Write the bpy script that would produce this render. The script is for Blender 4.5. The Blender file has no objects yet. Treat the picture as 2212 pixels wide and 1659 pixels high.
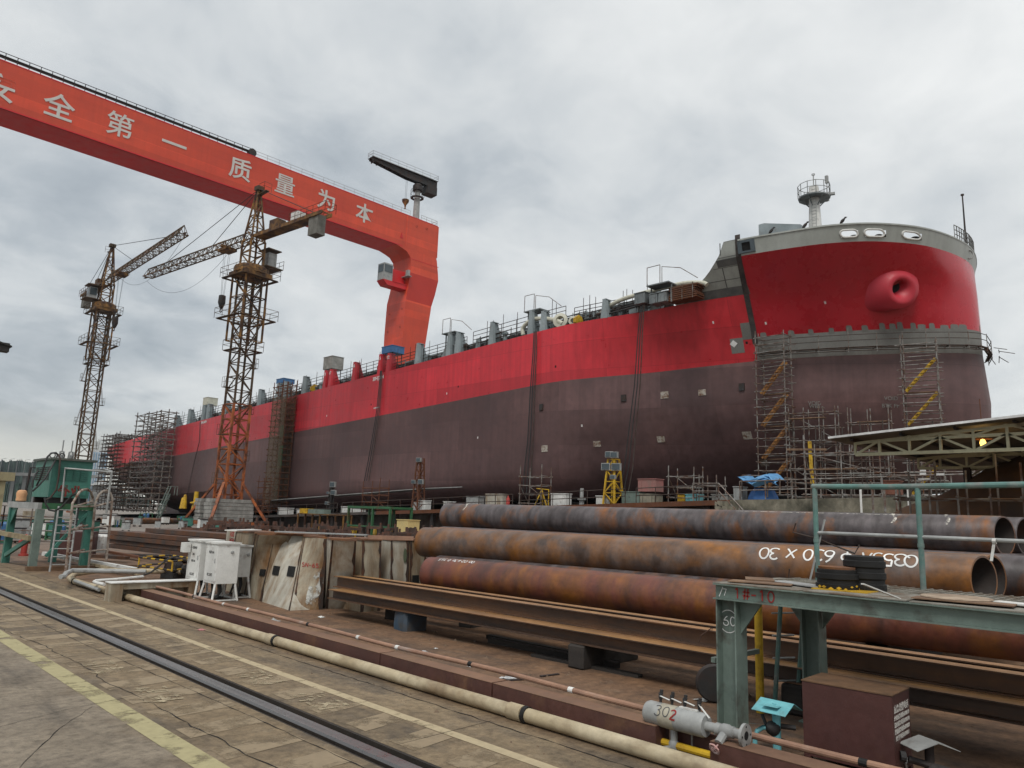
import bpy, math, random
from mathutils import Vector, Matrix
random.seed(11)
SC = bpy.context.scene
COL = SC.collection
R = math.radians
# ------------------------------------------------------------------ camera
F, CX, CY, H = 1600., 1106., 829.5, 2.5          # focal length and centre in photo units (photo 2212 wide)
PITCH, ROLL, YAW = R(10.236), R(2.0904), R(44.478)
f0 = Vector((math.sin(YAW), math.cos(YAW), 0)); r0 = Vector((math.cos(YAW), -math.sin(YAW), 0)); u0 = Vector((0, 0, 1))
FW = f0*math.cos(PITCH)+u0*math.sin(PITCH); u1 = -f0*math.sin(PITCH)+u0*math.cos(PITCH)
RT = r0*math.cos(ROLL)+u1*math.sin(ROLL); UP = -r0*math.sin(ROLL)+u1*math.cos(ROLL)
CAM = Vector((0, 0, H))
cd = bpy.data.cameras.new('camera'); cam = bpy.data.objects.new('camera', cd); COL.objects.link(cam)
cd.sensor_width = 36; cd.lens = 36*F/2212; cd.clip_start = .1; cd.clip_end = 20000
mw = Matrix.Identity(4)
for i in range(3):
    mw[i][0], mw[i][1], mw[i][2], mw[i][3] = RT[i], UP[i], -FW[i], CAM[i]
cam.matrix_world = mw
SC.camera = cam
# ------------------------------------------------------------------ sky, sun, exposure
SUN_EL, SUN_AZ = R(56), R(-122)       # azimuth measured from +Y towards +X
wd = bpy.data.worlds.new('World'); SC.world = wd; wd.use_nodes = True
nt = wd.node_tree; nt.nodes.clear()

def NN(nt, t, ins=None, **props):
    n = nt.nodes.new(t)
    for k, v in props.items(): setattr(n, k, v)
    for k, v in (ins or {}).items():
        s = n.inputs[k]
        if isinstance(v, bpy.types.NodeSocket): nt.links.new(v, s)
        else: s.default_value = v
    return n

def ramp(nt, fac, stops, interp='LINEAR'):
    n = nt.nodes.new('ShaderNodeValToRGB'); nt.links.new(fac, n.inputs[0])
    cr = n.color_ramp; cr.interpolation = interp
    while len(cr.elements) < len(stops): cr.elements.new(.5)
    for e, (p, c) in zip(cr.elements, stops):
        e.position = p; e.color = (c, c, c, 1) if isinstance(c, (int, float)) else (*c[:3], 1)
    return n.outputs[0]

def mix(nt, fac, a, b, blend='MIX'):
    n = nt.nodes.new('ShaderNodeMix'); n.data_type = 'RGBA'; n.blend_type = blend
    for i, v in ((0, fac), (6, a), (7, b)):
        if isinstance(v, bpy.types.NodeSocket): nt.links.new(v, n.inputs[i])
        else: n.inputs[i].default_value = v if i == 0 else (*v[:3], 1)
    return n.outputs[2]

def math_(nt, op, a, b=None, clamp=False):
    n = nt.nodes.new('ShaderNodeMath'); n.operation = op; n.use_clamp = clamp
    for i, v in ((0, a), (1, b)):
        if v is None: continue
        if isinstance(v, bpy.types.NodeSocket): nt.links.new(v, n.inputs[i])
        else: n.inputs[i].default_value = v
    return n.outputs[0]

tc = NN(nt, 'ShaderNodeTexCoord').outputs['Generated']
sep = NN(nt, 'ShaderNodeSeparateXYZ', {0: tc})
zz = math_(nt, 'ADD', math_(nt, 'MAXIMUM', sep.outputs[2], 0.), .30)
px = math_(nt, 'DIVIDE', sep.outputs[0], zz); py = math_(nt, 'DIVIDE', sep.outputs[1], zz)
cv = NN(nt, 'ShaderNodeCombineXYZ', {0: px, 1: py, 2: 0.}).outputs[0]
big = NN(nt, 'ShaderNodeTexNoise', {'Vector': cv, 'Scale': 1.5, 'Detail': 7., 'Roughness': .52, 'Distortion': .35}).outputs[0]
fine = NN(nt, 'ShaderNodeTexNoise', {'Vector': cv, 'Scale': 5.2, 'Detail': 10., 'Roughness': .58, 'Distortion': .4}).outputs[0]
cl = math_(nt, 'ADD', math_(nt, 'MULTIPLY', big, .66), math_(nt, 'MULTIPLY', fine, .34))
# heavier, bluer cloud low on the left (+Y), brighter towards +X and overhead
dirb = math_(nt, 'MULTIPLY', math_(nt, 'SUBTRACT', sep.outputs[0], sep.outputs[1]), .085)
elev = math_(nt, 'MULTIPLY', sep.outputs[2], .22)
cl = math_(nt, 'ADD', math_(nt, 'ADD', cl, dirb), elev)
ccol = ramp(nt, cl, [(.33, (.25, .285, .32)), (.45, (.37, .402, .43)), (.535, (.485, .51, .525)), (.62, (.565, .583, .588)), (.76, (.68, .69, .685))])
# pale clear strip just above the horizon on the stern side
low = ramp(nt, sep.outputs[2], [(0., 1.), (.055, .8), (.11, 0.)])
lowm = math_(nt, 'MULTIPLY', low, ramp(nt, sep.outputs[1], [(.55, 0.), (.95, .9)]))
ccol = mix(nt, lowm, ccol, (.56, .555, .50))
sky = NN(nt, 'ShaderNodeTexSky', sky_type='NISHITA', sun_disc=False, sun_elevation=SUN_EL, sun_rotation=SUN_AZ, air_density=1.5, dust_density=2.)
b1 = NN(nt, 'ShaderNodeBackground', {0: sky.outputs[0], 1: .1}); b2 = NN(nt, 'ShaderNodeBackground', {0: ccol, 1: 1.0})
ms = NN(nt, 'ShaderNodeMixShader', {0: .94, 1: b1.outputs[0], 2: b2.outputs[0]})
NN(nt, 'ShaderNodeOutputWorld', {0: ms.outputs[0]})
sl = bpy.data.lights.new('sun', 'SUN'); sl.energy = 1.5; sl.angle = R(18); sl.color = (1., .97, .92)
so = bpy.data.objects.new('sun', sl); COL.objects.link(so)
so.rotation_euler = (Vector((0, 0, 0)) - Vector((math.sin(SUN_AZ)*math.cos(SUN_EL), math.cos(SUN_AZ)*math.cos(SUN_EL), math.sin(SUN_EL)))).to_track_quat('-Z', 'Y').to_euler()
SC.view_settings.view_transform = 'Standard'; SC.view_settings.look = 'None'; SC.view_settings.exposure = 0.42; SC.view_settings.gamma = 1

# ------------------------------------------------------------------ photo measuring helpers (photo units -> world points)
def ray(x, y): return (FW*F+RT*(x-CX)-UP*(y-CY)).normalized()
def GP(x, y, z=0.): d = ray(x, y); return CAM+d*((z-H)/d.z)
def AX(x, y, X): d = ray(x, y); return CAM+d*(X/d.x)
def AY(x, y, Y): d = ray(x, y); return CAM+d*(Y/d.y)
def ZH(x, y, base):                 # height seen at (x, y) above a known ground point
    d = ray(x, y); h = Vector((base[0], base[1])).length; return H+d.z*h/Vector((d.x, d.y)).length
ZT = dict(z1=(0, 60.6, .2741), z2=(424.5, 272.9, .2741), z3=(121.3, 424.5, .2741), z4=(121.3, 788.3, .2741), z5=(667, 545.7, .2741), z6=(1152.1, 515.4, .2467), z7=(1515.9, 363.8, .3147), z8=(1515.9, 667, .3147),
          y1=(0, 909.5, .2193), y2=(424.5, 970.2, .2467), y3=(848.9, 970.2, .2741), y4=(1394.6, 970.2, .1919), y5=(1637.2, 879.2, .2599), y6=(1455.3, 1204.2, .3421), y7=(0, 1204.2, .2741), y8=(545.7, 1204.2, .3564),
          w1=(242.5, 1334, .1096), w2=(0, 970.2, .1096), w3=(0, 1121.8, .1371), w4=(212.2, 848.9, .1828), w5=(515.4, 1018.7, .1919), w6=(1364.3, 1455.3, .1645), w7=(1697.8, 1455.3, .1919), w8=(1819.1, 909.5, .1776))
def Z(k, x, y): a, b, s = ZT[k]; return a+s*x, b+s*y

# ------------------------------------------------------------------ materials
def srgb(r, g, b): return tuple(((c/255+.055)/1.055)**2.4 if c > 10 else c/255/12.92 for c in (r, g, b))
MATS = {}
def M(name, base, dark=None, rust=None, ramt=.5, rscale=1.2, scale=.8, stretch=(1, 1, 1), rstretch=None, rough=.65, metal=0., bump=.12, bscale=25., streak=0., spec=.4, grime=.25, seams=None, coat=0., rsoft=.12):
    m = bpy.data.materials.new(name); m.use_nodes = True; nt = m.node_tree; nt.nodes.clear()
    co = NN(nt, 'ShaderNodeTexCoord').outputs['Object']
    oi = NN(nt, 'ShaderNodeObjectInfo').outputs['Random']
    off = NN(nt, 'ShaderNodeVectorMath', {0: co, 1: NN(nt, 'ShaderNodeCombineXYZ', {0: math_(nt, 'MULTIPLY', oi, 37.), 1: math_(nt, 'MULTIPLY', oi, 91.), 2: math_(nt, 'MULTIPLY', oi, 53.)}).outputs[0]}, operation='ADD').outputs[0]
    def noise(sc, st, det=5., ro=.55, dist=0.):
        v = NN(nt, 'ShaderNodeVectorMath', {0: off, 1: Vector(st)}, operation='MULTIPLY').outputs[0]
        return NN(nt, 'ShaderNodeTexNoise', {'Vector': v, 'Scale': sc, 'Detail': det, 'Roughness': ro, 'Distortion': dist}).outputs[0]
    dark = dark or tuple(c*.62 for c in base)
    c = mix(nt, ramp(nt, noise(scale, stretch, 6, .6), [(.35, 0.), (.65, 1.)]), base, dark)
    if seams:
        bw, bh, ms_, k = seams
        sp = NN(nt, 'ShaderNodeSeparateXYZ', {0: co}); v = NN(nt, 'ShaderNodeCombineXYZ', {0: sp.outputs[1], 1: sp.outputs[2], 2: 0.}).outputs[0]
        br = NN(nt, 'ShaderNodeTexBrick', {'Vector': v, 'Color1': (.76, .76, .76, 1), 'Color2': (1.18, 1.18, 1.18, 1), 'Mortar': (k, k, k, 1), 'Scale': 1., 'Mortar Size': ms_, 'Mortar Smooth': .3, 'Bias': 0., 'Brick Width': bw, 'Row Height': bh})
        c = mix(nt, .8, c, br.outputs[0], 'MULTIPLY')
        v2 = NN(nt, 'ShaderNodeVectorMath', {0: v, 1: Vector((3.3, 1.9, 0))}, operation='ADD').outputs[0]
        b2_ = NN(nt, 'ShaderNodeTexBrick', {'Vector': v2, 'Color1': (.84, .84, .84, 1), 'Color2': (1.14, 1.14, 1.14, 1), 'Mortar': (1., 1., 1., 1), 'Scale': 1., 'Mortar Size': .0, 'Bias': 0., 'Brick Width': bw*.47, 'Row Height': bh*1.7})
        c = mix(nt, ramp(nt, noise(.14, (1, 1, 1), 2), [(.45, 0.), (.55, .7)]), c, mix(nt, 1., c, b2_.outputs[0], 'MULTIPLY'))
    if streak:
        s = ramp(nt, noise(1.3, (1.6, 1.6, .07), 4), [(.42, 0.), (.68, 1.)])
        c = mix(nt, math_(nt, 'MULTIPLY', s, streak), c, tuple(x*.45 for x in base))
    if rust:
        r1 = noise(rscale, rstretch or stretch, 8, .62, .3)
        rc = mix(nt, noise(rscale*4, (1, 1, 1), 4), rust, tuple(x*.4 for x in rust))
        c = mix(nt, ramp(nt, r1, [(max(0, 1-ramt-rsoft), 0.), (min(1, 1-ramt+rsoft), 1.)]), c, rc)
    fn = noise(bscale*.35, (1, 1, 1), 6, .65)
    c = mix(nt, grime, c, ramp(nt, fn, [(.3, .35), (.7, 1.35)]), 'MULTIPLY')
    bs = NN(nt, 'ShaderNodeBsdfPrincipled', {'Base Color': c, 'Metallic': metal, 'Specular IOR Level': spec, 'Coat Weight': coat, 'Coat Roughness': .25})
    nt.links.new(ramp(nt, fn, [(.25, max(.05, rough-.15)), (.75, min(1, rough+.15))]), bs.inputs['Roughness'])
    if bump:
        nt.links.new(NN(nt, 'ShaderNodeBump', {'Height': noise(bscale, (1, 1, 1), 5), 'Strength': bump, 'Distance': .02}).outputs[0], bs.inputs['Normal'])
    NN(nt, 'ShaderNodeOutputMaterial', {0: bs.outputs[0]})
    MATS[name] = m; return m

def worn(name, base, amt=.5, scale=3., rough=.8):       # thin paint with worn holes
    m = bpy.data.materials.new(name); m.use_nodes = True; nt = m.node_tree; nt.nodes.clear()
    co = NN(nt, 'ShaderNodeTexCoord').outputs['Object']
    n1 = NN(nt, 'ShaderNodeTexNoise', {'Vector': co, 'Scale': scale, 'Detail': 9., 'Roughness': .68}).outputs[0]
    n2 = NN(nt, 'ShaderNodeTexNoise', {'Vector': co, 'Scale': scale*5, 'Detail': 5.}).outputs[0]
    a = ramp(nt, n1, [(amt-.07, 1.), (amt+.07, 0.)])
    c = mix(nt, n2, base, tuple(x*.6 for x in base))
    bs = NN(nt, 'ShaderNodeBsdfPrincipled', {'Base Color': c, 'Roughness': rough, 'Alpha': a})
    NN(nt, 'ShaderNodeOutputMaterial', {0: bs.outputs[0]}); MATS[name] = m; return m

RUST = (.16, .055, .018); DRUST = (.06, .025, .014); ORUST = (.30, .11, .022)
mHullRed = M('hull_red', (.56, .028, .040), (.46, .020, .029), scale=.09, rough=.38, bump=.05, bscale=3., streak=.35, seams=(11., 2.6, .016, .5), grime=.18, spec=.5)
mBowRed = M('bow_red', (.47, .016, .030), (.38, .012, .022), scale=.12, rough=.28, bump=.05, bscale=2., streak=.12, grime=.12, spec=.5)
mHullBrown = M('hull_brown', (.148, .080, .076), (.090, .053, .053), scale=.11, rough=.5, bump=.06, bscale=4., streak=.35, seams=(9., 3.1, .014, .6), grime=.3)
mHullGrey = M('primer_grey', (.20, .20, .185), (.15, .148, .135), scale=.5, rough=.55, streak=.2)
mBulwark = M('bulwark_grey', (.36, .38, .355), (.30, .315, .29), scale=.3, rough=.45, streak=.25, grime=.15)
mDeckGrey = M('deck_grey', (.22, .245, .25), (.12, .135, .14), rust=DRUST, ramt=.38, rscale=.6, scale=.5, rough=.6)
mStanGrey = M('stanchion_grey', (.29, .335, .35), (.21, .245, .255), scale=.5, rust=RUST, ramt=.3, rough=.55)
mRustEdge = M('rusted_edge', (.055, .036, .026), (.03, .022, .018), rust=RUST, ramt=.42, rscale=4., rough=.85)
mDark = M('dark_steel', (.035, .034, .034), (.02, .02, .02), rust=DRUST, ramt=.42, rough=.7)
mBlack = M('black_hole', (.006, .006, .006), (.004, .004, .004), rough=.9, grime=0, bump=0)
mScaf = M('scaffold_steel', (.27, .265, .25), (.13, .12, .105), rust=RUST, ramt=.45, rscale=2., scale=2., rough=.55, metal=.25)
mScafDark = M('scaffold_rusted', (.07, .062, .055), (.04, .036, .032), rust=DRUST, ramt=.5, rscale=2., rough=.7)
mScafRust = M('scaffold_red_rust', (.16, .062, .035), (.08, .035, .02), rust=RUST, ramt=.5, rscale=2., rough=.8)
mYellow = M('yellow_paint', (.60, .38, .02), (.42, .25, .02), rust=RUST, ramt=.38, rscale=3., rough=.5)
mPlank = M('plank', (.24, .15, .09), (.12, .07, .045), scale=3., rough=.85)
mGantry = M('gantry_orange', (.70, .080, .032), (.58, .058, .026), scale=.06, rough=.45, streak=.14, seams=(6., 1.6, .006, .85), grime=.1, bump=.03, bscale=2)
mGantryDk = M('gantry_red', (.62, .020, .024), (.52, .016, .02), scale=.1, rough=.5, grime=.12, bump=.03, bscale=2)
mGantryMid = M('gantry_repaint', (.50, .030, .015), (.44, .026, .014), scale=.2, rough=.45, grime=.1, bump=0)
mWhiteSign = M('sign_white', (.60, .58, .54), (.52, .5, .47), rough=.6, grime=.12, bump=0)
mWhite = M('white_paint', (.72, .72, .69), (.60, .60, .57), rust=RUST, ramt=.30, rscale=3., rough=.45, grime=.16, streak=.22)
mCraneY = M('crane_yellow', (.34, .17, .035), (.17, .085, .025), rust=DRUST, ramt=.52, rscale=.9, rough=.6)
mCraneO = M('crane_orange', (.42, .12, .03), (.24, .065, .022), rust=DRUST, ramt=.45, rscale=.9, rough=.6)
mCraneDk = M('crane_dark', (.105, .070, .034), (.045, .034, .024), rust=(.15, .06, .02), ramt=.42, rscale=.9, rough=.7)
mConc = M('concrete', (.34, .335, .31), (.19, .185, .17), scale=1.5, rough=.9, streak=.35, bump=.3, bscale=14)
mConcOld = M('stained_concrete', (.33, .30, .23), (.12, .115, .085), scale=.7, rust=(.05, .05, .035), ramt=.45, rscale=.5, rough=.95, streak=.6, bump=.3)
mGreen = M('green_paint', (.055, .20, .155), (.04, .145, .115), scale=.8, rust=DRUST, ramt=.27, rough=.5, streak=.15)
mGreen2 = M('green_bright', (.035, .13, .055), (.025, .085, .038), scale=1., rust=RUST, ramt=.33, rough=.55)
mTealG = M('grey_green_paint', (.175, .225, .195), (.12, .16, .14), scale=1.3, rust=DRUST, ramt=.33, rscale=2.4, rough=.5, streak=.15)
mTealRail = M('green_railing', (.12, .235, .21), (.08, .16, .145), scale=2., rust=(.30, .30, .28), ramt=.4, rscale=4., rough=.5)
mTeal = M('teal_paint', (.20, .52, .56), (.12, .36, .40), scale=3., rust=(.20, .22, .2), ramt=.33, rscale=3., rough=.6)
mGreyPaint = M('grey_paint', (.36, .37, .36), (.24, .245, .24), scale=2., rust=DRUST, ramt=.3, rscale=3., rough=.5)
mBrownBox = M('brown_box', (.078, .030, .026), (.058, .024, .021), scale=1.6, rough=.55, rust=(.13, .06, .03), ramt=.3, rscale=1.5, grime=.2, bump=.05)
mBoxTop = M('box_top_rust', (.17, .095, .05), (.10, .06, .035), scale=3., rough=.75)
mRustDk = M('rust_beam', (.050, .034, .026), (.030, .023, .019), rust=(.14, .058, .022), ramt=.4, rscale=1., rstretch=(1, .25, 3), rough=.6, scale=1.2)
mRustFace = M('rust_flange', (.30, .155, .07), (.16, .085, .045), rust=ORUST, ramt=.45, rscale=1.2, rstretch=(4, .5, 1), rough=.42, spec=.7)
mPipe = M('rusty_pipe', (.040, .030, .029), (.115, .098, .10), scale=2.0, stretch=(.7, 1.7, .7), rust=(.29, .10, .018), ramt=.395, rscale=1.3, rstretch=(.8, 1.3, .8), rough=.45, bump=.1, bscale=18, rsoft=.10, spec=.55, grime=.45)
mPipeO = M('orange_rust_pipe', (.055, .032, .022), (.15, .115, .10), scale=1.5, stretch=(.8, 1.4, .8), rust=(.34, .128, .016), ramt=.475, rscale=1.0, rstretch=(.9, 1., .9), rough=.45, bump=.1, bscale=18, rsoft=.13, spec=.5, grime=.45)
mPipeR = M('red_rust_pipe', (.16, .048, .030), (.075, .03, .022), scale=1.4, stretch=(.5, 1.6, .5), rust=(.32, .115, .018), ramt=.44, rscale=1.1, rstretch=(.6, 1.2, .6), rough=.45, bump=.1, bscale=18, rsoft=.12, spec=.5, grime=.45)
mPipeIn = M('pipe_inside', (.035, .026, .022), (.02, .016, .014), rust=RUST, ramt=.35, rough=.8)
mPanel = M('weathered_panel', (.40, .365, .28), (.335, .30, .225), scale=2.4, stretch=(1., 1., .7), rust=(.22, .115, .045), ramt=.47, rscale=1.3, rstretch=(1.5, 1.5, .35), streak=.35, rough=.75, bump=.07, bscale=9, rsoft=.14)
mPanelW = M('whitish_panel', (.47, .45, .39), (.405, .38, .315), scale=2.4, stretch=(1., 1., .7), rust=(.27, .16, .07), ramt=.43, rscale=1.4, rstretch=(1.5, 1.5, .35), streak=.3, rough=.75, bump=.07, bscale=9, rsoft=.14)
mRustTop = M('rust_plate', (.20, .10, .055), (.09, .05, .035), rust=ORUST, ramt=.45, rough=.7)
mStackRust = M('rust_bar', (.085, .06, .05), (.055, .043, .037), rust=(.20, .075, .028), ramt=.46, rscale=.7, rstretch=(1.5, 1.5, .4), rough=.65)
mCrib = M('rust_cribbing', (.15, .065, .042), (.07, .04, .03), rust=(.06, .05, .042), ramt=.45, rscale=1.5, rough=.8)
mPipeY = M('cream_pipe', (.50, .43, .30), (.36, .29, .18), scale=1.2, rust=(.20, .12, .06), ramt=.42, rscale=1.6, rstretch=(1, .5, 1), rough=.6, bump=.1)
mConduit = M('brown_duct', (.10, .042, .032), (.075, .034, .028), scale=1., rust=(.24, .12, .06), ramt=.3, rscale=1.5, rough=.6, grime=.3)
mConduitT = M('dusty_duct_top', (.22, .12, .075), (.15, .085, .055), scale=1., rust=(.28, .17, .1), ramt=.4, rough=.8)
mPinkPipe = M('rust_conduit', (.33, .19, .125), (.23, .13, .09), scale=2., rust=(.5, .48, .45), ramt=.32, rscale=2., rstretch=(1, .6, 1), rough=.7)
mRubber = M('black_rubber', (.016, .016, .016), (.01, .01, .01), rough=.6, spec=.3)
mCable = M('cable', (.03, .03, .03), (.02, .02, .02), rough=.6)
mTimber = M('old_timber', (.045, .038, .033), (.025, .022, .02), scale=2., stretch=(3, .4, 3), rough=.9, bump=.3)
mBlueDrum = M('blue_block', (.045, .085, .13), (.03, .05, .075), rust=(.10, .08, .06), ramt=.45, rscale=2., rough=.7)
mTarpB = M('blue_tarp', (.13, .33, .58), (.09, .24, .44), scale=2., rough=.6)
mTarpO = M('orange_tarp', (.72, .42, .22), (.62, .33, .17), scale=2., rough=.7)
mShedY = M('cream_truss', (.55, .53, .36), (.42, .39, .25), rust=RUST, ramt=.3, rscale=2., rough=.6)
mRoof = M('roof_sheet', (.16, .155, .13), (.10, .098, .085), scale=.8, rough=.7)
mRoofEdge = M('roof_edge', (.78, .78, .76), rough=.5)
mBlock = M('rusty_hull_block', (.075, .05, .036), (.04, .03, .025), rust=(.27, .11, .025), ramt=.46, rscale=.35, rough=.7, scale=.5, rsoft=.2)
mHill = M('hill_green', (.045, .068, .052), (.03, .048, .04), scale=.01, rough=.95, bump=0, spec=0)
mBldg = M('tower_glass', (.22, .33, .45), (.17, .27, .38), scale=.05, rough=.35, bump=0)
mBldgW = M('tower_white', (.6, .62, .62), rough=.7, bump=0)
mGlass = M('dark_glass', (.05, .07, .08), rough=.12, bump=0, spec=.8, grime=0)
mHose = M('pale_duct', (.58, .57, .47), (.46, .45, .37), rough=.6, scale=2.)
mRed = M('red_paint', (.45, .05, .04), (.3, .04, .03), rough=.5, rust=RUST, ramt=.35)
mRedInk = M('red_ink', (.35, .03, .025), rough=.7, bump=0)
mBlackInk = M('grey_ink', (.10, .10, .10), rough=.7, bump=0)
mChalk = M('white_marker', (.82, .82, .8), rough=.6, bump=0, grime=.08)
mBlue = M('blue_paint', (.05, .16, .34), (.04, .11, .24), rough=.5)
mTrash = M('litter', (.6, .6, .6), (.2, .2, .2), scale=14., rough=.6)
mRailTop = M('polished_rail', (.22, .21, .205), (.16, .15, .15), scale=2., stretch=(6, .15, 1), rough=.34, metal=.7, bump=0, grime=.06)
mRailSide = M('rail_side', (.035, .026, .02), (.022, .018, .015), rough=.8)
wYellow = worn('worn_yellow', (.42, .37, .20), .57, 1.9)
wCream = worn('worn_cream', (.48, .39, .245), .62, 2.2)
wHatch = worn('worn_hatch', (.30, .23, .145), .54, 1.5)
wText = worn('worn_letters', (.46, .38, .25), .47, 3.0)

def lampmat(name, col, st):
    m = bpy.data.materials.new(name); m.use_nodes = True; nt = m.node_tree; nt.nodes.clear()
    e = NN(nt, 'ShaderNodeEmission', {0: (*col, 1), 1: st}); NN(nt, 'ShaderNodeOutputMaterial', {0: e.outputs[0]}); return m
mBulb = lampmat('lit_bulb', (1., .55, .12), 2.6)

# ------------------------------------------------------------------ mesh building
ROOT = {}          # object name -> (location, z rotation) of its root frame
class MB:
    def __init__(s): s.v = []; s.f = []; s.mi = []
    def add(s, vs, fs, mi=0):
        o = len(s.v); s.v += [Vector(v) for v in vs]; s.f += [tuple(i+o for i in f) for f in fs]; s.mi += [mi]*len(fs); return s
    def box(s, c, d, rz=0., mi=0, M3=None):
        hx, hy, hz = d[0]/2, d[1]/2, d[2]/2; m = M3 or Matrix.Rotation(rz, 3, 'Z'); c = Vector(c)
        vs = [c+m@Vector((x, y, z)) for x in (-hx, hx) for y in (-hy, hy) for z in (-hz, hz)]
        return s.add(vs, [(0, 1, 3, 2), (4, 6, 7, 5), (0, 4, 5, 1), (2, 3, 7, 6), (0, 2, 6, 4), (1, 5, 7, 3)], mi)
    def bx(s, x0, x1, y0, y1, z0, z1, mi=0): return s.box(((x0+x1)/2, (y0+y1)/2, (z0+z1)/2), (abs(x1-x0), abs(y1-y0), abs(z1-z0)), mi=mi)
    def bar(s, p, q, w, h=None, mi=0, up=(0, 0, 1)):
        p, q = Vector(p), Vector(q); d = q-p
        if d.length < 1e-6: return s
        h = h or w; y = d.normalized(); u = Vector(up)
        if abs(y.dot(u)) > .98: u = Vector((1, 0, 0))
        x = y.cross(u).normalized(); z = x.cross(y)
        m = Matrix((x, y, z)).transposed()
        return s.box((p+q)/2, (w, d.length, h), M3=m, mi=mi)
    def tube(s, pts, r, n=6, mi=0, caps=True, r1=None):
        pts = [Vector(p) for p in pts]; k = len(pts); rings = []
        x = None
        for i, p in enumerate(pts):
            d = (pts[min(i+1, k-1)]-pts[max(i-1, 0)]).normalized()
            if x is None:
                u = Vector((0, 0, 1)) if abs(d.z) < .95 else Vector((1, 0, 0)); x = d.cross(u).normalized()
            else: x = (x-d*x.dot(d)).normalized()
            y = d.cross(x); rr = r if r1 is None else r+(r1-r)*i/(k-1)
            rings.append([p+(x*math.cos(2*math.pi*j/n)+y*math.sin(2*math.pi*j/n))*rr for j in range(n)])
        vs = [v for g in rings for v in g]; fs = []
        for i in range(k-1):
            for j in range(n): a, b = i*n+j, i*n+(j+1) % n; fs.append((a, b, b+n, a+n))
        if caps: fs += [tuple(range(n-1, -1, -1)), tuple(range((k-1)*n, k*n))]
        return s.add(vs, fs, mi)
    def lathe(s, prof, o, axis=(0, 0, 1), n=24, mi=0, sx=1.):       # prof: (radius, distance along axis)
        o = Vector(o); a = Vector(axis).normalized(); u = Vector((0, 0, 1)) if abs(a.z) < .95 else Vector((1, 0, 0))
        x = a.cross(u).normalized(); y = a.cross(x); k = len(prof)
        vs = [o+a*h+(x*math.cos(2*math.pi*j/n)*sx+y*math.sin(2*math.pi*j/n))*r for r, h in prof for j in range(n)]
        fs = [(i*n+j, i*n+(j+1) % n, (i+1)*n+(j+1) % n, (i+1)*n+j) for i in range(k-1) for j in range(n)]
        return s.add(vs, fs, mi)
    def prism(s, poly, d, mi=0):                                     # poly: 3d points, d: extrusion vector
        p = [Vector(v) for v in poly]; d = Vector(d); n = len(p)
        return s.add(p+[v+d for v in p], [tuple(range(n-1, -1, -1)), tuple(range(n, 2*n))]+[(i, (i+1) % n, (i+1) % n+n, i+n) for i in range(n)], mi)
    def grid(s, rows, mi=0, close=False):
        n = len(rows[0]); vs = [v for r in rows for v in r]; fs = []
        for i in range(len(rows)-1):
            for j in range(n if close else n-1): b = (j+1) % n; fs.append((i*n+j, i*n+b, (i+1)*n+b, (i+1)*n+j))
        return s.add(vs, fs, mi)
    def lattice(s, p, q, w, h, bay, rc, rb, up=(0, 0, 1), w2=None, h2=None, tri=False, mi=0, n=5):
        p, q = Vector(p), Vector(q); d = q-p; L = d.length; y = d/L; u = Vector(up)
        x = y.cross(u).normalized(); z = x.cross(y); k = max(1, round(L/bay))
        w2 = w if w2 is None else w2; h2 = h if h2 is None else h2
        def cs(i):
            t = i/k; a, b = (w+(w2-w)*t)/2, (h+(h2-h)*t)/2; c = p+d*t
            return [c-x*a-z*b, c+x*a-z*b, c+z*b] if tri else [c-x*a-z*b, c+x*a-z*b, c+x*a+z*b, c-x*a+z*b]
        C = [cs(i) for i in range(k+1)]; m = len(C[0])
        for j in range(m): s.bar(C[0][j], C[-1][j], rc*2, mi=mi)
        for i in range(k+1):
            for j in range(m): s.bar(C[i][j], C[i][(j+1) % m], rb*2, mi=mi)
        for i in range(k):
            for j in range(m):
                a, b = (j, (j+1) % m) if (i+j) % 2 else ((j+1) % m, j)
                s.bar(C[i][a], C[i+1][b], rb*2, mi=mi)
        return s
    def rail(s, pts, h=1.05, r=.025, step=1.5, mids=(.52,), mi=0, n=5, post_r=None):
        pts = [Vector(p) for p in pts]
        for a, b in zip(pts, pts[1:]):
            L = (b-a).length; k = max(1, round(L/step))
            for t in (*mids, 1.): s.tube([a+Vector((0, 0, h*t)), b+Vector((0, 0, h*t))], r, n, mi, False)
            for i in range(k+1): p = a.lerp(b, i/k); s.tube([p, p+Vector((0, 0, h))], post_r or r, n, mi, False)
        return s
    def build(s, name, mat, parent=None, smooth=False, origin=None):
        me = bpy.data.meshes.new(name); o = bpy.data.objects.new(name, me); COL.objects.link(o)
        if parent is not None:
            loc, rz = ROOT[parent.name]; o.parent = parent; ROOT[o.name] = (loc, rz)
        else:
            loc, rz = Vector(origin) if origin is not None else s.base(), 0.; o.location = loc; ROOT[o.name] = (loc, rz)
        mi = Matrix.Rotation(-rz, 3, 'Z')
        me.from_pydata([mi@(v-loc) for v in s.v], [], s.f)
        for m in (mat if isinstance(mat, (list, tuple)) else [mat]): me.materials.append(m)
        me.polygons.foreach_set('material_index', s.mi)
        if smooth is not False:
            me.polygons.foreach_set('use_smooth', [True]*len(me.polygons))
            me.set_sharp_from_angle(angle=R(35 if smooth is True else smooth))
        me.update(); return o
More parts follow.
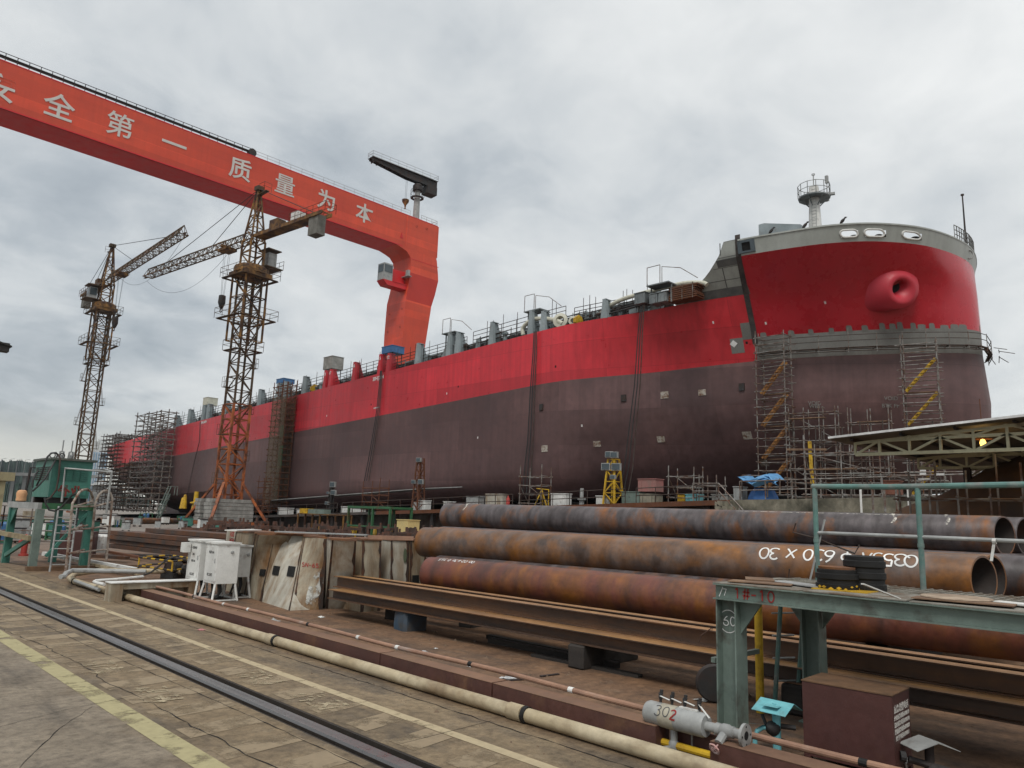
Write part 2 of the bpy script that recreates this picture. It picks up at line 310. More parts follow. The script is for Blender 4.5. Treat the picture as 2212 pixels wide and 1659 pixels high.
    def build_each(s, name, mat, parent=None, smooth=False):      # every loose piece becomes an object of its own
        up = list(range(len(s.v)))
        def find(i):
            while up[i] != i: up[i] = up[up[i]]; i = up[i]
            return i
        for f in s.f:
            for i in f[1:]: up[find(i)] = find(f[0])
        gr = {}
        for f, m in zip(s.f, s.mi): gr.setdefault(find(f[0]), []).append((f, m))
        out = []
        for fs in gr.values():
            ids = sorted({i for f, _ in fs for i in f}); mp = {j: k for k, j in enumerate(ids)}; b = MB(); b.v = [s.v[i] for i in ids]; b.f = [tuple(mp[i] for i in f) for f, _ in fs]; b.mi = [m for _, m in fs]; out.append(b.build(name, mat, parent, smooth))
        return out
    def base(s):
        n = len(s.v); return Vector((sum(v.x for v in s.v)/n, sum(v.y for v in s.v)/n, min(v.z for v in s.v)))

def tag(o, label=None, cat=None, group=None, kind=None):
    for k, v in (('label', label), ('category', cat), ('group', group), ('kind', kind)):
        if v: o[k] = v
    return o
def thing(name, label, cat, loc=(0, 0, 0), rz=0., group=None):
    o = bpy.data.objects.new(name, None); COL.objects.link(o); o.location = loc; o.rotation_euler = (0, 0, rz); o.empty_display_size = .3
    ROOT[o.name] = (Vector(loc), rz); return tag(o, label, cat, group)
def dup(o, loc=None, rz=None, label=None, parent=None, group=None):
    c = o.copy(); COL.objects.link(c)
    if parent is not None: c.parent = parent
    else:
        if loc is not None: c.location = loc
        if rz is not None: c.rotation_euler = (0, 0, rz)
        ROOT[c.name] = (Vector(c.location), c.rotation_euler.z)
        if label: c['label'] = label
        if group: c['group'] = group
    for ch in list(o.children): dup(ch, parent=c)
    return c
class Loc:                    # builder in the local frame of a thing: local point -> world point
    def __init__(s, loc, rz=0.): s.l = Vector(loc); s.m = Matrix.Rotation(rz, 3, 'Z')
    def __call__(s, x, y, z): return s.l+s.m@Vector((x, y, z))
def text(body, size, o, xd, yd, name, mat, parent, depth=.004, bold=0., align='CENTER', off=.003):
    c = bpy.data.curves.new(name, 'FONT'); c.body = body; c.size = size; c.align_x = align; c.align_y = 'CENTER'; c.offset = bold; c.extrude = depth
    t = bpy.data.objects.new(name, c); COL.objects.link(t)
    me = bpy.data.meshes.new_from_object(t.evaluated_get(bpy.context.evaluated_depsgraph_get()))
    bpy.data.objects.remove(t)
    xd, yd = Vector(xd).normalized(), Vector(yd).normalized(); zd = xd.cross(yd); o = Vector(o)
    b = MB(); b.add([o+xd*v.co.x+yd*v.co.y+zd*(v.co.z+depth+off) for v in me.vertices], [tuple(p.vertices) for p in me.polygons])
    bpy.data.meshes.remove(me)
    return b.build(name, mat, parent)
def arc(cx, cy, rx, ry, a0, a1, n=14): return [(cx+rx*math.cos(R(a0+(a1-a0)*i/n)), cy+ry*math.sin(R(a0+(a1-a0)*i/n))) for i in range(n+1)]
STROKE = {
 'Q': [arc(.38, .5, .36, .48, 60, 425, 24), [(.45, .3), (.8, .02)]], '3': [arc(.3, .76, .28, .23, 150, -80), arc(.3, .27, .32, .27, 85, -150)],
 '5': [[(.6, 1.), (.15, 1.), (.1, .58)], arc(.3, .3, .3, .3, 125, -140)], 'A': [[(0, 0), (.33, 1), (.66, 0)], [(.15, .4), (.52, .4)]],
 '6': [[(.5, 1.), (.28, .85), (.1, .58), (.02, .28)], arc(.31, .27, .3, .29, 180, -180, 20)], '0': [arc(.33, .5, .3, .48, 90, 450, 24)],
 'P': [arc(.4, .5, .36, .3, 0, 360, 22), [(.4, 1.05), (.4, -.05)]], 'x': [[(0, .1), (.6, .9)], [(.05, .9), (.6, .05)]],
 'S': [arc(.33, .76, .28, .22, 50, 260), arc(.3, .26, .3, .27, 85, -140)], 'N': [[(0, 0), (.05, 1), (.6, 0), (.65, 1)]], '-': [[(.05, .45), (.5, .45)]],
 '2': [arc(.3, .72, .28, .26, 160, -20, 10)+[(.02, .02), (.62, .02)]], '1': [[(.1, .8), (.3, 1), (.3, 0)]], '4': [[(.45, 0), (.45, 1), (0, .35), (.65, .35)]],
 '#': [[(.15, 0), (.25, 1)], [(.45, 0), (.55, 1)], [(0, .33), (.7, .33)], [(0, .68), (.7, .68)]], '/': [[(0, 0), (.45, 1)]], '7': [[(0, 1), (.6, 1), (.25, 0)]]}
def strokes(s, size, w, fn, mb, adv=.86, jit=.03, th=.004):          # handwritten strokes; fn maps (u, v, lift) to the world
    u0 = 0.
    rnd = random.Random(s)
    for ch in s:
        if ch == ' ': u0 += size*.5; continue
        j = lambda: rnd.uniform(-jit, jit)
        sc, dy = 1+j()*2, j()
        for pl in STROKE[ch]:
            pts = []
            for (a, b) in zip(pl, pl[1:]):
                k = max(1, int(max(abs(a[0]-b[0]), abs(a[1]-b[1]))/.12))
                pts += [(a[0]+(b[0]-a[0])*i/k, a[1]+(b[1]-a[1])*i/k) for i in range(k)]
            pts.append(pl[-1])
            rows = []
            for i, (x, y) in enumerate(pts):
                xa, ya = pts[max(i-1, 0)]; xb, yb = pts[min(i+1, len(pts)-1)]
                tx, ty = xb-xa, yb-ya; L = math.hypot(tx, ty) or 1; nx, ny = -ty/L*w/2, tx/L*w/2
                U, V = u0+x*size*sc, (y+dy)*size
                rows.append([fn(U-nx, V-ny, th), fn(U+nx, V+ny, th)])
            mb.grid(rows)
        u0 += size*adv
    return u0
# ------------------------------------------------------------------ ground (one sheet with the rail groove), markings
def ground_mat():
    m = bpy.data.materials.new('yard_ground'); m.use_nodes = True; nt = m.node_tree; nt.nodes.clear()
    co = NN(nt, 'ShaderNodeTexCoord').outputs['Object']; sp = NN(nt, 'ShaderNodeSeparateXYZ', {0: co})
    def noise(sc, det=6., ro=.6, st=(1, 1, 1), dist=0.):
        v = NN(nt, 'ShaderNodeVectorMath', {0: co, 1: Vector(st)}, operation='MULTIPLY').outputs[0]
        return NN(nt, 'ShaderNodeTexNoise', {'Vector': v, 'Scale': sc, 'Detail': det, 'Roughness': ro, 'Distortion': dist}).outputs[0]
    nb = noise(.35); nm = noise(1.6, 8., .62); nf = noise(9., 8., .7); ng = noise(60., 4., .7)
    sx = math_(nt, 'ADD', sp.outputs[0], math_(nt, 'MULTIPLY', math_(nt, 'SUBTRACT', nm, .5), 1.2))
    far = ramp(nt, math_(nt, 'DIVIDE', sp.outputs[1], 80.), [(.4, 0.), (.9, 1.)])
    zone = ramp(nt, math_(nt, 'DIVIDE', sx, 12.), [(.27, 0.), (.31, .42), (.55, .5), (.66, 1.)])
    grey = mix(nt, ramp(nt, nm, [(.3, 0.), (.7, 1.)]), (.235, .195, .145), (.140, .113, .083))
    tan = mix(nt, ramp(nt, nm, [(.3, 0.), (.7, 1.)]), (.235, .175, .105), (.130, .095, .058))
    dirt = mix(nt, ramp(nt, nm, [(.32, 0.), (.68, 1.)]), (.205, .115, .062), (.095, .055, .034))
    z1 = ramp(nt, zone, [(.0, 0.), (.45, 1.)]); z2 = ramp(nt, zone, [(.5, 0.), (1., 1.)])
    c = mix(nt, z2, mix(nt, z1, grey, tan), dirt)
    c = mix(nt, math_(nt, 'MULTIPLY', far, .85), c, (.24, .22, .195))
    # oil and tyre stains drawn out along the track, pale dust, fine grit
    c = mix(nt, math_(nt, 'MULTIPLY', ramp(nt, noise(.9, 7., .65, (1.4, .35, 1), .4), [(.5, 0.), (.66, 1.)]), .62), c, (.05, .042, .035))
    c = mix(nt, math_(nt, 'MULTIPLY', ramp(nt, noise(2.3, 9., .7), [(.58, 0.), (.72, 1.)]), .35), c, (.33, .27, .19))
    c = mix(nt, .7, c, ramp(nt, nf, [(.3, .35), (.5, 1.), (.72, 1.5)]), 'MULTIPLY')
    c = mix(nt, .4, c, ramp(nt, ng, [(.3, .5), (.7, 1.35)]), 'MULTIPLY')
    bs = NN(nt, 'ShaderNodeBsdfPrincipled', {'Base Color': c, 'Specular IOR Level': .35})
    nt.links.new(ramp(nt, nb, [(.35, .62), (.65, .9)]), bs.inputs['Roughness'])
    h = math_(nt, 'ADD', nf, math_(nt, 'MULTIPLY', ng, .35))
    nt.links.new(NN(nt, 'ShaderNodeBump', {'Height': h, 'Strength': .45, 'Distance': .015}).outputs[0], bs.inputs['Normal'])
    NN(nt, 'ShaderNodeOutputMaterial', {0: bs.outputs[0]}); return m
mGround = ground_mat()
GL, GR = 4.755, 5.225                       # rail groove
b = MB(); prof = [(-4000, 0), (GL, 0), (GL, -.13), (GR, -.13), (GR, 0), (9000, 0)]
for (xa, za), (xb, zb) in zip(prof, prof[1:]): b.add([(xa, -4000, za), (xb, -4000, zb), (xb, 9000, zb), (xa, 9000, za)], [(0, 1, 2, 3)])
tag(b.build('ground', mGround, origin=(0, 0, 0)), kind='structure')
b = MB(); b.prism([(4.90, -30, -.128), (5.06, -30, -.128), (5.07, -30, -.02), (5.055, -30, .008), (4.905, -30, .008), (4.89, -30, -.02)], (0, 330, 0))
for i, f in enumerate(b.f): b.mi[i] = 1
b.mi[5] = 0; b.mi[4] = 0; b.mi[6] = 0
b.bx(5.185, 5.224, -30, 300, -.129, -.002, 1); b.bx(4.756, 4.78, -30, 300, -.129, -.002, 1)
o = tag(b.build('crane_rail', [mRailTop, mRailSide], origin=(4.98, 0, -.13)), 'polished steel crane rail sunk in a dark groove across the foreground', 'rail')
def sheet(name, pts, mat, z=.004):
    bb = MB(); n = len(pts)//2
    bb.grid([[Vector((x, y, z)) for x, y in row] for row in pts]); return tag(bb.build(name, mat, origin=(0, 0, 0)), kind='structure')
sheet('yellow_line', [[(3.33, y), (3.60, y)] for y in range(-6, 140, 2)], wYellow)
sheet('pale_line', [[(5.985+.02*math.sin(y*.4), y), (6.135+.02*math.sin(y*.37), y)] for y in range(-6, 140, 2)], wCream)
b = MB(); y = 1.2
while y < 60:
    L = .46+random.uniform(-.04, .04); sk = .12
    for x0, x1 in ((5.30+random.uniform(0, .05), 5.97), (3.68, 4.66+random.uniform(-.05, .05))):
        b.add([(x0, y, .004), (x1, y+sk, .004), (x1, y+sk+L, .004), (x0, y+L, .004)], [(0, 1, 2, 3)])
    y += .92
tag(b.build('worn_hatching', wHatch, origin=(0, 0, 0)), kind='structure')
for i, (s_, x, y) in enumerate((('禁止', 4.12, 12.9), ('停放', 4.12, 10.75), ('作业', 5.68, 10.9), ('区域', 5.68, 9.2))):
    text(s_, .5, (x, y, .006), (.08, 1, 0), (-1, .08, 0), 'worn_lettering', wText, None, depth=.0005, bold=.012)
    tag(bpy.context.scene.collection.objects[-1], kind='structure')
def crack(pts, w, nm='pavement_crack', jit=.03):
    bb = MB(); P = []
    for a, c in zip(pts, pts[1:]):
        k = max(2, int(math.dist(a, c)/.18)); P += [(a[0]+(c[0]-a[0])*i/k+random.uniform(-jit, jit), a[1]+(c[1]-a[1])*i/k) for i in range(k)]
    rows = []
    for i, (x, y) in enumerate(P):
        dx, dy = (P[min(i+1, len(P)-1)][0]-P[max(i-1, 0)][0], P[min(i+1, len(P)-1)][1]-P[max(i-1, 0)][1]); L = math.hypot(dx, dy) or 1
        ww = w*random.uniform(.2, .95); rows.append([Vector((x-dy/L*ww, y+dx/L*ww, .0055)), Vector((x+dy/L*ww, y-dx/L*ww, .0055))])
    bb.grid(rows); return bb
cr = crack([(3.63, 40), (3.63, 17.8), (3.82, 15.3), (3.875, 12.7), (3.76, 11.9), (3.86, 11.2), (3.88, 9), (3.92, 7.1), (3.9, 3)], .011)
for pts, w, j in (([(4.36, 60), (4.37, 21.8), (4.42, 14.9), (4.55, 10.8), (4.6, 8.2), (4.62, 2)], .009, .012), ([(2.0, 10.1), (3.0, 10.6), (3.6, 10.75), (4.7, 11.1)], .006, .01), ([(1.9, 8.2), (2.6, 9.6), (3.35, 10.7)], .007, .02),
                  ([(5.3, 13.35), (7, 13.6)], .007, .006), ([(5.3, 24.3), (7, 24.5)], .008, .006), ([(6.75, 60), (6.75, 2)], .012, .02), ([(1.2, 13.2), (2.4, 12.9)], .008, .03), ([(5.3, 7.0), (7, 7.1)], .006, .006)):
    c2 = crack(pts, w, jit=j); cr.add(c2.v, c2.f)
tag(cr.build('pavement_cracks', mBlack, origin=(0, 0, 0)), kind='structure')

# ------------------------------------------------------------------ the ship
T = math.tan(R(2.46)); SX = 66.
ship = thing('ship', 'long red and brown cargo ship hull standing on the slipway under construction', 'ship', (SX, 90, 3))
def S(x, y, z): return Vector((x, y, z-T*(y-50)))           # ship frame -> world (the slipway falls towards the stern)
KEEL = 4.3
# control points (Y, half breadth) of each level, stern ... parallel body ... nose
SY = [182, 178, 172, 165, 157, 148, 138, 120, 100, 80, 60, 47]
def aft(z):
    out = []
    for y in SY:
        bb = 16.
        if y > 136:
            u = (y-136)/46.
            lo = 4.3+9.6*u**3.2                              # rising counter
            k = max(0., min(1., (z-lo)/(3.5+4*u)+ .02)); k = k**.6
            bb = (16.-1.5*u**2)*k if z < 20.5 else 16-1.5*u**2
        out.append((y, max(bb, .05)))
    return out
BOW = {
 4.3: [(42, 12.2), (37, 9.4), (32.5, 6.8), (28.4, 4.8), (24, 3.0), (20.7, 3.2), (18.2, 1.8), (16.6, .8), (16.2, 0)],
 7.5: [(42, 13.9), (37, 11.6), (32.5, 9.9), (28.3, 8.4), (24, 6.2), (20.4, 4.5), (17.5, 2.9), (15.2, 1.4), (14.5, 0)],
 11.0: [(42, 14.8), (37, 12.8), (32.5, 11.5), (28.2, 10.2), (24, 8.1), (20.4, 5.9), (17.5, 3.9), (15.1, 1.8), (14.3, 0)],
 14.85: [(42, 14.9), (37.1, 13.0), (32.5, 11.8), (28.1, 10.5), (24, 8.5), (20.5, 6.2), (17.7, 4.0), (15.4, 1.8), (14.6, 0)],
 16.75: [(42, 15.1), (37, 13.3), (32.5, 12.3), (28.0, 11.0), (24.3, 8.9), (20.6, 6.7), (17.7, 4.4), (15.4, 2.0), (14.6, 0)],
 20.05: [(42, 15.5), (36.6, 14.2), (32.3, 13.5), (28.0, 12.3), (24.0, 10.5), (20.6, 8.4), (17.6, 5.6), (15.5, 2.6), (14.7, 0)],
 22.6: [(42, 15.9), (36, 15.4), (32, 15.0), (27.6, 14.2), (24.1, 13.1), (21.1, 11.7), (18.4, 9.4), (16.1, 5.6), (15.0, 0)],
 23.9: [(42, 16), (36, 15.6), (32, 15.2), (27.5, 14.5), (24.0, 13.4), (20.9, 12.1), (18.2, 9.8), (15.9, 5.9), (14.8, 0)]}
BZ = sorted(BOW)
SUB = 6
def cat(p0, p1, p2, p3, t): return tuple(.5*(2*b+(c-a)*t+(2*a-5*b+4*c-d)*t*t+(3*b-a-3*c+d)*t**3) for a, b, c, d in zip(p0, p1, p2, p3))
def bowctl(z):
    if z <= BZ[0]: return BOW[BZ[0]]
    for a, c in zip(BZ, BZ[1:]):
        if z <= c: t = (z-a)/(c-a); return [(p[0]+(q[0]-p[0])*t, p[1]+(q[1]-p[1])*t) for p, q in zip(BOW[a], BOW[c])]
    return BOW[BZ[-1]]
def level(z):                               # points (y, b) from stern to nose; seam at a fixed index
    af = aft(z); c = [af[-2], af[-1]]+bowctl(z); c = c+[(c[-2][0], -c[-2][1])]
    bil = 0. if z > KEEL+2.6 else 2.6-math.sqrt(max(0, 2.6**2-(KEEL+2.6-z)**2))
    out = af[:-1]
    for i in range(1, len(c)-2): out += [cat(c[i-1], c[i], c[i+1], c[i+2], t/SUB) for t in range(SUB)]
    out.append(c[-2])
    return [(y, max(0., bb-bil*min(1, bb/6))) for y, bb in out]
NSEAM = len(SY)-1+SUB*4                     # index of the vertical seam between mid body and fore block
def hullside(z): return level(z)
def hb_at(y, z):                            # half breadth at (y, z)
    L = level(z)
    for (ya, ba), (yb, bb) in zip(L, L[1:]):
        if yb <= y <= ya: t = (ya-y)/max(1e-6, ya-yb); return ba+(bb-ba)*t
    return 0.
def strip(zs, i0, i1, name, mat, both=True, smooth=40, off=0.):
    mb = MB(); L = [level(z)[i0:i1] for z in zs]
    for sgn in ((1, -1) if both else (1,)):
        mb.grid([[S(SX-sgn*(bb+off), y, z) for y, bb in l] for l, z in zip(L, zs)])
    return mb.build(name, mat, ship, smooth)
N = len(level(10))
low = [KEEL+2.6*(1-math.cos(R(a))) for a in (0, 15, 30, 45, 60, 75, 90)]+[8, 9.5, 11, 12.5, 14, 14.85]
strip(low, 0, N, 'lower_hull', mHullBrown)
up_ = [14.85, 15.8, 16.75, 18.4, 20.05]
strip(up_, 0, NSEAM+1, 'side_plating', mHullRed)
strip([14.85, 15.8, 16.75], NSEAM, N, 'primer_band', mHullGrey)
strip([16.75, 18.4, 20.05, 20.9, 21.8, 22.6], NSEAM, N, 'bow_plating', mBowRed)
mb = MB(); L1, L2 = level(22.6)[NSEAM:], level(23.9)[NSEAM:]
# bulwark with real thickness, open where the mooring ports are cut
PORTS = []
for k, (a, c) in enumerate(((940, 1075), (1110, 1247), (1373, 1500))): PORTS.append((Z('z7', a, 478-8*min(k, 2)), Z('z7', c, 474-4*min(k, 2))))
def bow_y(px_, py_, z):                     # where the ray meets the fore hull at ship height z
    best = None; d = ray(px_, py_)
    L = level(z)
    for (ya, ba), (yb, bb) in zip(L[NSEAM-12:], L[NSEAM-11:]):
        for t in (0, .25, .5, .75):
            y = ya+(yb-ya)*t; bb_ = ba+(bb-ba)*t; p = S(SX-bb_, y, z); q = CAM+d*((p-CAM).dot(d)); e = abs((p-q).dot(RT))
            if best is None or e < best[0]: best = (e, y, bb_)
    return best[1], best[2]
spans = []
for pa, pc in PORTS:
    ya, yc = bow_y(*pa, 23.2)[0], bow_y(*pc, 23.2)[0]; spans.append((min(ya, yc), max(ya, yc)))
def side_fine(z, sgn):
    L = level(z)[NSEAM:]; out = []
    for (ya, ba), (yb, bb) in zip(L, L[1:]):
        for t in range(5): out.append((ya+(yb-ya)*t/5, ba+(bb-ba)*t/5))
    return out+[L[-1]]
mbz = [22.6, 22.92, 23.42, 23.9]
for sgn in (1, -1):
    rows = [side_fine(z, sgn) for z in mbz]; n = len(rows[0])
    for i in range(3):
        for j in range(n-1):
            ym = (rows[i][j][0]+rows[i][j+1][0])/2
            if sgn == 1 and i == 1 and any(a < ym < c for a, c in spans): continue
            for off in (0., .12):
                mb.add([S(SX-sgn*(rows[r][q][1]-off), rows[r][q][0]+(off if rows[r][q][1] < 2 else 0), mbz[r]) for r, q in ((i, j), (i, j+1), (i+1, j+1), (i+1, j))], [(0, 1, 2, 3)])
    mb.grid([[S(SX-sgn*(bb-o), y, 23.9) for y, bb in rows[3]] for o in (-.03, .2)])
    mb.grid([[S(SX-sgn*(bb+.03), y, z_) for y, bb in rows[3]] for z_ in (23.78, 23.9)])
mb.build('bulwark', mBulwark, ship, 40)
for (a, c), (pa, pc) in zip(spans, PORTS):  # white rolled frames of the mooring ports, with the roller heads seen through them
    def q(y, z, off=.03): return S(SX-hb_at(y, z)-off, y, z)
    zs = (22.92, 23.42); y0, y1 = a+.02, c-.02; r = .24
    ring = [q(y0+r+(y1-y0-2*r)*i/6, zs[1]) for i in range(7)]+[q(y1-r+r*math.sin(R(t)), (zs[0]+zs[1])/2+.25*math.cos(R(t))) for t in range(20, 180, 20)]
    ring += [q(y1-r-(y1-y0-2*r)*i/6, zs[0]) for i in range(7)]+[q(y0+r-r*math.sin(R(t)), (zs[0]+zs[1])/2-.25*math.cos(R(t))) for t in range(20, 180, 20)]
    f = MB(); f.tube(ring+[ring[0]], .075, 8, caps=False); f.build('mooring_port_frame', mWhite, ship, True)
    g = MB()
    for t in (.3, .62): yy = a+(c-a)*t; g.lathe([(.001, -.3), (.14, -.3), (.14, .12), (.3, .16), (.34, .26), (.22, .34), (.001, .36)], S(SX-hb_at(yy, 23)+1.3, yy, 23.1), n=14)
    g.build('mooring_bollard', mDark, ship, True)
# decks
mb = MB(); Ld = level(20.05)
mb.grid([[S(SX-bb+.02, y, 20.02) for y, bb in Ld[:NSEAM+1]], [S(SX+bb-.02, y, 20.02) for y, bb in Ld[:NSEAM+1]]])
L6 = level(22.6)[NSEAM:]; mb.grid([[S(SX-bb+.1, y, 22.55) for y, bb in L6], [S(SX+bb-.1, y, 22.55) for y, bb in L6]])
yb = 28.; mb.add([S(SX-12.2, yb, 20.02), S(SX+12.2, yb, 20.02), S(SX+14, yb-.3, 22.55), S(SX-14, yb-.3, 22.55)], [(0, 1, 2, 3)])
mb.grid([[S(SX-bb, y, KEEL) for y, bb in level(KEEL)], [S(SX+bb, y, KEEL) for y, bb in level(KEEL)]])
bt = [(z, level(z)[0]) for z in (8, 12, 14.85, 16.75, 18.4, 20.05)]
mb.grid([[S(SX-p[1], p[0], z) for z, p in bt], [S(SX+p[1], p[0], z) for z, p in bt]])
mb.build('deck', mDeckGrey, ship)
# swooping bulwark plate from the main deck up to the fore block, grey with dark weld bands
mb = MB(); rows = []
yA, yB = 27.6, 33.6
for i in range(13):
    t = i/12; y = yA+(yB-yA)*t
    top = 23.95-(23.95-20.12)*min(1, max(0, (t-.18)/.82))**.55 if t > .18 else 23.95
    rows.append([(y, 20.05+(top-20.05)*k/8) for k in range(9)])
for off in (0, .1): mb.grid([[S(SX-hb_at(y, z)+off, y, z) for y, z in r] for r in rows])
mb.grid([[S(SX-hb_at(*r[-1])+o, r[-1][0], r[-1][1]+.002) for r in rows] for o in (-.02, .12)])
mb.build('swept_bulwark_plate', mBulwark, ship, 40)
mb = MB()
for z, w, y1 in ((20.35, .62, 33.2), (21.2, .05, 31.4), (22.35, .5, 29.6), (22.75, .05, 29.4), (22.05, .04, 30.0)):
    mb.grid([[S(SX-hb_at(y, z+k)-.012, y, z+k) for y in [yA+.1+(y1-yA-.3)*i/8 for i in range(9)]] for k in (-w/2, w/2)])
for y in (28.9,):
    mb.grid([[S(SX-hb_at(y+d+(23.9-z)*.1, z)-.014, y+d+(23.9-z)*.1, z) for z in (20.1, 21, 22, 23, 23.9)] for d in (-.04, .04)])
mb.build('weld_band', M('weld_grey', (.085, .09, .09), (.14, .14, .135), scale=1.5, rough=.6), ship)
# the vertical open seam between the fore block and the mid body
mb = MB(); zs = [16.2, 17.5, 18.8, 20.05, 21.3, 22.6, 23.9, 24.3]
rows = []
for z in zs: zz_ = min(z, 23.9); y, bb = level(zz_)[NSEAM]; rows.append([S(SX-hb_at(y+d, zz_)-.03, y+d, z) for d in (-.2, .2)])
mb.grid(rows); mb.build('erection_seam', M('seam_dark', (.075, .06, .055), (.03, .027, .026), scale=2., rough=.8), ship)
# ragged primer tabs above the grey band, patches round lifting lugs
mb = MB()
for i, t in enumerate([.03, .13, .2, .27, .33, .385, .45, .49, .52, .575, .61, .655, .71, .76, .81]):
    L = level(17.); k = NSEAM+(N-1-NSEAM)*t; y = L[int(k)][0]+(L[min(N-1, int(k)+1)][0]-L[int(k)][0])*(k % 1); h = random.uniform(.25, .5); w = random.uniform(.12, .24)
    mb.grid([[S(SX-hb_at(y+d*e, z)-.012, y+d*e, z) for d in (-w, -w*.5, w*.5, w)] for z, e in ((16.6, 1.1), (16.75+h*.8, 1.), (16.75+h, .6))])
mb.grid([[S(SX-hb_at(y, z)-.013, y, z) for y in (28.9, 29.4, 29.9)] for z in (15.6, 16.2, 16.8)])
mb.grid([[S(SX-hb_at(y, z)-.013, y, z) for y in (28.0, 28.4, 28.9)] for z in (16.6, 17.2, 17.9)])
mb.build_each('primer_patch', mHullGrey, ship)
# hawse pipe bulge
yh, bh = bow_y(*Z('z7', 1290, 842), 19.6); hc = S(SX-bh, yh, 19.95)
n0 = Vector((-.84, -.53, .12)).normalized(); n1 = Vector((-.60, -.76, -.16)).normalized(); hoff = n0*1.0+RT*.66-UP*.72
def hring(t, r, n=40):
    nn = n0.lerp(n1, max(0, min(1, t))).normalized(); x = nn.cross(Vector((0, 0, 1))).normalized(); y = nn.cross(x); c = hc+hoff*t
    return [c+(x*math.cos(2*math.pi*j/n)+y*math.sin(2*math.pi*j/n))*r*1.02 for j in range(n)]
mb = MB(); mb.grid([hring(t, r) for t, r in ((-.9, 2.5), (-.3, 2.15), (0, 1.98), (.3, 1.80), (.6, 1.58), (.82, 1.34), (.94, 1.2), (1.0, 1.12), (1.03, 1.02), (1.03, .90), (.98, .76), (.88, .66), (.7, .61), (.2, .58), (-.3, .56))], close=True)
mb.build('hawse_pipe', M('hawse_red', (.46, .028, .045), (.38, .02, .034), scale=.4, rough=.5, grime=.16), ship, 60)
mb = MB(); mb.add(hring(.1, .62, 24), [tuple(range(24))]); mb.build('hawse_opening', mBlack, ship)
# panama fairlead hole near the stem, weld marks
for (x, y, w, h) in ((782, 700, .1, 2.6), (1285, 634, 1.0, .32), (1475, 735, .3, .9), (1655, 727, .25, .3), (455, 797, .22, .25), (1640, 895, .25, .25), (1515, 717, .35, .25)):
    pass
# foremast
fm = AX(*Z('z7', 780, 425), SX-2.5); fx, fy, fz = fm
bz = fz-1.3
mb = MB(); tz = AY(*Z('z7', 745, 112), fy).z
mb.lathe([(.62, 0), (.47, (tz-bz)*.66), (.42, tz-bz), (.001, tz-bz)], (fx, fy, bz), n=14); mst = mb.build('foremast', mWhite, ship, True)
mb = MB(); pz = AY(*Z('z7', 750, 186), fy).z; rr = 1.38
mb.lathe([(.42, -.12), (rr, -.12), (rr, 0), (.42, 0)], (fx, fy, pz), n=12)
for a in range(0, 360, 60): mb.bar((fx+.4*math.cos(R(a)), fy+.4*math.sin(R(a)), pz-.9), (fx+1.2*math.cos(R(a)), fy+1.2*math.sin(R(a)), pz-.1), .08)
mb.build('mast_platform', mDeckGrey, mst)
mb = MB(); ring = [(fx+rr*math.cos(R(a)), fy+rr*math.sin(R(a)), pz) for a in range(0, 361, 30)]; mb.rail(ring, 1.15, .03, 1.2); mb.build('mast_railing', mGreyPaint, mst)
mb = MB()
for s_ in (-.2, .2): mb.tube([(fx-.72, fy-.2+s_, bz), (fx-.56, fy-.2+s_, pz)], .025)
for i in range(18): zz_ = bz+.3*i+.2; xx = fx-.72+.16*(zz_-bz)/(pz-bz); mb.tube([(xx, fy-.4, zz_), (xx, fy, zz_)], .018)
for i in range(7):
    zz_ = bz+2+i*.75
    if zz_ < pz-.3: mb.tube([(fx-.62-.38*math.sin(R(a)), fy-.2+.38*math.cos(R(a)), zz_) for a in range(0, 181, 20)], .018, 4)
mb.build('mast_ladder', mGreyPaint, mst)
mb = MB(); mb.tube([(fx, fy, tz), (fx, fy, tz+1.2)], .05); mb.lathe([(.16, 0), (.16, .1)], (fx, fy, tz+1.2), n=8); mb.box((fx+1.0, fy-.8, pz+1.9), (.25, .25, .7)); mb.tube([(fx+1.0, fy-.8, pz), (fx+1.0, fy-.8, pz+1.6)], .04)
for a in (-70, -20, 20): mb.box((fx+1.5*math.cos(R(a)), fy+1.5*math.sin(R(a)), pz+.15), (.5, .3, .2), R(a))
mb.build_each('mast_lamp', mGreyPaint, mst)
# jackstaff and pulpit rail at the stem, bow deck rail
jx, jy, jz = AX(*Z('z7', 1812, 490), SX); jt = AX(*Z('z7', 1783, 188), SX).z
mb = MB(); mb.tube([(jx, jy, jz-.6), (jx, jy, jt)], .085, 8, r1=.05); mb.lathe([(.13, 0), (.13, .12)], (jx, jy, jt), n=8); mb.build('jackstaff', mDark, ship)
mb = MB(); Lp = [(SX-5+1.0*i, None) for i in range(10)]
pts = []
for sgn, rng in ((1, range(-14, 0)), (-1, range(0, 12))):
    Lq = side_fine(23.9, 1); sel = Lq[-15:] if sgn == 1 else list(reversed(Lq[-12:]))
    pts += [S(SX-sgn*bb, y+.1, 23.9) for y, bb in sel]
mb.rail(pts[::2], 1.1, .035, 1.1, mids=(.33, .66)); mb.build('pulpit_rail', mGreyPaint, ship)
# grey breakwater wedge behind the bulwark
p0 = AX(*Z('z7', 392, 480), 56.); p1 = AX(*Z('z7', 420, 378), 56.); w0 = AX(*Z('z7', 560, 458), 58.)
mb = MB(); mb.prism([(56, p0.y, p0.z-.8), (56, p0.y, p1.z), (56, p1.y-.1, p1.z), (56, p0.y-3.6, p0.z+.3), (56, p0.y-3.6, p0.z-.8)], (5, 0, 0)); mb.build('breakwater', mStanGrey, ship)
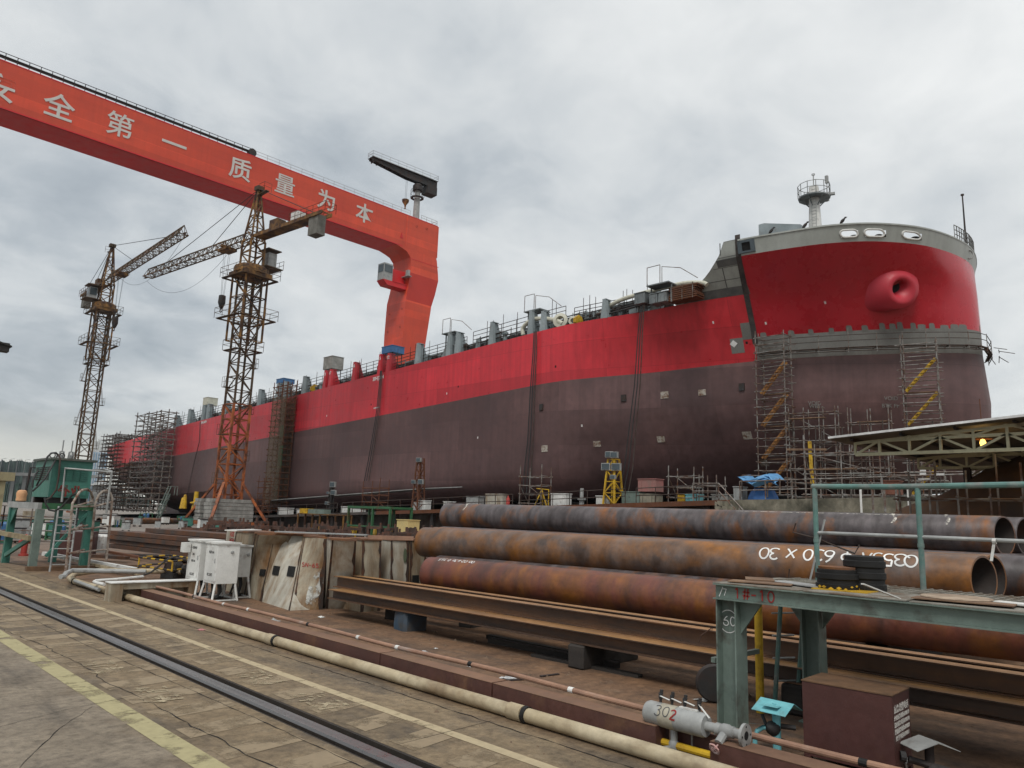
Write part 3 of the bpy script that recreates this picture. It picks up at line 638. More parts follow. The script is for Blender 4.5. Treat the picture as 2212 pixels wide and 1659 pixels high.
# square fairlead window in the bulwark end
fc = bow_y(*Z('z7', 303, 545), 23.2)
mb = MB(); y_, b_ = fc
for z0, z1, yo0, yo1 in ((22.75, 22.9, -.62, .62), (23.55, 23.7, -.62, .62), (22.9, 23.55, -.62, -.32), (22.9, 23.55, .32, .62)):
    mb.prism([S(SX-hb_at(y_+yo, z)-.02, y_+yo, z) for yo, z in ((yo0, z0), (yo1, z0), (yo1, z1), (yo0, z1))], (-.12, 0, 0))
mb.build('fairlead_frame', M('fairlead_blue_grey', (.10, .13, .15), rough=.5), ship)
mb = MB(); mb.prism([S(SX-hb_at(y_+yo, z)-.03, y_+yo, z) for yo, z in ((-.32, 22.9), (.32, 22.9), (.32, 23.55), (-.32, 23.55))], (-.02, 0, 0)); mb.build('fairlead_opening', mBlack, ship)
for (pa, nm) in ((Z('z7', 1852, 570), 'stem_fairlead'),):
    yy, bb = bow_y(*pa, 23.2); c = S(SX-bb, yy, 23.2); f = MB()
    nrm = Vector((-.8, -.6, 0)).normalized(); t1 = Vector((.6, -.8, 0))
    f.tube([c+nrm*.05+t1*.28*math.cos(R(a))+Vector((0, 0, .36*math.sin(R(a)))) for a in range(0, 361, 24)], .07, 6); f.build(nm, mGreyPaint, ship, True)
# hull side: anode plates, diamond patch, outlets
def patch(px_, py_, z0=None, w=.5, h=.5, mat=mWhite, name='anode_plate', off=.05, rot=0.):
    p = AX(px_, py_, 50.)
    for _ in range(12):
        zs = p.z+T*(p.y-50); bb = hb_at(p.y, zs); p = AX(px_, py_, SX-bb)
    zs = p.z+T*(p.y-50); c_, s_ = math.cos(rot), math.sin(rot)
    m2 = MB(); m2.prism([S(SX-hb_at(p.y+u, zs+v), p.y+u, zs+v) for u, v in [(a*w/2*c_-b_*h/2*s_, a*w/2*s_+b_*h/2*c_) for a, b_ in ((-1, -1), (1, -1), (1, 1), (-1, 1))]], (-off, 0, 0))
    return m2.build(name, mat, ship), p
ano = M('anode_white', (.42, .40, .36), (.3, .27, .22), rust=RUST, ramt=.45, rscale=4., scale=3., rough=.7)
for k, v in (('z5', (1860, 1545)), ('z6', (1150, 1370)), ('z8', (313, 870))): patch(*Z(k, *v), w=.66, h=.6, mat=ano)
for x, y in ((1290, 959), (1428, 949), (1517, 848), (1650, 1000)): patch(x, y, w=.6, h=.5, mat=ano)
for x, y in ((1348, 860), (1603, 836), (1170, 880)): patch(x, y, w=.4, h=.6, mat=mDark, name='lifting_lug', off=.12)
patch(*Z('z6', 1755, 922), w=.42, h=.42, mat=mChalk, name='diamond_mark', rot=R(45), off=.03)
for k, v in (('z5', (1945, 898)), ('z6', (195, 1120)), ('z6', (1868, 912)), ('z5', (1178, 1056)), ('z5', (492, 1198))): patch(*Z(k, *v), w=.16, h=.2, mat=mBlack, name='outlet_hole', off=.01)
for k, v in (('z5', (1088, 1110)), ('z6', (1575, 735)), ('z7', (440, 1063)), ('z7', (847, 921)), ('z5', (2152, 1364)), ('z5', (1332, 1458)), ('z6', (425, 1638)), ('z5', (142, 1286))): patch(*Z(k, *v), w=.12, h=.2, mat=mChalk, name='chalk_tick', off=.01)
_, p = patch(*Z('z5', 533, 1223), w=1.1, h=.12, mat=mChalk, name='load_mark', off=.02)
for key, s_, (k, x, y), sz in (('frame_mark', '30H|20H', ('z5', 548, 990), .62), ('frame_mark', '30H|40H', ('z4', 1165, 452), .62)):
    p = AX(*Z(k, x, y), 50.); text(s_, sz, p+Vector((-.02, 0, 0)), (0, -1, T), (0, T, 1), key, mChalk, ship, bold=.012)
for s_, k, x, y in (('VOID', 'z8', 775, 650), ('WBTK', 'z8', 790, 672), ('VOID', 'z8', 1298, 617), ('BTK FP', 'z8', 1295, 668)):
    o_, p = patch(*Z(k, x, y), w=.05, h=.05, mat=mHullBrown, name='chalk_dot', off=.004)
    text(s_, .42, p+Vector((-.06, -.03, 0)), Vector((.62, -.78, 0)), (0, 0, 1), 'chalk_letters', mHullGrey, ship)
# drain streak lines, hanging hoses are separate things further on
# deck edge stanchions: tapered brackets in pairs
def stanchion(y, h, red, num=None, w=.78):
    x0 = SX-hb_at(y, 20.05); mb = MB()
    mb.prism([S(x0+.05, y-w/2, 20.03), S(x0+.05, y+w/2, 20.03), S(x0+.05, y+w*.22, 20.03+h), S(x0+.05, y-w*.22, 20.03+h)], (.35, 0, 0))
    mb.prism([S(x0+.05, y-w*.27, 20.03+h), S(x0+.05, y+w*.27, 20.03+h), S(x0+.05, y+w*.27, 20.1+h), S(x0+.05, y-w*.27, 20.1+h)], (.9, 0, 0))
    mb.prism([S(x0+.4, y+.04, 20.03), S(x0+1.9, y+.04, 20.03), S(x0+.95, y+.04, 20.0+h), S(x0+.4, y+.04, 20.0+h)], (0, -.08, 0))
    o_ = mb.build('deck_stanchion', mHullRed if red else mStanGrey, ship)
    if num: text(num, .55, S(x0+.03, y, 19.9+h*.85), (0, -1, T), (0, T, 1), 'stanchion_number', mChalk, o_, bold=.01)
for k, x, y1, y0, red, num in (('z5', 120, 935, 1070, 1, '13'), ('z5', 162, 925, 1060, 1, '17'), ('z5', 350, 868, 1005, 1, '16'), ('z5', 553, 808, 960, 1, '15'), ('z5', 622, 800, 930, 1, '12'), ('z5', 850, 720, 885, 0, 0), ('z5', 1098, 640, 815, 0, 0), ('z5', 1165, 632, 800, 0, 0),
                          ('z5', 1435, 552, 730, 0, 0), ('z5', 1745, 462, 640, 0, 0), ('z6', 80, 640, 800, 0, 0), ('z6', 620, 535, 680, 0, 0), ('z6', 1060, 410, 595, 0, 0), ('z4', 1035, 355, 470, 0, 0), ('z4', 1147, 322, 435, 0, 0), ('z4', 1186, 312, 425, 0, 0), ('z4', 1318, 285, 390, 0, 0),
                          ('z4', 1590, 197, 320, 0, 0), ('z4', 1735, 150, 275, 0, 0), ('z4', 1790, 135, 265, 0, 0), ('z4', 1943, 95, 225, 0, 0), ('z4', 930, 400, 480, 0, 0)):
    bx_, by_ = Z(k, x, y0); p = AX(bx_, by_, 50.3)
    for _ in range(6): p = AX(bx_, by_, SX-hb_at(p.y, 20.05)+.1)
    _, ty = Z(k, x, y1); h = max(1.3, (ray(bx_, ty).z/ray(bx_, ty).x*p.x+H)-(20.03-T*(p.y-50)))
    stanchion(p.y, h, red, num or None)
# hatch coaming with ribs running down the deck, pipes on it
mb = MB()
for y0, y1 in ((38, 54), (56, 72), (74, 92), (94, 112), (114, 130)):
    mb.prism([S(52.9, y0, 20.02), S(52.9, y1, 20.02), S(52.9, y1, 21.35), S(52.9, y0, 21.35)], (26, 0, 0))
    mb.prism([S(52.4, y0, 21.35), S(52.4, y1, 21.35), S(52.4, y1, 21.6), S(52.4, y0, 21.6)], (27, 0, 0))
mb.build('hatch_coaming', mDeckGrey, ship)
mb = MB(); y = 37.
while y < 131:
    w = random.choice((.12, .12, .4, .75)); h = random.uniform(.8, 1.3); xo = random.uniform(.5, 1.6)
    mb.prism([S(52.9-xo, y, 20.02), S(52.9-xo, y+w, 20.02), S(52.9-xo, y+w, 20.02+h), S(52.9-xo, y, 20.02+h)], (xo*.9 if w < .3 else .5, 0, 0)); y += w+random.uniform(.35, 1.1)
mb.build_each('deck_rib', mStanGrey, ship)
mb = MB()
for z_, x_ in ((20.5, 51.3), (20.9, 51.8), (21.2, 52.2)): mb.tube([S(x_, y, z_) for y in (34, 60, 90, 132)], .09, 6)
for y in range(36, 132, 3): mb.tube([S(51.2, y, 20.02), S(51.2, y, 21.1), S(52.3, y, 21.1)], .05, 5)
mb.build('deck_pipe', mDark, ship)
rnd = random.Random(31)
for i in range(95):                       # valves, boxes, fairleads and short pipes crowding the deck edge
    y = rnd.uniform(33.5, 133) if i % 3 else rnd.uniform(33.5, 62); x = SX-hb_at(y, 20.05)+rnd.uniform(.5, 2.2); k_ = rnd.random(); mb = MB(); h = rnd.uniform(.5, 1.5)
    if k_ < .35: mb.prism([S(x, y, 20.02), S(x, y+rnd.uniform(.3, 1.1), 20.02), S(x, y+.3, 20.02+h), S(x, y, 20.02+h)], (.5, 0, 0))
    elif k_ < .6: mb.lathe([(.001, 0), (.22, 0), (.22, h*.7), (.34, h*.72), (.34, h*.85), (.12, h), (.001, h)], S(x, y, 20.02), n=8)
    elif k_ < .8: mb.tube([S(x, y, 20.02), S(x, y, 20.1+h), S(x, y+.5, 20.3+h), S(x, y+.8, 20.1+h), S(x, y+.8, 19.9+h*.9)], .07, 6)
    else:
        for q in (0, .5, 1.0): mb.tube([S(x, y, 20.3+q), S(x, y+3.2, 20.3+q)], .045, 5)
        for q in (0, 1.6, 3.2): mb.tube([S(x, y+q, 20.02), S(x, y+q, 21.5)], .045, 5)
    mb.build('deck_fitting', rnd.choice((mDark, mStanGrey, mDeckGrey, mScafDark, mDeckGrey)), ship)
# ------------------------------------------------------------------ slipway
def slz(y): return 3.25-.038*(y-50)             # top of the slipway walkway
slip = thing('slipway', 'raised dark steel and concrete slipway deck carrying the ship', 'slipway', (60, 70, 0))
mSlipWall = M('slipway_wall', (.11, .10, .092), (.05, .046, .043), rust=DRUST, ramt=.45, rscale=.4, scale=.5, rough=.9, streak=.4)
mb = MB(); mb.add([(47.6, 25, -.1), (47.6, 175, -.1), (47.6, 175, slz(175)-.3), (47.6, 25, slz(25)-.3)], [(0, 1, 2, 3)]); mb.build('retaining_wall', mSlipWall, slip)
mb = MB(); mb.prism([(45.6, 25, slz(25)), (45.6, 120, slz(120)), (45.6, 120, slz(120)-.28), (45.6, 25, slz(25)-.28)], (52, 0, 0)); mb.build('slipway_deck', mSlipWall, slip)
mb = MB()
for y in range(27, 118, 6): mb.bx(45.9, 46.3, y, y+.4, -.1, slz(y)-.27)
mb.build_each('slipway_pillar', mDark, slip)
mb = MB(); mb.prism([(45.55, 25, slz(25)+.02), (45.55, 66, slz(66)+.02), (45.55, 66, slz(66)-.32), (45.55, 25, slz(25)-.32)], (-.06, 0, 0)); mb.build('edge_beam', mScafRust, slip)
# concrete apron at the bow end, with a stair
mb = MB(); mb.prism([(44.4, 24.6, -.1), (44.4, 8, -.1), (44.4, 8, 4.55), (44.4, 24.6, 4.15)], (56, 0, 0)); tag(mb.build('bow_apron', mConcOld, None, origin=(70, 16, 0)), 'stained concrete apron wall below the bow at the upper end', 'concrete wall')
mb = MB()
for i in range(8): mb.bx(43.0, 44.35, 24.4-i*.34, 24.74-i*.34, 4.05-i*.34-.34, 4.05-i*.34)
mb.prism([(43.0, 24.9, 4.0), (43.0, 24.9, 3.3), (43.0, 22.2, .9), (43.0, 21.8, 1.3)], (.12, 0, 0)); mb.prism([(44.23, 24.9, 4.0), (44.23, 24.9, 3.3), (44.23, 22.2, .9), (44.23, 21.8, 1.3)], (.11, 0, 0))
st = thing('concrete_stair', 'narrow concrete stair down from the slipway walkway by the blue tarpaulin', 'stair', (43.6, 23, 0)); mb.build('steps', mConcOld, st)
mb = MB()
for h in (.55, 1.05): mb.tube([(43.0, 26.5, 4.1+h), (43.0, 24.6, 4.1+h), (43.0, 21.8, 1.3+h)], .035, 5)
for y, z in ((26.5, 4.1), (24.6, 4.1), (23.2, 2.7), (21.8, 1.3)): mb.tube([(43.0, y, z), (43.0, y, z+1.05)], .03, 5)
mb.build('handrail', mScaf, st)
# long pale plank walkway under the bilge
mb = MB(); mb.prism([(47.6, 95, 3.55), (49.3, 95, 3.55), (49.3, 60, 5.15), (48.6, 56, 5.3), (47.6, 61, 5.1)], (0, 0, .07)); mb.build('plank', mb and mGreyPaint, None)
tag(bpy.context.scene.collection.objects[-1], 'long pale grey staging board running low under the turn of the hull', 'board')
# keel blocks
kb0 = None
for i, y in enumerate(range(40, 140, 8)):
    for x in (56, 66, 76):
        if x > 60 and y > 90: continue
        z0 = slz(y); z1 = KEEL-T*(y-50)-.02
        if kb0 is None:
            kb0 = thing('keel_block', 'dark timber and concrete keel block in the shadow under the hull', 'keel block', (x, y, z0), 0, 'keel blocks under the ship')
            m2 = MB(); m2.box((x, y, z0+.45), (2.2, 1.2, .9)); m2.build('concrete_base', mConc, kb0); m2 = MB(); m2.box((x, y, z0+1.05), (1.6, .9, .3)); m2.build('timber_cap', mTimber, kb0)
        else: dup(kb0, (x, y, z0))

# ------------------------------------------------------------------ gantry crane
G0, G1, GT, GB = 123., 129.3, 65.2, 58.0
gan = thing('gantry_crane', 'huge orange red gantry crane with white characters spanning over the ship', 'gantry crane', (60, 126, 0))
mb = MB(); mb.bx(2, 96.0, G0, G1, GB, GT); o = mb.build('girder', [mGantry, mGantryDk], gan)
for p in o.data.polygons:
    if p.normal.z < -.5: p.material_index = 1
mb = MB(); mb.bx(2, 87., G0-.02, G0+.25, GB+.0, GB+.22); mb.bx(2, 96., G0-.03, G0+.3, GT-.05, GT+.12); mb.build('girder_flange', mGantryDk, gan)
# rigid leg with fillet, bulge and taper; front and inner outlines measured at the face
zs = [58.0, 57.6, 57.2, 56.2, 54.6, 52.9, 49.5, 46.8, 40, 33, 20, 0]
xl = [85.4, 87.0, 88.2, 89.2, 89.55, 89.45, 89.05, 88.7, 88.5, 88.5, 88.9, 89.6]
xr = [96., 96.2, 96.35, 96.5, 96.8, 97.0, 96.3, 95.5, 94.7, 93.9, 93.2, 92.9]
mb = MB()
y0s = [G0]*6+[G0, G0, G0, G0, G0+.2, G0+.4]; y1s = [G1]*6+[G1+.2, G1+.5, G1+.4, G1+.2, G1, G1]
mb.grid([[Vector((a, y0, z)), Vector((b_, y0, z)), Vector((b_, y1, z)), Vector((a, y1, z))] for z, a, b_, y0, y1 in zip(zs, xl, xr, y0s, y1s)], close=True)
leg = mb.build('leg', [mGantry, mGantryMid], gan, 25)
for p in leg.data.polygons:
    c = p.center+Vector(leg.parent.location)
    if abs(p.normal.y) > .9 and c.y < 125 and 46.5 < c.z < 53: p.material_index = 1
mb = MB()
mb.bx(95.98, 96.35, G0, G1, 58, GT); mb.bx(87.68, 87.9, G0-.05, G0, GB+.2, GT); mb.build_each('leg_head', mGantry, gan)
mb = MB(); mb.bx(88.8, 96.9, G0-.03, G0+.02, 55.9, 56.0); mb.bx(86.6, 97.0, G1-.1, G1+.04, 58., GT); mb.build('weld_band', mGantryDk, gan)
mb = MB()
for x, z in ((89.0, 45.0), (88.85, 41.0)):
    for y in (G0+1., G1-.9): mb.lathe([(.22, 0), (.22, .06)], (x-.45, y, z-.6*(y-G0)/6), (-1, 0, 0), 10)
for x, z in ((90.3, 63.4), (93., 63.7)): mb.lathe([(.25, 0), (.25, .06)], (x, G0-.05, z), (0, -1, 0), 10)
mb.build('porthole', mDark, gan)
mb = MB(); mb.prism([(86.2, G0-.08, 59.7), (86.55, G0-.08, 61.0), (86.9, G0-.08, 59.7)], (0, .08, 0)); mb.build('warning_sign', mGantryDk, gan)
near = MB()
near.grid([[Vector((a, G0+.5, z)), Vector((b_, G0+.5, z)), Vector((b_, G1-.5, z)), Vector((a, G1-.5, z))] for z, a, b_ in ((58.1, 2.3, 8.5), (50, 3., 7.6), (0, 3.6, 6.6))], close=True); near.build('leg', mGantry, gan)
# characters
for i, (ch, k, x, y, w) in enumerate((('安', 'z1', -8, 478, 0), ('全', 'z1', 465, 635, 0), ('第', 'z1', 945, 780, 0), ('一', 'z1', 1372, 932, 0), ('质', 'z2', 345, 350, 0), ('量', 'z2', 697, 475, 0), ('为', 'z2', 1025, 595, 0), ('本', 'z2', 1323, 697, 0))):
    p = AY(*Z(k, x, y), G0-.03)
    text(ch, 4.25, p, (1, 0, 0), (0, 0, 1), 'character', mWhiteSign, gan, depth=.02, bold=.055 if ch not in '第量' else .035)
# railing and festoon track along the top
mb = MB(); mb.rail([(53.5, G0+.15, GT+.1), (88.5, G0+.15, GT+.1)], 1.15, .035, 2.3); mb.rail([(91.5, G0+.15, GT+.1), (95.9, G0+.15, GT+.1), (95.9, G1, GT+.1)], 1.15, .04, 1.5); mb.build('railing', mGreyPaint, gan)
mb = MB(); mb.rail([(3, G0+.15, GT+.1), (52.5, G0+.15, GT+.1)], 1.25, .06, 1.5, mids=(.3, .62)); mb.tube([(3, G0+.3, GT+.75), (52.5, G0+.3, GT+.75)], .16, 6); mb.lathe([(.001, -.4), (.75, -.4), (.75, .4), (.001, .4)], (52.9, G0+.4, GT+.7), (0, 1, 0), 14); mb.build('cable_track', mDark, gan)
# driver's cabin on the inner side of the leg
cabx = AY(*Z('z2', 1490, 1150), G0+1.6); cx_, cz_ = cabx.x, cabx.z
mb = MB(); mb.bx(cx_-1.1, cx_+1.1, G0+.6, G0+2.8, cz_-1.9, cz_+1.7); cb = mb.build('operator_cabin', mGreyPaint, gan)
mb = MB(); mb.bx(cx_-1.16, cx_-1.1, G0+.8, G0+2.6, cz_-.2, cz_+1.4); mb.bx(cx_-.95, cx_+.95, G0+.54, G0+.6, cz_-.2, cz_+1.4); mb.build('cabin_window', mGlass, cb)
mb = MB(); mb.prism([(cx_-1.2, G0+.5, cz_-1.9), (89.2, G0+.5, cz_-1.9), (89.2, G0+.5, cz_-2.9), (cx_-.2, G0+.5, cz_-2.9)], (0, 2.4, 0)); mb.bx(cx_+1.1, 89.3, G0+.4, G0+3.0, cz_-1.9, cz_-1.75); mb.bx(cx_+1.15, 89.0, G0+1.4, G0+2.8, cz_-1.7, cz_+1.2); mb.build('cabin_bracket', mGantryDk, gan)
mb = MB(); mb.bx(88.2, 89.2, G0-.9, G0+2.2, cz_-.2, cz_-.05); mb.bx(88.35, 88.9, G0-.6, G0+.2, cz_, cz_+1.2); mb.build('equipment_shelf', mGreyPaint, gan)
# slewing service jib on top of the gantry (a crane of its own)
pb = AY(*Z('z2', 1730, 705), G0+2); pt = AY(*Z('z2', 1745, 470), G0+2)
jib = thing('jib_crane', 'dark grey slewing jib crane mounted on top of the gantry end', 'jib crane', (pb.x, pb.y, GT))
px0, py0, zt = pb.x, G0+2., pt.z
mb = MB(); mb.tube([(px0, py0, GT), (px0, py0, zt)], .75, 16, r1=.6); mb.build('post', mGreyPaint, jib, True)
mb = MB(); mb.lathe([(.6, -1.6), (1.1, -1.5), (1.1, -.4), (.8, 0), (.001, 0)], (px0, py0, zt+.3), n=16); mb.build('slewing_ring', mDark, jib, True)
e0 = AY(*Z('z2', 1370, 290), G0+2.6); e1 = AY(*Z('z2', 1885, 470), G0+1.6)
ad = (Vector((e0.x, e0.y, 0))-Vector((e1.x, e1.y, 0))).normalized(); zt2 = zt+.6; zsl = 1.7
tipL = (Vector((e0.x, e0.y, 0))-Vector((px0, py0, 0))).length; bkL = (Vector((e1.x, e1.y, 0))-Vector((px0, py0, 0))).length
side = Vector((-ad.y, ad.x, 0)); base_ = Vector((px0, py0, zt2))
mb = MB()
for s_ in (-.55, .55):
    mb.prism([base_+side*s_+ad*d+Vector((0, 0, h)) for d, h in ((-bkL, 0), (tipL*.25, 0), (tipL, 1.05), (tipL, 1.6), (-bkL, 1.6))], side*.12)
for i in range(14): d = -bkL+(tipL+bkL)*(i+.5)/14; mb.box(base_+ad*d+Vector((0, 0, 1.15)), (1.3, .15, .9), math.atan2(-ad.x, ad.y))
mb.prism([base_+side*s_+ad*d+Vector((0, 0, 1.6)) for s_, d in ((-1, -bkL), (1, -bkL), (1, tipL), (-1, tipL))], (0, 0, .12)); mb.build('jib_beam', mDark, jib)
mb = MB(); mb.box(base_-ad*(bkL-1.5)+Vector((0, 0, -.9)), (2.2, 2.6, 1.8), math.atan2(-ad.x, ad.y)); mb.build('counterweight', mDark, jib)
mb = MB(); A_ = [base_+side*s_+ad*d+Vector((0, 0, 1.72)) for s_, d in ((1, -bkL), (1, tipL), (-1, tipL), (-1, -bkL), (1, -bkL))]; mb.rail(A_, 1.2, .035, 2.2); mb.build('jib_railing', mGreyPaint, jib)
mb = MB(); mb.lathe([(.9, -.15), (1.5, -.15), (1.5, 0), (.9, 0)], (px0, py0, zt-2.8), n=10); mb.rail([(px0+1.5*math.cos(R(a)), py0+1.5*math.sin(R(a)), zt-2.8) for a in range(0, 361, 45)], 1.7, .035, 1.2); mb.build('jib_platform', mDark, jib)
hk = base_+ad*(tipL*.24); hz = AY(*Z('z2', 1650, 600), hk.y).z
mb = MB()
for s_ in (-.25, .25): mb.tube([hk+side*s_, Vector((hk.x+side.x*s_, hk.y+side.y*s_, hz+.6))], .03, 4)
mb.build('hoist_rope', mCable, jib)
mb = MB(); mb.lathe([(.001, .7), (.8, .55), (.75, .1), (.25, -.6), (.12, -1.3), (.25, -1.5), (.001, -1.6)], (hk.x, hk.y, hz), n=10); mb.build('hook_block', mCraneY, jib, True)

# ------------------------------------------------------------------ tower cranes
mConcDk = M('dark_concrete', (.20, .195, .175), (.12, .115, .10), scale=1.5, rough=.9, streak=.4)
def tower_crane(loc, label, zj, ztop, w, jl, cl, az, zorange, zplat, loc_base, laddz):
    t = thing('tower_crane', label, 'tower crane', (loc[0], loc[1], 0), 0, 'tower cranes beside the ship')
    X, Y = loc; a = R(az); d = Vector((math.sin(a), math.cos(a), 0)); s_ = Vector((d.y, -d.x, 0)); c = Vector((X, Y, 0)); z3 = Vector((0, 0, 1))
    ub = (math.sin(a+R(0)), math.cos(a+R(0)), 0)
    zr = zj-4.2
    if zorange > loc_base:
        mb = MB(); mb.lattice(c+z3*loc_base, c+z3*zorange, w, w, 1.7, .13, .065, up=ub); mb.build('lower_mast', mCraneO, t)
    mb = MB(); mb.lattice(c+z3*zorange, c+z3*zr, w*.94, w*.94, 1.7, .105, .05, up=ub); mb.build('mast', mCraneDk, t)
    mb = MB(); mb.lattice(c+z3*(zr-8.8), c+z3*(zr-.6), w*1.36, w*1.36, 2.7, .10, .05, up=ub); mb.build('climbing_cage', mCraneY, t)
    for zp, k in zplat:
        mb = MB(); r = w*k
        for i in range(4):
            p, q = [c+z3*zp+(d*(r*u)+s_*(r*v)) for u, v in ((-1, -1), (1, -1), (1, 1), (-1, 1), (-1, -1))[i:i+2]]
            mb.bar(p, q, .5, .06)
        mb.rail([c+z3*(zp+.05)+(d*(r*1.12*u)+s_*(r*1.12*v)) for u, v in ((-1, -1), (1, -1), (1, 1), (-1, 1), (-1, -1))], 1.25, .03, 1.6)
        mb.build('work_platform', mCraneDk, t)
    mb = MB(); mb.lathe([(w*.7, -.7), (w*.95, -.5), (w*.95, .2), (w*.75, .5)], c+z3*(zr+.2), n=12); mb.box(c+z3*(zr-.5), (w*1.7, w*1.7, .6), -a); mb.build('slewing_ring', mCraneY, t)
    mb = MB(); mb.lattice(c+z3*(zr+.7), c+z3*(zj-.3), w*.9, w*.9, 1.6, .1, .06, up=ub); mb.lattice(c+z3*(zj-.3), c+z3*(ztop-.4)+d*.1, w*.85, w*.85, 1.5, .09, .05, up=ub, w2=.35, h2=.35); mb.build('tower_head', mCraneY, t)
    mb = MB(); top = c+z3*ztop; mb.box(top, (.9, .9, .5), -a); mb.bar(top-d*.2+z3*-.9, top-d*1.9+z3*-.7, .5, .08); mb.rail([top-d*.8-s_*.5+z3*-.8, top-d*1.9-s_*.5+z3*-.8, top-d*1.9+s_*.5+z3*-.8], 1.1, .025, .8); mb.build('head_platform', mCraneDk, t)
    mb = MB(); ck = c+s_*(w*1.0)+z3*(zr+2.0)-d*.3; mb.box(ck, (1.15, 1.5, 1.75), -a); cb = mb.build('cab', mGreyPaint, t)
    mb = MB(); mb.box(ck+d*.72+z3*.2, (1.0, .2, 1.2), -a); mb.box(ck+s_*.57+z3*.25, (.08, 1.1, 1.0), -a); mb.build('cab_window', mGlass, cb)
    mb = MB(); mb.box(ck-z3*1.1, (2.4, 2.8, .1), -a); mb.rail([ck-z3*1.05+d*1.4+s_*1.2, ck-z3*1.05-d*1.4+s_*1.2], 1.1, .03, .9); mb.box(ck+z3*1.25, (1.9, 2.3, .12), -a); mb.build('cab_deck', mCraneDk, t)
    # jib: triangular lattice, its top chord up
    j0 = c+d*(w*.5)+z3*zj; j1 = c+d*jl+z3*zj
    mb = MB(); mb.lattice(j0+z3*.6, j1+z3*.6, 1.25, 1.25, 1.15, .065, .032, tri=True); mb.bar(j1-s_*.7, j1+s_*.7, .12); mb.bar(j1+z3*.0, j1+d*.9, .3, .08); mb.build('jib', mCraneDk, t)
    mb = MB(); kz = zj+.1; k0, k1 = c-d*(w*.3)+z3*kz, c-d*cl+z3*kz
    for q in (-.65, .65): mb.bar(k0+s_*q, k1+s_*q, .16, .42)
    for i in range(8): p = k0.lerp(k1, i/7); mb.bar(p-s_*.65, p+s_*.65, .12)
    mb.box(k0.lerp(k1, .42)-z3*.15, (1.3, cl*.72, .08), -a); cj = mb.build('counter_jib', mCraneY, t)
    mb = MB(); mb.rail([k0.lerp(k1, .55)-s_*.75, k1-d*.6-s_*.75, k1-d*.6+s_*.75, k0.lerp(k1, .55)+s_*.75], 1.1, .028, 1.2); mb.build('jib_railing', mScafRust, t)
    mb = MB()
    for i in range(5): mb.box(k1+d*(1.0+i*.33)-z3*1.15, (1.15, .29, 2.3+.02*(i % 2)), -a)
    mb.build('counterweight', mConcDk, t)
    mb = MB(); mb.box(k0.lerp(k1, .6)+z3*.75, (1.1, 1.3, 1.1), -a); mb.build('winch_box', mWhite, t)
    mb = MB(); mb.box(k0.lerp(k1, .3)+z3*.7, (1.2, 1.6, 1.2), -a); mb.build('winch', mCraneY, t)
    mb = MB()
    for f in (.36, .80): mb.tube([top, c+d*(jl*f)+z3*(zj+1.25)], .045, 5)
    mb.tube([top, k1+d*1.5+s_*.5+z3*.2], .04, 5); mb.tube([top, k1+d*1.5-s_*.5+z3*.2], .04, 5); mb.build('tie_rod', mCable, t)
    tr = c+d*(jl*(.22 if cl > 12.5 else .14))+z3*(zj-.2)
    mb = MB(); mb.box(tr, (1.6, 1.9, .3), -a); mb.box(tr+z3*.4, (1.9, .4, .3), -a); mb.rail([tr-s_*.9-d, tr-s_*.9+d], .9, .03, .9); mb.build('trolley', mCraneY, t)
    hz = zj-laddz
    mb = MB()
    for u, v in ((-.35, -.2), (.35, -.2), (-.35, .2), (.35, .2)): mb.tube([tr+s_*u+d*v, tr+s_*(u*.4)+d*v*.5-z3*(zj-.2-hz)], .018, 4)
    mb.build('hoist_rope', mCable, t)
    hp = Vector((tr.x, tr.y, hz)); mb = MB(); mb.lathe([(.001, .5), (.42, .35), (.45, -.6), (.25, -1.2), (.1, -1.4)], hp, n=10); mb.tube([hp+z3*-1.4+d*(.22*math.sin(R(b_)))-z3*(.22-.22*math.cos(R(b_))) for b_ in range(0, 271, 30)], .06, 5); mb.build('hook_block', mDark, t, True)
    # sagging cables beneath the jib
    mb = MB(); mb.tube([tr+(j1-tr)*u-z3*(3.2*4*u*(1-u)+.6) for u in [i/12 for i in range(13)]], .02, 4); mb.build('sag_cable', mCable, t)
    for i in range(6):
        mb = MB(); zb = loc_base+3+i*(zr-12-loc_base)/6.; sd = 1 if i % 2 else -1; p = c+s_*(sd*w*.5)+z3*zb
        mb.box(p+s_*(sd*.45), (.9, .9, .05), -a); mb.rail([p+s_*(sd*.1)-d*.45, p+s_*(sd*.9)-d*.45, p+s_*(sd*.9)+d*.45], 1.2, .022, .6)
        for q in (-.2, .2): mb.tube([p+s_*(sd*.75)+d*q, p+s_*(sd*.3)+d*q+z3*(2.8)], .025, 4)
        for r_ in range(9): pp = p+s_*(sd*(.75-.05*r_))+z3*(.31*r_+.15); mb.tube([pp-d*.2, pp+d*.2], .018, 4)
        mb.build('mast_ladder', mCraneDk, t)
    return t, c, d, s_
z2f = lambda x, y, Yp: AY(*Z('z3', x, y), Yp).z
tcB, cB, dB, sB = tower_crane((37.9, 85.), 'nearer tower crane with orange mast foot, jib pointing left, standing on concrete ballast', 35.2, 41.9, 2.15, 27.3, 14.2, -7.0, 14.5, ((30.0, 1.05), (24.9, 1.1), (21.0, .7)), 2.2, 6.6)
ob = tcB
for nm_, (ox, oy, n, wx, wy) in (('ballast_stack', (-.2, -1.2, 6, 4.9, 1.9)), ('ballast_stack', (-.2, 2.2, 6, 4.6, 1.7))):
    mb = MB()
    for i in range(n): mb.box((37.9+ox+random.uniform(-.06, .06), 85+oy+random.uniform(-.05, .05), 1.15+i*.42), (wx+random.uniform(-.1, .15), wy, .385))
    mb.build(nm_, mConc, ob)
mb = MB()
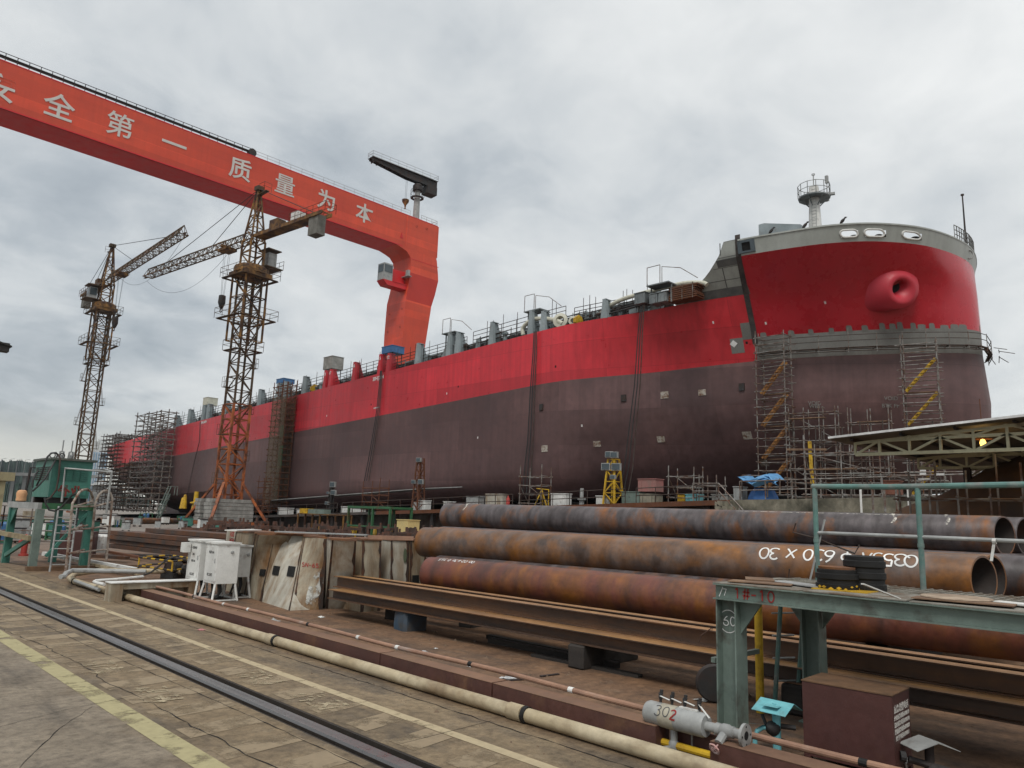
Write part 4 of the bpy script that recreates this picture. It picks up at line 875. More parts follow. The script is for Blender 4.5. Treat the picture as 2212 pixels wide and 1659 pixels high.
for u, v in ((-1, -1), (1, -1), (1, 1), (-1, 1)): mb.bar((37.9+u*1.1, 85+v*1.1, 5.3), (37.9+u*3.3, 85+v*3.6, .9), .3, .22)
mb.build('raking_prop', mCraneO, ob)
mb = MB(); mb.bx(34.4, 41.4, 81.2, 81.6, .55, .93); mb.bx(34.4, 41.4, 88.4, 88.8, .55, .93); mb.bx(34.6, 35., 81.6, 88.4, .55, .93); mb.bx(40.8, 41.2, 81.6, 88.4, .55, .93)
for x in (34.9, 40.9):
    for y in (81.4, 88.6): mb.box((x, y, .32), (.6, 1.3, .5))
mb.build('travelling_base', mCraneO, ob)
tower_crane((34.4, 131.), 'farther tower crane behind the first, jib raised towards the ship, at left', 38.2, 44.6, 1.95, 32.6, 13., 180.5, 1.0, ((32.8, 1.05), (27.6, 1.1), (24.4, .7)), .9, 7.5)
# ------------------------------------------------------------------ scaffolds
def scaffold(label, o, rz, nx, ny, lx, ly, z0, z1, dz, mat=None, stair=None, boards=(), ext=.25, cat='scaffold', group='scaffolding round the ship', brace=True, r=.042, top=.6):
    t = thing('scaffold_tower', label, cat, (o[0], o[1], z0), rz, group); L = Loc((o[0], o[1], 0), rz); mat = mat or mScaf; rnd = random.Random(label)
    mb = MB()
    for i in range(nx+1):
        for j in range(ny+1): mb.tube([L(lx*i/nx, ly*j/ny, z0), L(lx*i/nx+rnd.uniform(-.04, .04), ly*j/ny, z1+rnd.uniform(0, top))], r, 5)
    mb.build_each('standard', mat, t)
    mb = MB(); z = z0+.3
    while z < z1+.01:
        e = lambda: ext*rnd.uniform(.3, 1.6)
        for j in range(ny+1): mb.tube([L(-e(), ly*j/ny, z), L(lx+e(), ly*j/ny, z+rnd.uniform(-.03, .03))], r*.85, 5)
        for i in range(nx+1): mb.tube([L(lx*i/nx, -e(), z+.06), L(lx*i/nx, ly+e(), z+.06)], r*.85, 5)
        z += dz
    mb.build('ledger', mat, t)
    if brace:
        mb = MB(); z = z0+.3; k = 0
        while z+2*dz < z1:
            a, b_ = (0, lx) if k % 2 else (lx, 0); mb.tube([L(a, ly, z), L(b_, ly, z+2*dz)], r*.8, 5); mb.tube([L(0, 0 if k % 2 else ly, z), L(0, ly if k % 2 else 0, z+2*dz)], r*.8, 5); z += 2*dz; k += 1
        mb.build('brace', mat, t)
    if stair:
        sm, sh = stair; z = z0+.6
        while z+sh*.95 < z1:
            m2 = MB()
            for q in (.18, .62): m2.bar(L(.15, ly*.5-.3+q-.2, z), L(lx-.1, ly*.5-.3+q-.2, z+sh*.92), .05, .16)
            for i in range(1, 9): p = L(.15+(lx-.25)*i/9, ly*.5-.2, z+sh*.92*i/9); m2.box(p, (.2, .46, .035), rz)
            m2.build('stair', sm, t); m2 = MB(); m2.box(L(lx*.5, ly*.78, z-.05), (lx*.96, .3, .06), rz); m2.build('landing_board', mPlank, t); z += sh
    for (u0, u1, v, zb) in boards:
        m2 = MB(); m2.bar(L(u0, v, zb), L(u1, v, zb), .5, .07); m2.build('scaffold_board', mPlank, t)
    return t
def rail_thing(label, pts, h=1.05, r=.03, step=2., mids=(.5,), mat=None, name='guard_rail', group=None, cat='railing'):
    t = thing(name, label, cat, pts[0], 0, group)
    mb = MB(); P = [Vector(p) for p in pts]
    for a, c in zip(P, P[1:]):
        for q in (*mids, 1.): mb.tube([a+Vector((0, 0, h*q)), c+Vector((0, 0, h*q))], r, 5, caps=False)
    mb.build('rail', mat or mScaf, t)
    mb = MB()
    for a, c in zip(P, P[1:]):
        k = max(1, round((c-a).length/step))
        for i in range(k+1): p = a.lerp(c, i/k); mb.tube([p, p+Vector((0, 0, h))], r, 5)
    mb.build_each('post', mat or mScaf, t); return t
def AXr(k, x, y, X): return AX(*Z(k, x, y), X)
# tower scaffold left of the bow block (orange stair) and right one (yellow stair)
A = AXr('z8', 378, 600, 54.0); B = AXr('z8', 570, 600, 54.0); zt = AXr('z8', 378, 185, 54.0).z
scaffold('tall scaffold stair with rusty orange flights against the bow seam', (54.0, A.y, 0), R(-90), 1, 1, A.y-B.y, 1.3, 4.6, zt, .62, stair=(M('orange_stair', (.42, .20, .05), (.26, .12, .04), rust=RUST, ramt=.4, rough=.6), 2.55), brace=False)
A = AXr('z8', 1378, 500, 57.6); B = AXr('z8', 1590, 500, 57.6); zt = AXr('z8', 1365, 140, 57.6).z
scaffold('tall scaffold stair with bright yellow flights below the hawse pipe', (57.6, A.y, 0), R(-78), 1, 1, A.y-B.y+.2, 1.5, 4.6, zt-.8, .62, stair=(mYellow, 2.5), brace=False)
# lower wide staging between the two towers
A = AXr('z8', 600, 800, 54.6); B = AXr('z8', 900, 800, 54.6); C_ = AXr('z8', 1150, 800, 55.6)
scaffold('low wide scaffold staging between the two stair towers at the bow', (54.6, A.y, 0), R(-82), 3, 1, A.y-B.y, 1.2, 4.5, AXr('z8', 780, 675, 54.6).z, 1.05, boards=((0, 2.6, .2, AXr('z8', 690, 750, 54.6).z),), top=.3)
scaffold('open scaffold staging left of the yellow stair tower', (55.9, C_.y+1.6, 0), R(-80), 2, 1, 2.7, 1.2, 4.5, AXr('z8', 1150, 680, 55.6).z, 1.1, boards=((.6, 2.6, .2, AXr('z8', 1290, 758, 55.6).z),), top=.3)
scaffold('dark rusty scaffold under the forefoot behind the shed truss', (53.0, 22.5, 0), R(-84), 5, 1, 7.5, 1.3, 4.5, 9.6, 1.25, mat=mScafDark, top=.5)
# walkway scaffold round the primer band
wk = thing('band_walkway', 'narrow scaffold walkway hung round the grey primer band of the bow', 'scaffold', (60, 20, 15), 0, 'scaffolding round the ship')
L_ = level(15.4)[NSEAM:]; nb = [S(SX-bb-.75, y-.55, 15.25) for y, bb in L_[::3]]; e_ = nb[-1]; nb += [e_+Vector((2.2, .2, -.1)), e_+Vector((4.2, .9, -.2))]
mb = MB(); mb.tube(nb, .045, 5); mb.tube([p+Vector((.5, .35, 0)) for p in nb], .045, 5); mb.tube([p+Vector((0, 0, 1.0)) for p in nb], .03, 5); mb.tube([p+Vector((0, 0, .55)) for p in nb], .03, 5); mb.tube([p+Vector((0, 0, -.28)) for p in nb], .04, 5); mb.build('walkway_tube', mScafDark, wk)
mb = MB()
for i, p in enumerate(nb): mb.tube([p+Vector((0, 0, -.4)), p+Vector((0, 0, 1.1+.5*(i % 3 == 0)))], .03, 5); mb.bar(p, p+Vector((.75, .55, 0)), .05)
mb.build('walkway_post', mScaf, wk)
mb = MB()
for a, c in zip(nb, nb[1:]): mb.bar(a+Vector((.25, .15, .05)), c+Vector((.25, .15, .05)), .3, .05)
mb.build('walkway_board', mPlank, wk)
# jutting tubes at the very stem
mb = MB(); e2 = nb[-2]
for i in range(6): a = e2+Vector((random.uniform(-1, .5), random.uniform(-.6, .3), random.uniform(-.4, .7))); mb.tube([a, a+Vector((random.uniform(1.2, 3), random.uniform(-1.0, .4), random.uniform(-.25, .25)))], .03, 5)
mb.build('loose_tube', mScafDark, wk)
# mid ship scaffold tower with green netting, aft scaffold towers
A = AXr('z4', 1690, 600, 48.6); B = AXr('z4', 1800, 600, 48.6)
t = scaffold('tall rusty scaffold tower with a scrap of green netting amidships', (48.4, A.y, 0), R(-90), 3, 1, A.y-B.y, 1.3, slz(100)+.1, AXr('z4', 1760, 150, 48.6).z, .8, mat=mScafRust, r=.06)
netm = worn('brown_netting', (.12, .085, .05), .52, 9.)
mb = MB(); zt_n = AXr('z4', 1760, 260, 48.6).z; mb.add([(48.32, A.y, 3.2), (48.32, B.y, 3.2), (48.32, B.y, zt_n), (48.32, A.y, zt_n)], [(0, 1, 2, 3)]); mb.add([(49.7, A.y, 3.2), (49.7, B.y, 3.2), (49.7, B.y, zt_n), (49.7, A.y, zt_n)], [(0, 1, 2, 3)]); mb.build_each('safety_net', netm, t)
zg = AXr('z4', 1800, 520, 48.4); mb = MB(); mb.bx(48.35, 48.4, B.y, B.y+1.0, zg.z-.8, zg.z+.8); mb.bx(48.35, 48.4, B.y-.1, B.y+.9, zg.z-5, zg.z-2.0); mb.build('safety_net', mGreen2, t)
A = AXr('z4', 690, 700, 48.5); B = AXr('z4', 880, 700, 48.5)
scaffold('big grey scaffold stair tower at the after end of the side', (46.6, A.y, 0), R(-90), 2, 2, A.y-B.y, 2.6, 1.2, AXr('z4', 840, 360, 47).z, .95, stair=(mScaf, 2.9), r=.10, ext=.3)
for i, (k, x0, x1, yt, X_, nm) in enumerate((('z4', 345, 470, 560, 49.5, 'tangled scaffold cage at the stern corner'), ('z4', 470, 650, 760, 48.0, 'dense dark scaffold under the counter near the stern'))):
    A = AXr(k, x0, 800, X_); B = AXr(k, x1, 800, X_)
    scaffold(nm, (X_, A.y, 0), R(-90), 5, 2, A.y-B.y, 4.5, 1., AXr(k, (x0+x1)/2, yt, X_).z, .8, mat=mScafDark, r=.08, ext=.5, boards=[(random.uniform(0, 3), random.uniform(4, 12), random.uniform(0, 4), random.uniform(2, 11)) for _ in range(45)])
A = AXr('w5', 215, 250, 46.2); scaffold('short rusty scaffold ladder left of midships on the slipway', (46.2, A.y, 0), R(-90), 1, 1, 1.6, 1.0, slz(90), AXr('w5', 260, 90, 46.2).z, .8, mat=mScafRust)
for k, x0, x1, yb_, yt_, X_, nm, m_ in (('w5', 1395, 1580, 280, 115, 45.9, 'small rusty scaffold frame above the green machinery frame', mScafRust), ('y3', 995, 1165, 420, 160, 45.8, 'small grey scaffold with brace on the walkway by a fire extinguisher', mScaf), ('y4', 255, 540, 480, 230, 45.9, 'small grey scaffold on the walkway right of the stacked concrete blocks', mScaf), ('y4', 600, 800, 500, 320, 45.9, 'low grey scaffold bench on the walkway beside the blue tarpaulin', mScaf)):
    A = AXr(k, x0, yb_, X_); B = AXr(k, x1, yb_, X_); scaffold(nm, (X_, A.y, 0), R(-90), 1, 1, A.y-B.y, 1.2, slz(A.y)+.02, AXr(k, x0, yt_, X_).z, .75, mat=m_, ext=.12, top=.4)
# deck edge scaffold rails all along the ship, stepping
for i, (y0, y1, h, lab) in enumerate(((34, 44, 1.9, 'tube railing on the deck edge just aft of the swept bulwark'), (45, 58, 2.3, 'tube railing on the deck edge below the pale ventilation duct'), (59, 74, 2.0, 'tube railing on the deck edge beside the pair of grey stanchions'), (75, 93, 2.2, 'tube railing on the deck edge between red numbered stanchions'), (94, 112, 2.0, 'tube railing on the deck edge above the net covered scaffold'), (113, 138, 2.2, 'tube railing on the deck edge behind the nearer tower crane'), (139, 168, 1.6, 'tube railing along the stern deck edge'))):
    k = 6; rnd = random.Random(i); pts = [S(SX-hb_at(y, 20.05)+.9, y, 20.05) for y in [y0+(y1-y0)*j/k for j in range(k+1)]]
    t = rail_thing(lab, pts, h-.1, .035, 2.0, (.4, .6, .8), mScafDark, 'deck_rail', 'tube railings along the deck edge')
    mb = MB()
    for j in range(7): p = pts[0].lerp(pts[-1], rnd.random()); mb.tube([p, p+Vector((0, 0, h+.4+rnd.random()*.6))], .03, 5)
    mb.build_each('tall_post', mScafDark, t)
# ladder hoops and platforms on pairs of stanchions
for (k, x, y, lab) in (('z5', 1790, 460, 'small hooped ladder platform over the dark stanchion pair with pale duct'), ('z6', 1120, 405, 'small hooped ladder platform on deck near the swept bulwark'), ('z5', 1130, 635, 'small triangular davit frame over the grey stanchion pair')):
    p = AXr(k, x, y, 51.); t = thing('ladder_platform', lab, 'platform', p, 0, 'ladder platforms on deck'); zd = 20.05-T*(p.y-50)
    mb = MB(); mb.bx(50.4, 51.8, p.y-1.1, p.y+1.1, p.z-.1, p.z); mb.build('grating', mDeckGrey, t)
    mb = MB(); mb.rail([(50.5, p.y+1.1, p.z), (50.5, p.y-.2, p.z)], 1.6, .035, 1.2, mids=()); mb.tube([(50.5, p.y-.4, p.z), (50.5, p.y-.4, p.z+1.4), (50.5, p.y-2.2, p.z+.9), (50.5, p.y-3.8, p.z-.3)], .035, 5); mb.build('hoop_rail', mScaf, t)
    mb = MB()
    for yy in (-1, 1): mb.tube([(51., p.y+yy, zd), (51., p.y+yy, p.z)], .08, 6)
    mb.build('support_post', mDeckGrey, t)
# deck clutter: boxes, ducts, cabins
def crate(name, lab, cat, c, d, mat, rz=0., group=None, lid=None):
    t = thing(name, lab, cat, (c[0], c[1], c[2]), rz, group); L = Loc(c, rz)
    mb = MB(); mb.box(L(0, 0, d[2]/2), d, rz); mb.build('body', mat, t)
    mb = MB(); mb.box(L(0, 0, d[2]+.03), (d[0]+.1, d[1]+.1, .06), rz)
    for q in (-.3, .3): mb.box(L(-d[0]/2-.01, d[1]*q, d[2]/2), (.03, .04, d[2]*.9), rz)
    mb.build('lid', lid or mat, t); return t
for k, x, y0, y1, w, X_, m_, lab in (('z5', 190, 925, 832, 2.3, 53, mConc, 'pale grey box container on top of the red stanchions numbered 17'), ('z5', 662, 800, 750, 2.2, 51.5, mBlue, 'small dark blue box cabin on the stanchion platform by the gantry leg'), ('z4', 1212, 320, 265, 1.9, 52, mHose, 'cream box container on deck near the stern half'), ('z4', 1806, 150, 118, 2.2, 52, mBlue, 'small blue box on the platform over the net covered scaffold')):
    p = AXr(k, x, y0, X_); q = AXr(k, x, y1, X_); t = crate('deck_box', lab, 'box', (X_, p.y, p.z), (1.8, w, q.z-p.z), m_)
    mb = MB(); zd = 20.05-T*(p.y-50)
    if p.z-zd > .3:
        for u in (-.7, .7):
            for v in (-.9, .9): mb.tube([(X_+u, p.y+v, zd), (X_+u, p.y+v, p.z)], .06, 5)
        mb.build_each('leg', mDark, t)
def duct(lab, pts, r, name='ventilation_duct'):
    P = [Vector(p) for p in pts]; out = []
    for i in range(len(P)-1):
        a, b_, c, d_ = P[max(0, i-1)], P[i], P[i+1], P[min(len(P)-1, i+2)]
        out += [Vector(cat(a, b_, c, d_, t/6)) for t in range(6)]
    mb = MB(); mb.tube(out+[P[-1]], r, 10); return tag(mb.build(name, mHose, None, True, origin=P[0]), lab, 'duct', 'pale flexible ducts on deck')
duct('pale flexible duct arching over the dark stanchion pair amidships', [AXr('z5', x, y, 50.6) for x, y in ((1690, 650), (1690, 590), (1760, 530), (1850, 520), (1950, 535), (2000, 560))], .21)
duct('long pale flexible duct climbing towards the swept bulwark', [AXr('z6', x, y, 51.8) for x, y in ((560, 690), (640, 610), (760, 540), (950, 480), (1150, 430), (1330, 390), (1480, 388), (1520, 405))], .19)
for i, (k, x, y, s_, m_, lab) in enumerate((('z6', 240, 720, .9, mHose, 'white round fan drum on the deck edge'), ('z6', 350, 722, .55, mHose, 'coiled white hose on the deck edge'), ('z6', 383, 722, .6, mYellow, 'small yellow bundle on the deck edge beside coiled hose'), ('z4', 2030, 190, .7, mYellow, 'small yellow machine on deck behind red stanchions'))):
    p = AXr(k, x, y, 50.7); mb = MB()
    if i < 2: mb.lathe([(s_*.4, -s_*.3), (s_*.75, -s_*.3), (s_*.8, s_*.2), (s_*.45, s_*.3), (s_*.35, -s_*.2)], p, (-.9, -.4, .1), 16)
    else: mb.lathe([(.001, -s_*.6), (s_*.9, -s_*.5), (s_*.8, .1), (s_*.35, s_*.5), (.001, s_*.6)], p, (0, 1, 0), 7)
    tag(mb.build(('deck_fan', 'hose_coil', 'deck_bundle', 'deck_machine')[i], m_, None, True), lab, ('fan', 'hose', 'bundle', 'machine')[i])
def stackplates(lab, k, x, y, X_, n, m_):
    p = AXr(k, x, y, X_)
    t = thing('plate_stack', lab, 'stack', p); mb = MB()
    for i in range(n): mb.box((X_, p.y+random.uniform(-.1, .1), p.z+.1+i*.17), (1.2, 2.5+random.uniform(-.3, .3), .11))
    mb.build('rusty_plate', mScafRust, t); mb = MB()
    for u in (-1.0, 0, 1.0): mb.box((X_-.65, p.y+u, p.z+n*.09), (.06, .06, n*.19))
    mb.build('rack_post', mScaf, t)
stackplates('rack of red rusty plates on deck beside the swept bulwark', 'z6', 1340, 545, 51.6, 7, mScafRust)
for k, x0, x1, y0, y1, lab in (('z6', 920, 1010, 590, 500, 'weathered grey winch cabinet on deck next to the hanging hoses'), ('z6', 1060, 1110, 585, 505, 'pale weathered cabinet on deck beside a stanchion'), ('z6', 1130, 1200, 570, 490, 'grey weathered cabinet on deck by the rusty plate rack')):
    A = AXr(k, x0, y0, 51.3); B = AXr(k, x1, y0, 51.3); q = AXr(k, x0, y1, 51.3); crate('deck_cabinet', lab, 'cabinet', (51.3, (A.y+B.y)/2, A.z), (1.2, max(.8, A.y-B.y), q.z-A.z), mDeckGrey)
# hoses hanging down the side
def hang(lab, pts, r=.05, n=3, spread=.16):
    t = thing('hanging_hoses', lab, 'hose', pts[0], 0, 'hoses hanging down the ship side')
    for i in range(n):
        P = [Vector(p)+Vector((0, spread*(i-(n-1)/2)*(1+j*.4), 0)) for j, p in enumerate(pts)]; m2 = MB(); m2.tube(P, r, 5); m2.build('hose', mCable if i else mScafDark, t)
hang('bundle of dark hoses hanging down the side under the red stanchions', [AXr('z5', x, y, 49.75) for x, y in ((570, 930), (563, 1050), (545, 1250), (515, 1450), (480, 1659), (455, 1800))])
hang('bundle of dark hoses hanging down the side below the pale duct', [AXr('z5', x, y, 49.7) for x, y in ((1785, 620), (1780, 800), (1765, 1050), (1745, 1500), (1730, 1659), (1715, 1900))])
hang('bundle of pale hoses hanging down the side near the bow', [AX(x, y, 49.9) for x, y in ((1388, 660), (1383, 720), (1377, 830), (1366, 930), (1358, 1010), (1345, 1075))])
hang('thin ropes hanging down the after part of the side', [AXr('z4', x, y, 49.7) for x, y in ((1135, 450), (1130, 600), (1090, 760), (1060, 900), (1035, 1020))], r=.035, n=2)
# ------------------------------------------------------------------ foreground: pipe pile and beams
def axes(deg): a = R(deg); return Vector((math.sin(a), math.cos(a), 0)), Vector((math.cos(a), -math.sin(a), 0))
PA, PN = axes(-7.3); BA, BN = axes(-1.3)
def along(p, perp, N_, A_): d = ray(*p); return (CAM+d*(perp/d.dot(N_))).dot(A_)
def PP(s, perp, z): return PA*s+PN*perp+Vector((0, 0, z))
KP = 1.25; RP = .315*KP                          # pipe scale
pipes = [  # s0 s1 perp z material label
 (1.2, 13.4, 14.50, 2.50, mPipe, 'dark grey rusty steel pipe lying on top of the pile, nearest of the top row'),
 (.95, 13.2, 15.13, 2.50, mPipe, 'rusty steel pipe behind the top pipe, only its open end showing'),
 (1.25, 11.6, 11.86, 1.916, mPipeO, 'orange rusty steel pipe with white handwritten size marking, middle of the pile'),
 (1.2, 11.9, 12.49, 1.916, mPipeO, 'rusty pipe tucked right behind the marked pipe, open end visible'),
 (.7, 12.3, 13.12, 1.916, mPipe, 'rusty pipe two behind the marked pipe at the right'),
 (1.0, 12.8, 13.75, 1.916, mPipe, 'rusty pipe three behind the marked pipe, under the top row'),
 (1.0, 12.8, 14.38, 1.916, mPipe, 'rusty pipe directly under the front top pipe'),
 (1.0, 12.8, 15.01, 1.916, mPipe, 'rusty pipe under the gap of the top two pipes'),
 (.4, 10.46, 10.91, 1.37, mPipeR, 'red brown rusty pipe lowest at the front of the pile'),
 (.6, 10.8, 11.54, 1.37, mPipe, 'rusty pipe in the bottom row below the marked pipe'),
 (.6, 10.8, 12.17, 1.37, mPipe, 'rusty pipe in the bottom row second behind the front')]
pipes = [(a*KP, b_*KP, c*KP, H+(d-H)*KP, m_, l_) for a, b_, c, d, m_, l_ in pipes]
for s0, s1, perp, z, m_, lab in pipes:
    mb = MB(); r, w, o_ = RP, .033, PP(0, perp, z); n = 40
    k = 24
    mb.lathe([(r, s0+(s1-s0)*i/k) for i in range(k+1)], o_, PA, n); mb.lathe([(r-w, s0+(s1-s0)*i/6) for i in range(7)], o_, PA, n, mi=1)
    for s_ in (s0, s1): mb.lathe([(r, s_), (r-w, s_)], o_, PA, n, mi=0)
    for v in mb.v:                                    # the near ends are cut on the slant
        ds = v.dot(PA)-s0
        if ds < .8: v -= PA*((v.dot(PN)-perp)*math.tan(R(21))*(1-ds/.8))
    tag(mb.build('steel_pipe', [m_, mPipeIn], None, 50, origin=PP((s0+s1)/2, perp, z-r)), lab, 'pipe', 'rusty steel pipes in the pile')
# white marker on the middle pipe, upside down
def pipe_of(st): q = [p for p in pipes if p[5].startswith(st)][0]; return [o for o in COL.objects if o.get('label') == q[5]][0], q[2], q[3]
mid, pm, zm = pipe_of('orange rusty steel pipe')
def on_pipe(pp_, zc, s, deg, lift=.003): return PP(s, pp_, zc)+PN*(-math.cos(R(deg))*(RP+lift))+Vector((0, 0, math.sin(R(deg))*(RP+lift)))
sQ = along(Z('y5', 1325, 1300), pm-.35, PN, PA); s0_ = along(Z('y4', 1150, 1120), pm-.33, PN, PA); span = s0_-sQ
def cyl(u, v, l): return on_pipe(pm, zm, sQ+u, 59-math.degrees(v/RP), .003+l)
sz = .225*KP; msg = 'Q355A P 630 x 30'
adv = (span-sz*.6)/(sz*(12.6+3*.58)); mb = MB(); strokes(msg, sz*.92, .032, cyl, mb, adv=adv*1.03, jit=.06); mb.build_each('marker_stroke', mChalk, mid)
lowp, pl_, zl = pipe_of('red brown rusty pipe')
mb = MB(); sW = along(Z('y3', 620, 890), pl_-.25, PN, PA); strokes('00 02 630 0 355', .1, .016, lambda u, v, l: on_pipe(pl_, zl, sW+u, 75-math.degrees(v/RP)), mb, jit=.12); mb.build_each('marker_stroke', mChalk, lowp)
topp, pt_, zt_ = pipe_of('dark grey rusty')
mb = MB(); mb.grid([[on_pipe(pt_, zt_, s*KP, a, .002) for s in [2.6+i*.25 for i in range(13)]] for a in (66, 68.5)])
for sc_ in (1.95, 2.75, 12.6): mb.grid([[on_pipe(pt_, zt_, (sc_+.03*math.sin(a*.1)+w_)*KP, a, .0025) for w_ in (0, .05)] for a in range(28, 92, 6)])
mb.build_each('chalk_line', worn('worn_chalk', (.72, .68, .6), .5, 9.), topp)
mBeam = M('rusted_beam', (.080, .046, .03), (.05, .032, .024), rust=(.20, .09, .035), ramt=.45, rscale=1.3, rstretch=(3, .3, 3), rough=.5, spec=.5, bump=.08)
mFlangeTop = M('skylit_flange', (.36, .19, .085), (.22, .12, .06), rust=(.46, .24, .08), ramt=.45, rscale=1.3, rstretch=(3, .35, 3), rough=.4, spec=.6, bump=.08)  # brighter copy of the beam rust, sky light on the flanges put into its colour
def ibeam(lab, p0, perp, z, w, h, s0, s1, tf=.018, tw=.014):
    pr = [(-w/2, 0), (w/2, 0), (w/2, tf), (tw/2, tf), (tw/2, h-tf), (w/2, h-tf), (w/2, h), (-w/2, h), (-w/2, h-tf), (-tw/2, h-tf), (-tw/2, tf), (-w/2, tf)]
    mb = MB(); a, b_ = BA*s0, BA*s1
    P = [a+BN*(perp+x)+Vector((0, 0, z+y)) for x, y in pr]; d = b_-a; n = len(P); mb.add(P+[p+d for p in P], [(i, (i+1) % n, (i+1) % n+n, i+n) for i in range(n)])
    for q in (0, n): mb.add([P[i]+(d if q else Vector()) for i in range(n)], [(0, 1, 2, 11), (11, 2, 3, 10), (10, 3, 4, 9), (9, 4, 5, 8), (8, 5, 6, 7)])
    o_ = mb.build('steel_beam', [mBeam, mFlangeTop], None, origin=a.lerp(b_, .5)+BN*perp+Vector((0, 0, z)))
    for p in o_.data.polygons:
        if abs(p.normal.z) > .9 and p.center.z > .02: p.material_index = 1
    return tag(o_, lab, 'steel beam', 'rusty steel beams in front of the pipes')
sl = lambda k, x, y, pp: along(Z(k, x, y), pp, BN, BA)
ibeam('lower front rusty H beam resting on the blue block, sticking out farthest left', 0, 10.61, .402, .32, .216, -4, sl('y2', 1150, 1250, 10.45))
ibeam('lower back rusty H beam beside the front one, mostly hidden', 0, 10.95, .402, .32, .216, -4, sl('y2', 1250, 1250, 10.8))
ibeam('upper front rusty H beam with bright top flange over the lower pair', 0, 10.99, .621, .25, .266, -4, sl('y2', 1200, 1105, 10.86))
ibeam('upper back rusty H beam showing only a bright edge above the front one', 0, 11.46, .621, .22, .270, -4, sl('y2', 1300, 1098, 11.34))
def blockobj(name, lab, cat, c, d, mat, rz=0., bev=.04, group=None, seed=0):
    bm_ = MB(); rnd = random.Random(seed+len(lab)); hx, hy, hz = d[0]/2, d[1]/2, d[2]
    L = Loc(c, rz); rows = []
    for z, k in ((0, .97), (bev, 1.), (hz-bev, .99), (hz, .93)):
        ring = [(-hx+bev, -hy), (hx-bev, -hy), (hx, -hy+bev), (hx, hy-bev), (hx-bev, hy), (-hx+bev, hy), (-hx, hy-bev), (-hx, -hy+bev)]
        rows.append([L(x*k+rnd.uniform(-.012, .012), y*k+rnd.uniform(-.012, .012), z+(rnd.uniform(-.012, .012) if z == hz else 0)) for x, y in ring])
    bm_.grid(rows, close=True); bm_.add(rows[-1], [tuple(range(8))]); bm_.add(rows[0], [tuple(range(7, -1, -1))])
    return tag(bm_.build(name, mat, None, 30), lab, cat, group)
g = GP(*Z('y2', 1830, 1590)); blockobj('support_block', 'worn blue concrete block propping the left end of the rusty beams', 'block', (g.x+.2, g.y+.1, 0), (.6, .55, .395), mBlueDrum, R(-8), .07)
g = GP(*Z('y2', 1725, 1500)); blockobj('support_block', 'small dark block behind the blue block under the beams', 'block', (g.x+.2, g.y+.2, 0), (.4, .4, .39), mTimber, .2)
for i, s_ in enumerate((8.4, 4.6, .6)):
    p = BA*s_+BN*11.25; blockobj('timber_sleeper', ('dark timber sleeper crossing under the left part of the beams', 'dark timber sleeper crossing under the middle of the beams', 'dark timber sleeper under the beams behind the brown box')[i], 'sleeper', (p.x, p.y, 0), (1.7, .34, .395), mTimber, R(2), .03, 'timber sleepers under the beams')
for i, (a_, b_, h) in enumerate((((1430, 478), (2212, 632), .08), ((1440, 500), (2212, 655), .1), ((1700, 590), (2350, 720), .05))):
    mb = MB(); mb.bar(GP(*Z('y8', *a_), h/2), GP(*Z('y8', *b_), h/2), .14, h)
    tag(mb.build('timber_batten', mTimber, None), ('long dark timber batten on the ground in the shadow of the beams', 'thicker dark timber batten close under the rusty beams', 'thin dark timber batten nearest the manifold on the dirt')[i], 'batten', 'dark battens under the beams')
mb = MB(); g = GP(*Z('w6', 1085, 385)); mb.lathe([(.001, -.05), (.24, -.05), (.26, -.03), (.26, .03), (.24, .05), (.001, .05)], (g.x, g.y, .27), (-.75, -.65, 0), 20); tag(mb.build('round_plate', mDark, None, True), 'dark round steel plate standing on edge left of the green column', 'plate')
for i in range(8):      # pile supports in the shadow
    pass
mb = MB(); mb.tube([BA*6.1+BN*11.0+Vector((0, 0, .90)), BA*6.05+BN*10.85+Vector((0, 0, .92)), BA*6.2+BN*10.81+Vector((0, 0, .80)), BA*6.25+BN*10.82+Vector((0, 0, .68))], .008, 5); tag(mb.build('wire_loop', mCrib, None), 'thin rusty wire hooked over the bright beam flange', 'wire')
for i, (x0, x1) in enumerate(((13.3, 19.0), (13.3, 19.0), (13.3, 19.2))):
    s_ = (3.0, 7.6, 11.6)[i]; mb = MB(); mb.bar(PP(s_, x0, .34), PP(s_, x1, .34), .35, .68); tag(mb.build('pipe_rest', mTimber, None), ('dark timber rest under the right end of the pipe pile', 'dark timber rest under the middle of the pipe pile', 'dark timber rest under the left end of the pipe pile')[i], 'timber rest', 'timber rests under the pipe pile')

# ------------------------------------------------------------------ green working platform at the right
plat = thing('work_platform', 'grey green steel working platform with railing in front of the pipes', 'platform', (9.5, 2.5, 0))
ZP = 1.79
def hsec(mb, x, y, z0, z1, w=.26, t=.02):
    mb.bx(x-w/2, x+w/2, y-w/2, y-w/2+t, z0, z1); mb.bx(x-w/2, x+w/2, y+w/2-t, y+w/2, z0, z1); mb.bx(x-t/2, x+t/2, y-w/2+t, y+w/2-t, z0, z1)
def chan(mb, p, q, h, w, t=.016, side_=1):
    p, q = Vector(p), Vector(q); d = (q-p).normalized(); n_ = Vector((d.y, -d.x, 0))*side_
    mb.bar(p, q, t, h); mb.bar(p+n_*w/2+Vector((0, 0, h/2-t/2)), q+n_*w/2+Vector((0, 0, h/2-t/2)), w, t); mb.bar(p+n_*w/2-Vector((0, 0, h/2-t/2)), q+n_*w/2-Vector((0, 0, h/2-t/2)), w, t)
mb = MB(); mb.bx(8.60, 8.616, -1.6, 4.98, 1.615, 1.77); mb.bx(8.54, 8.68, -1.6, 4.99, 1.597, 1.613); mb.bx(8.54, 8.68, -1.6, 4.99, 1.771, 1.785); mb.build('front_beam', mTealG, plat)
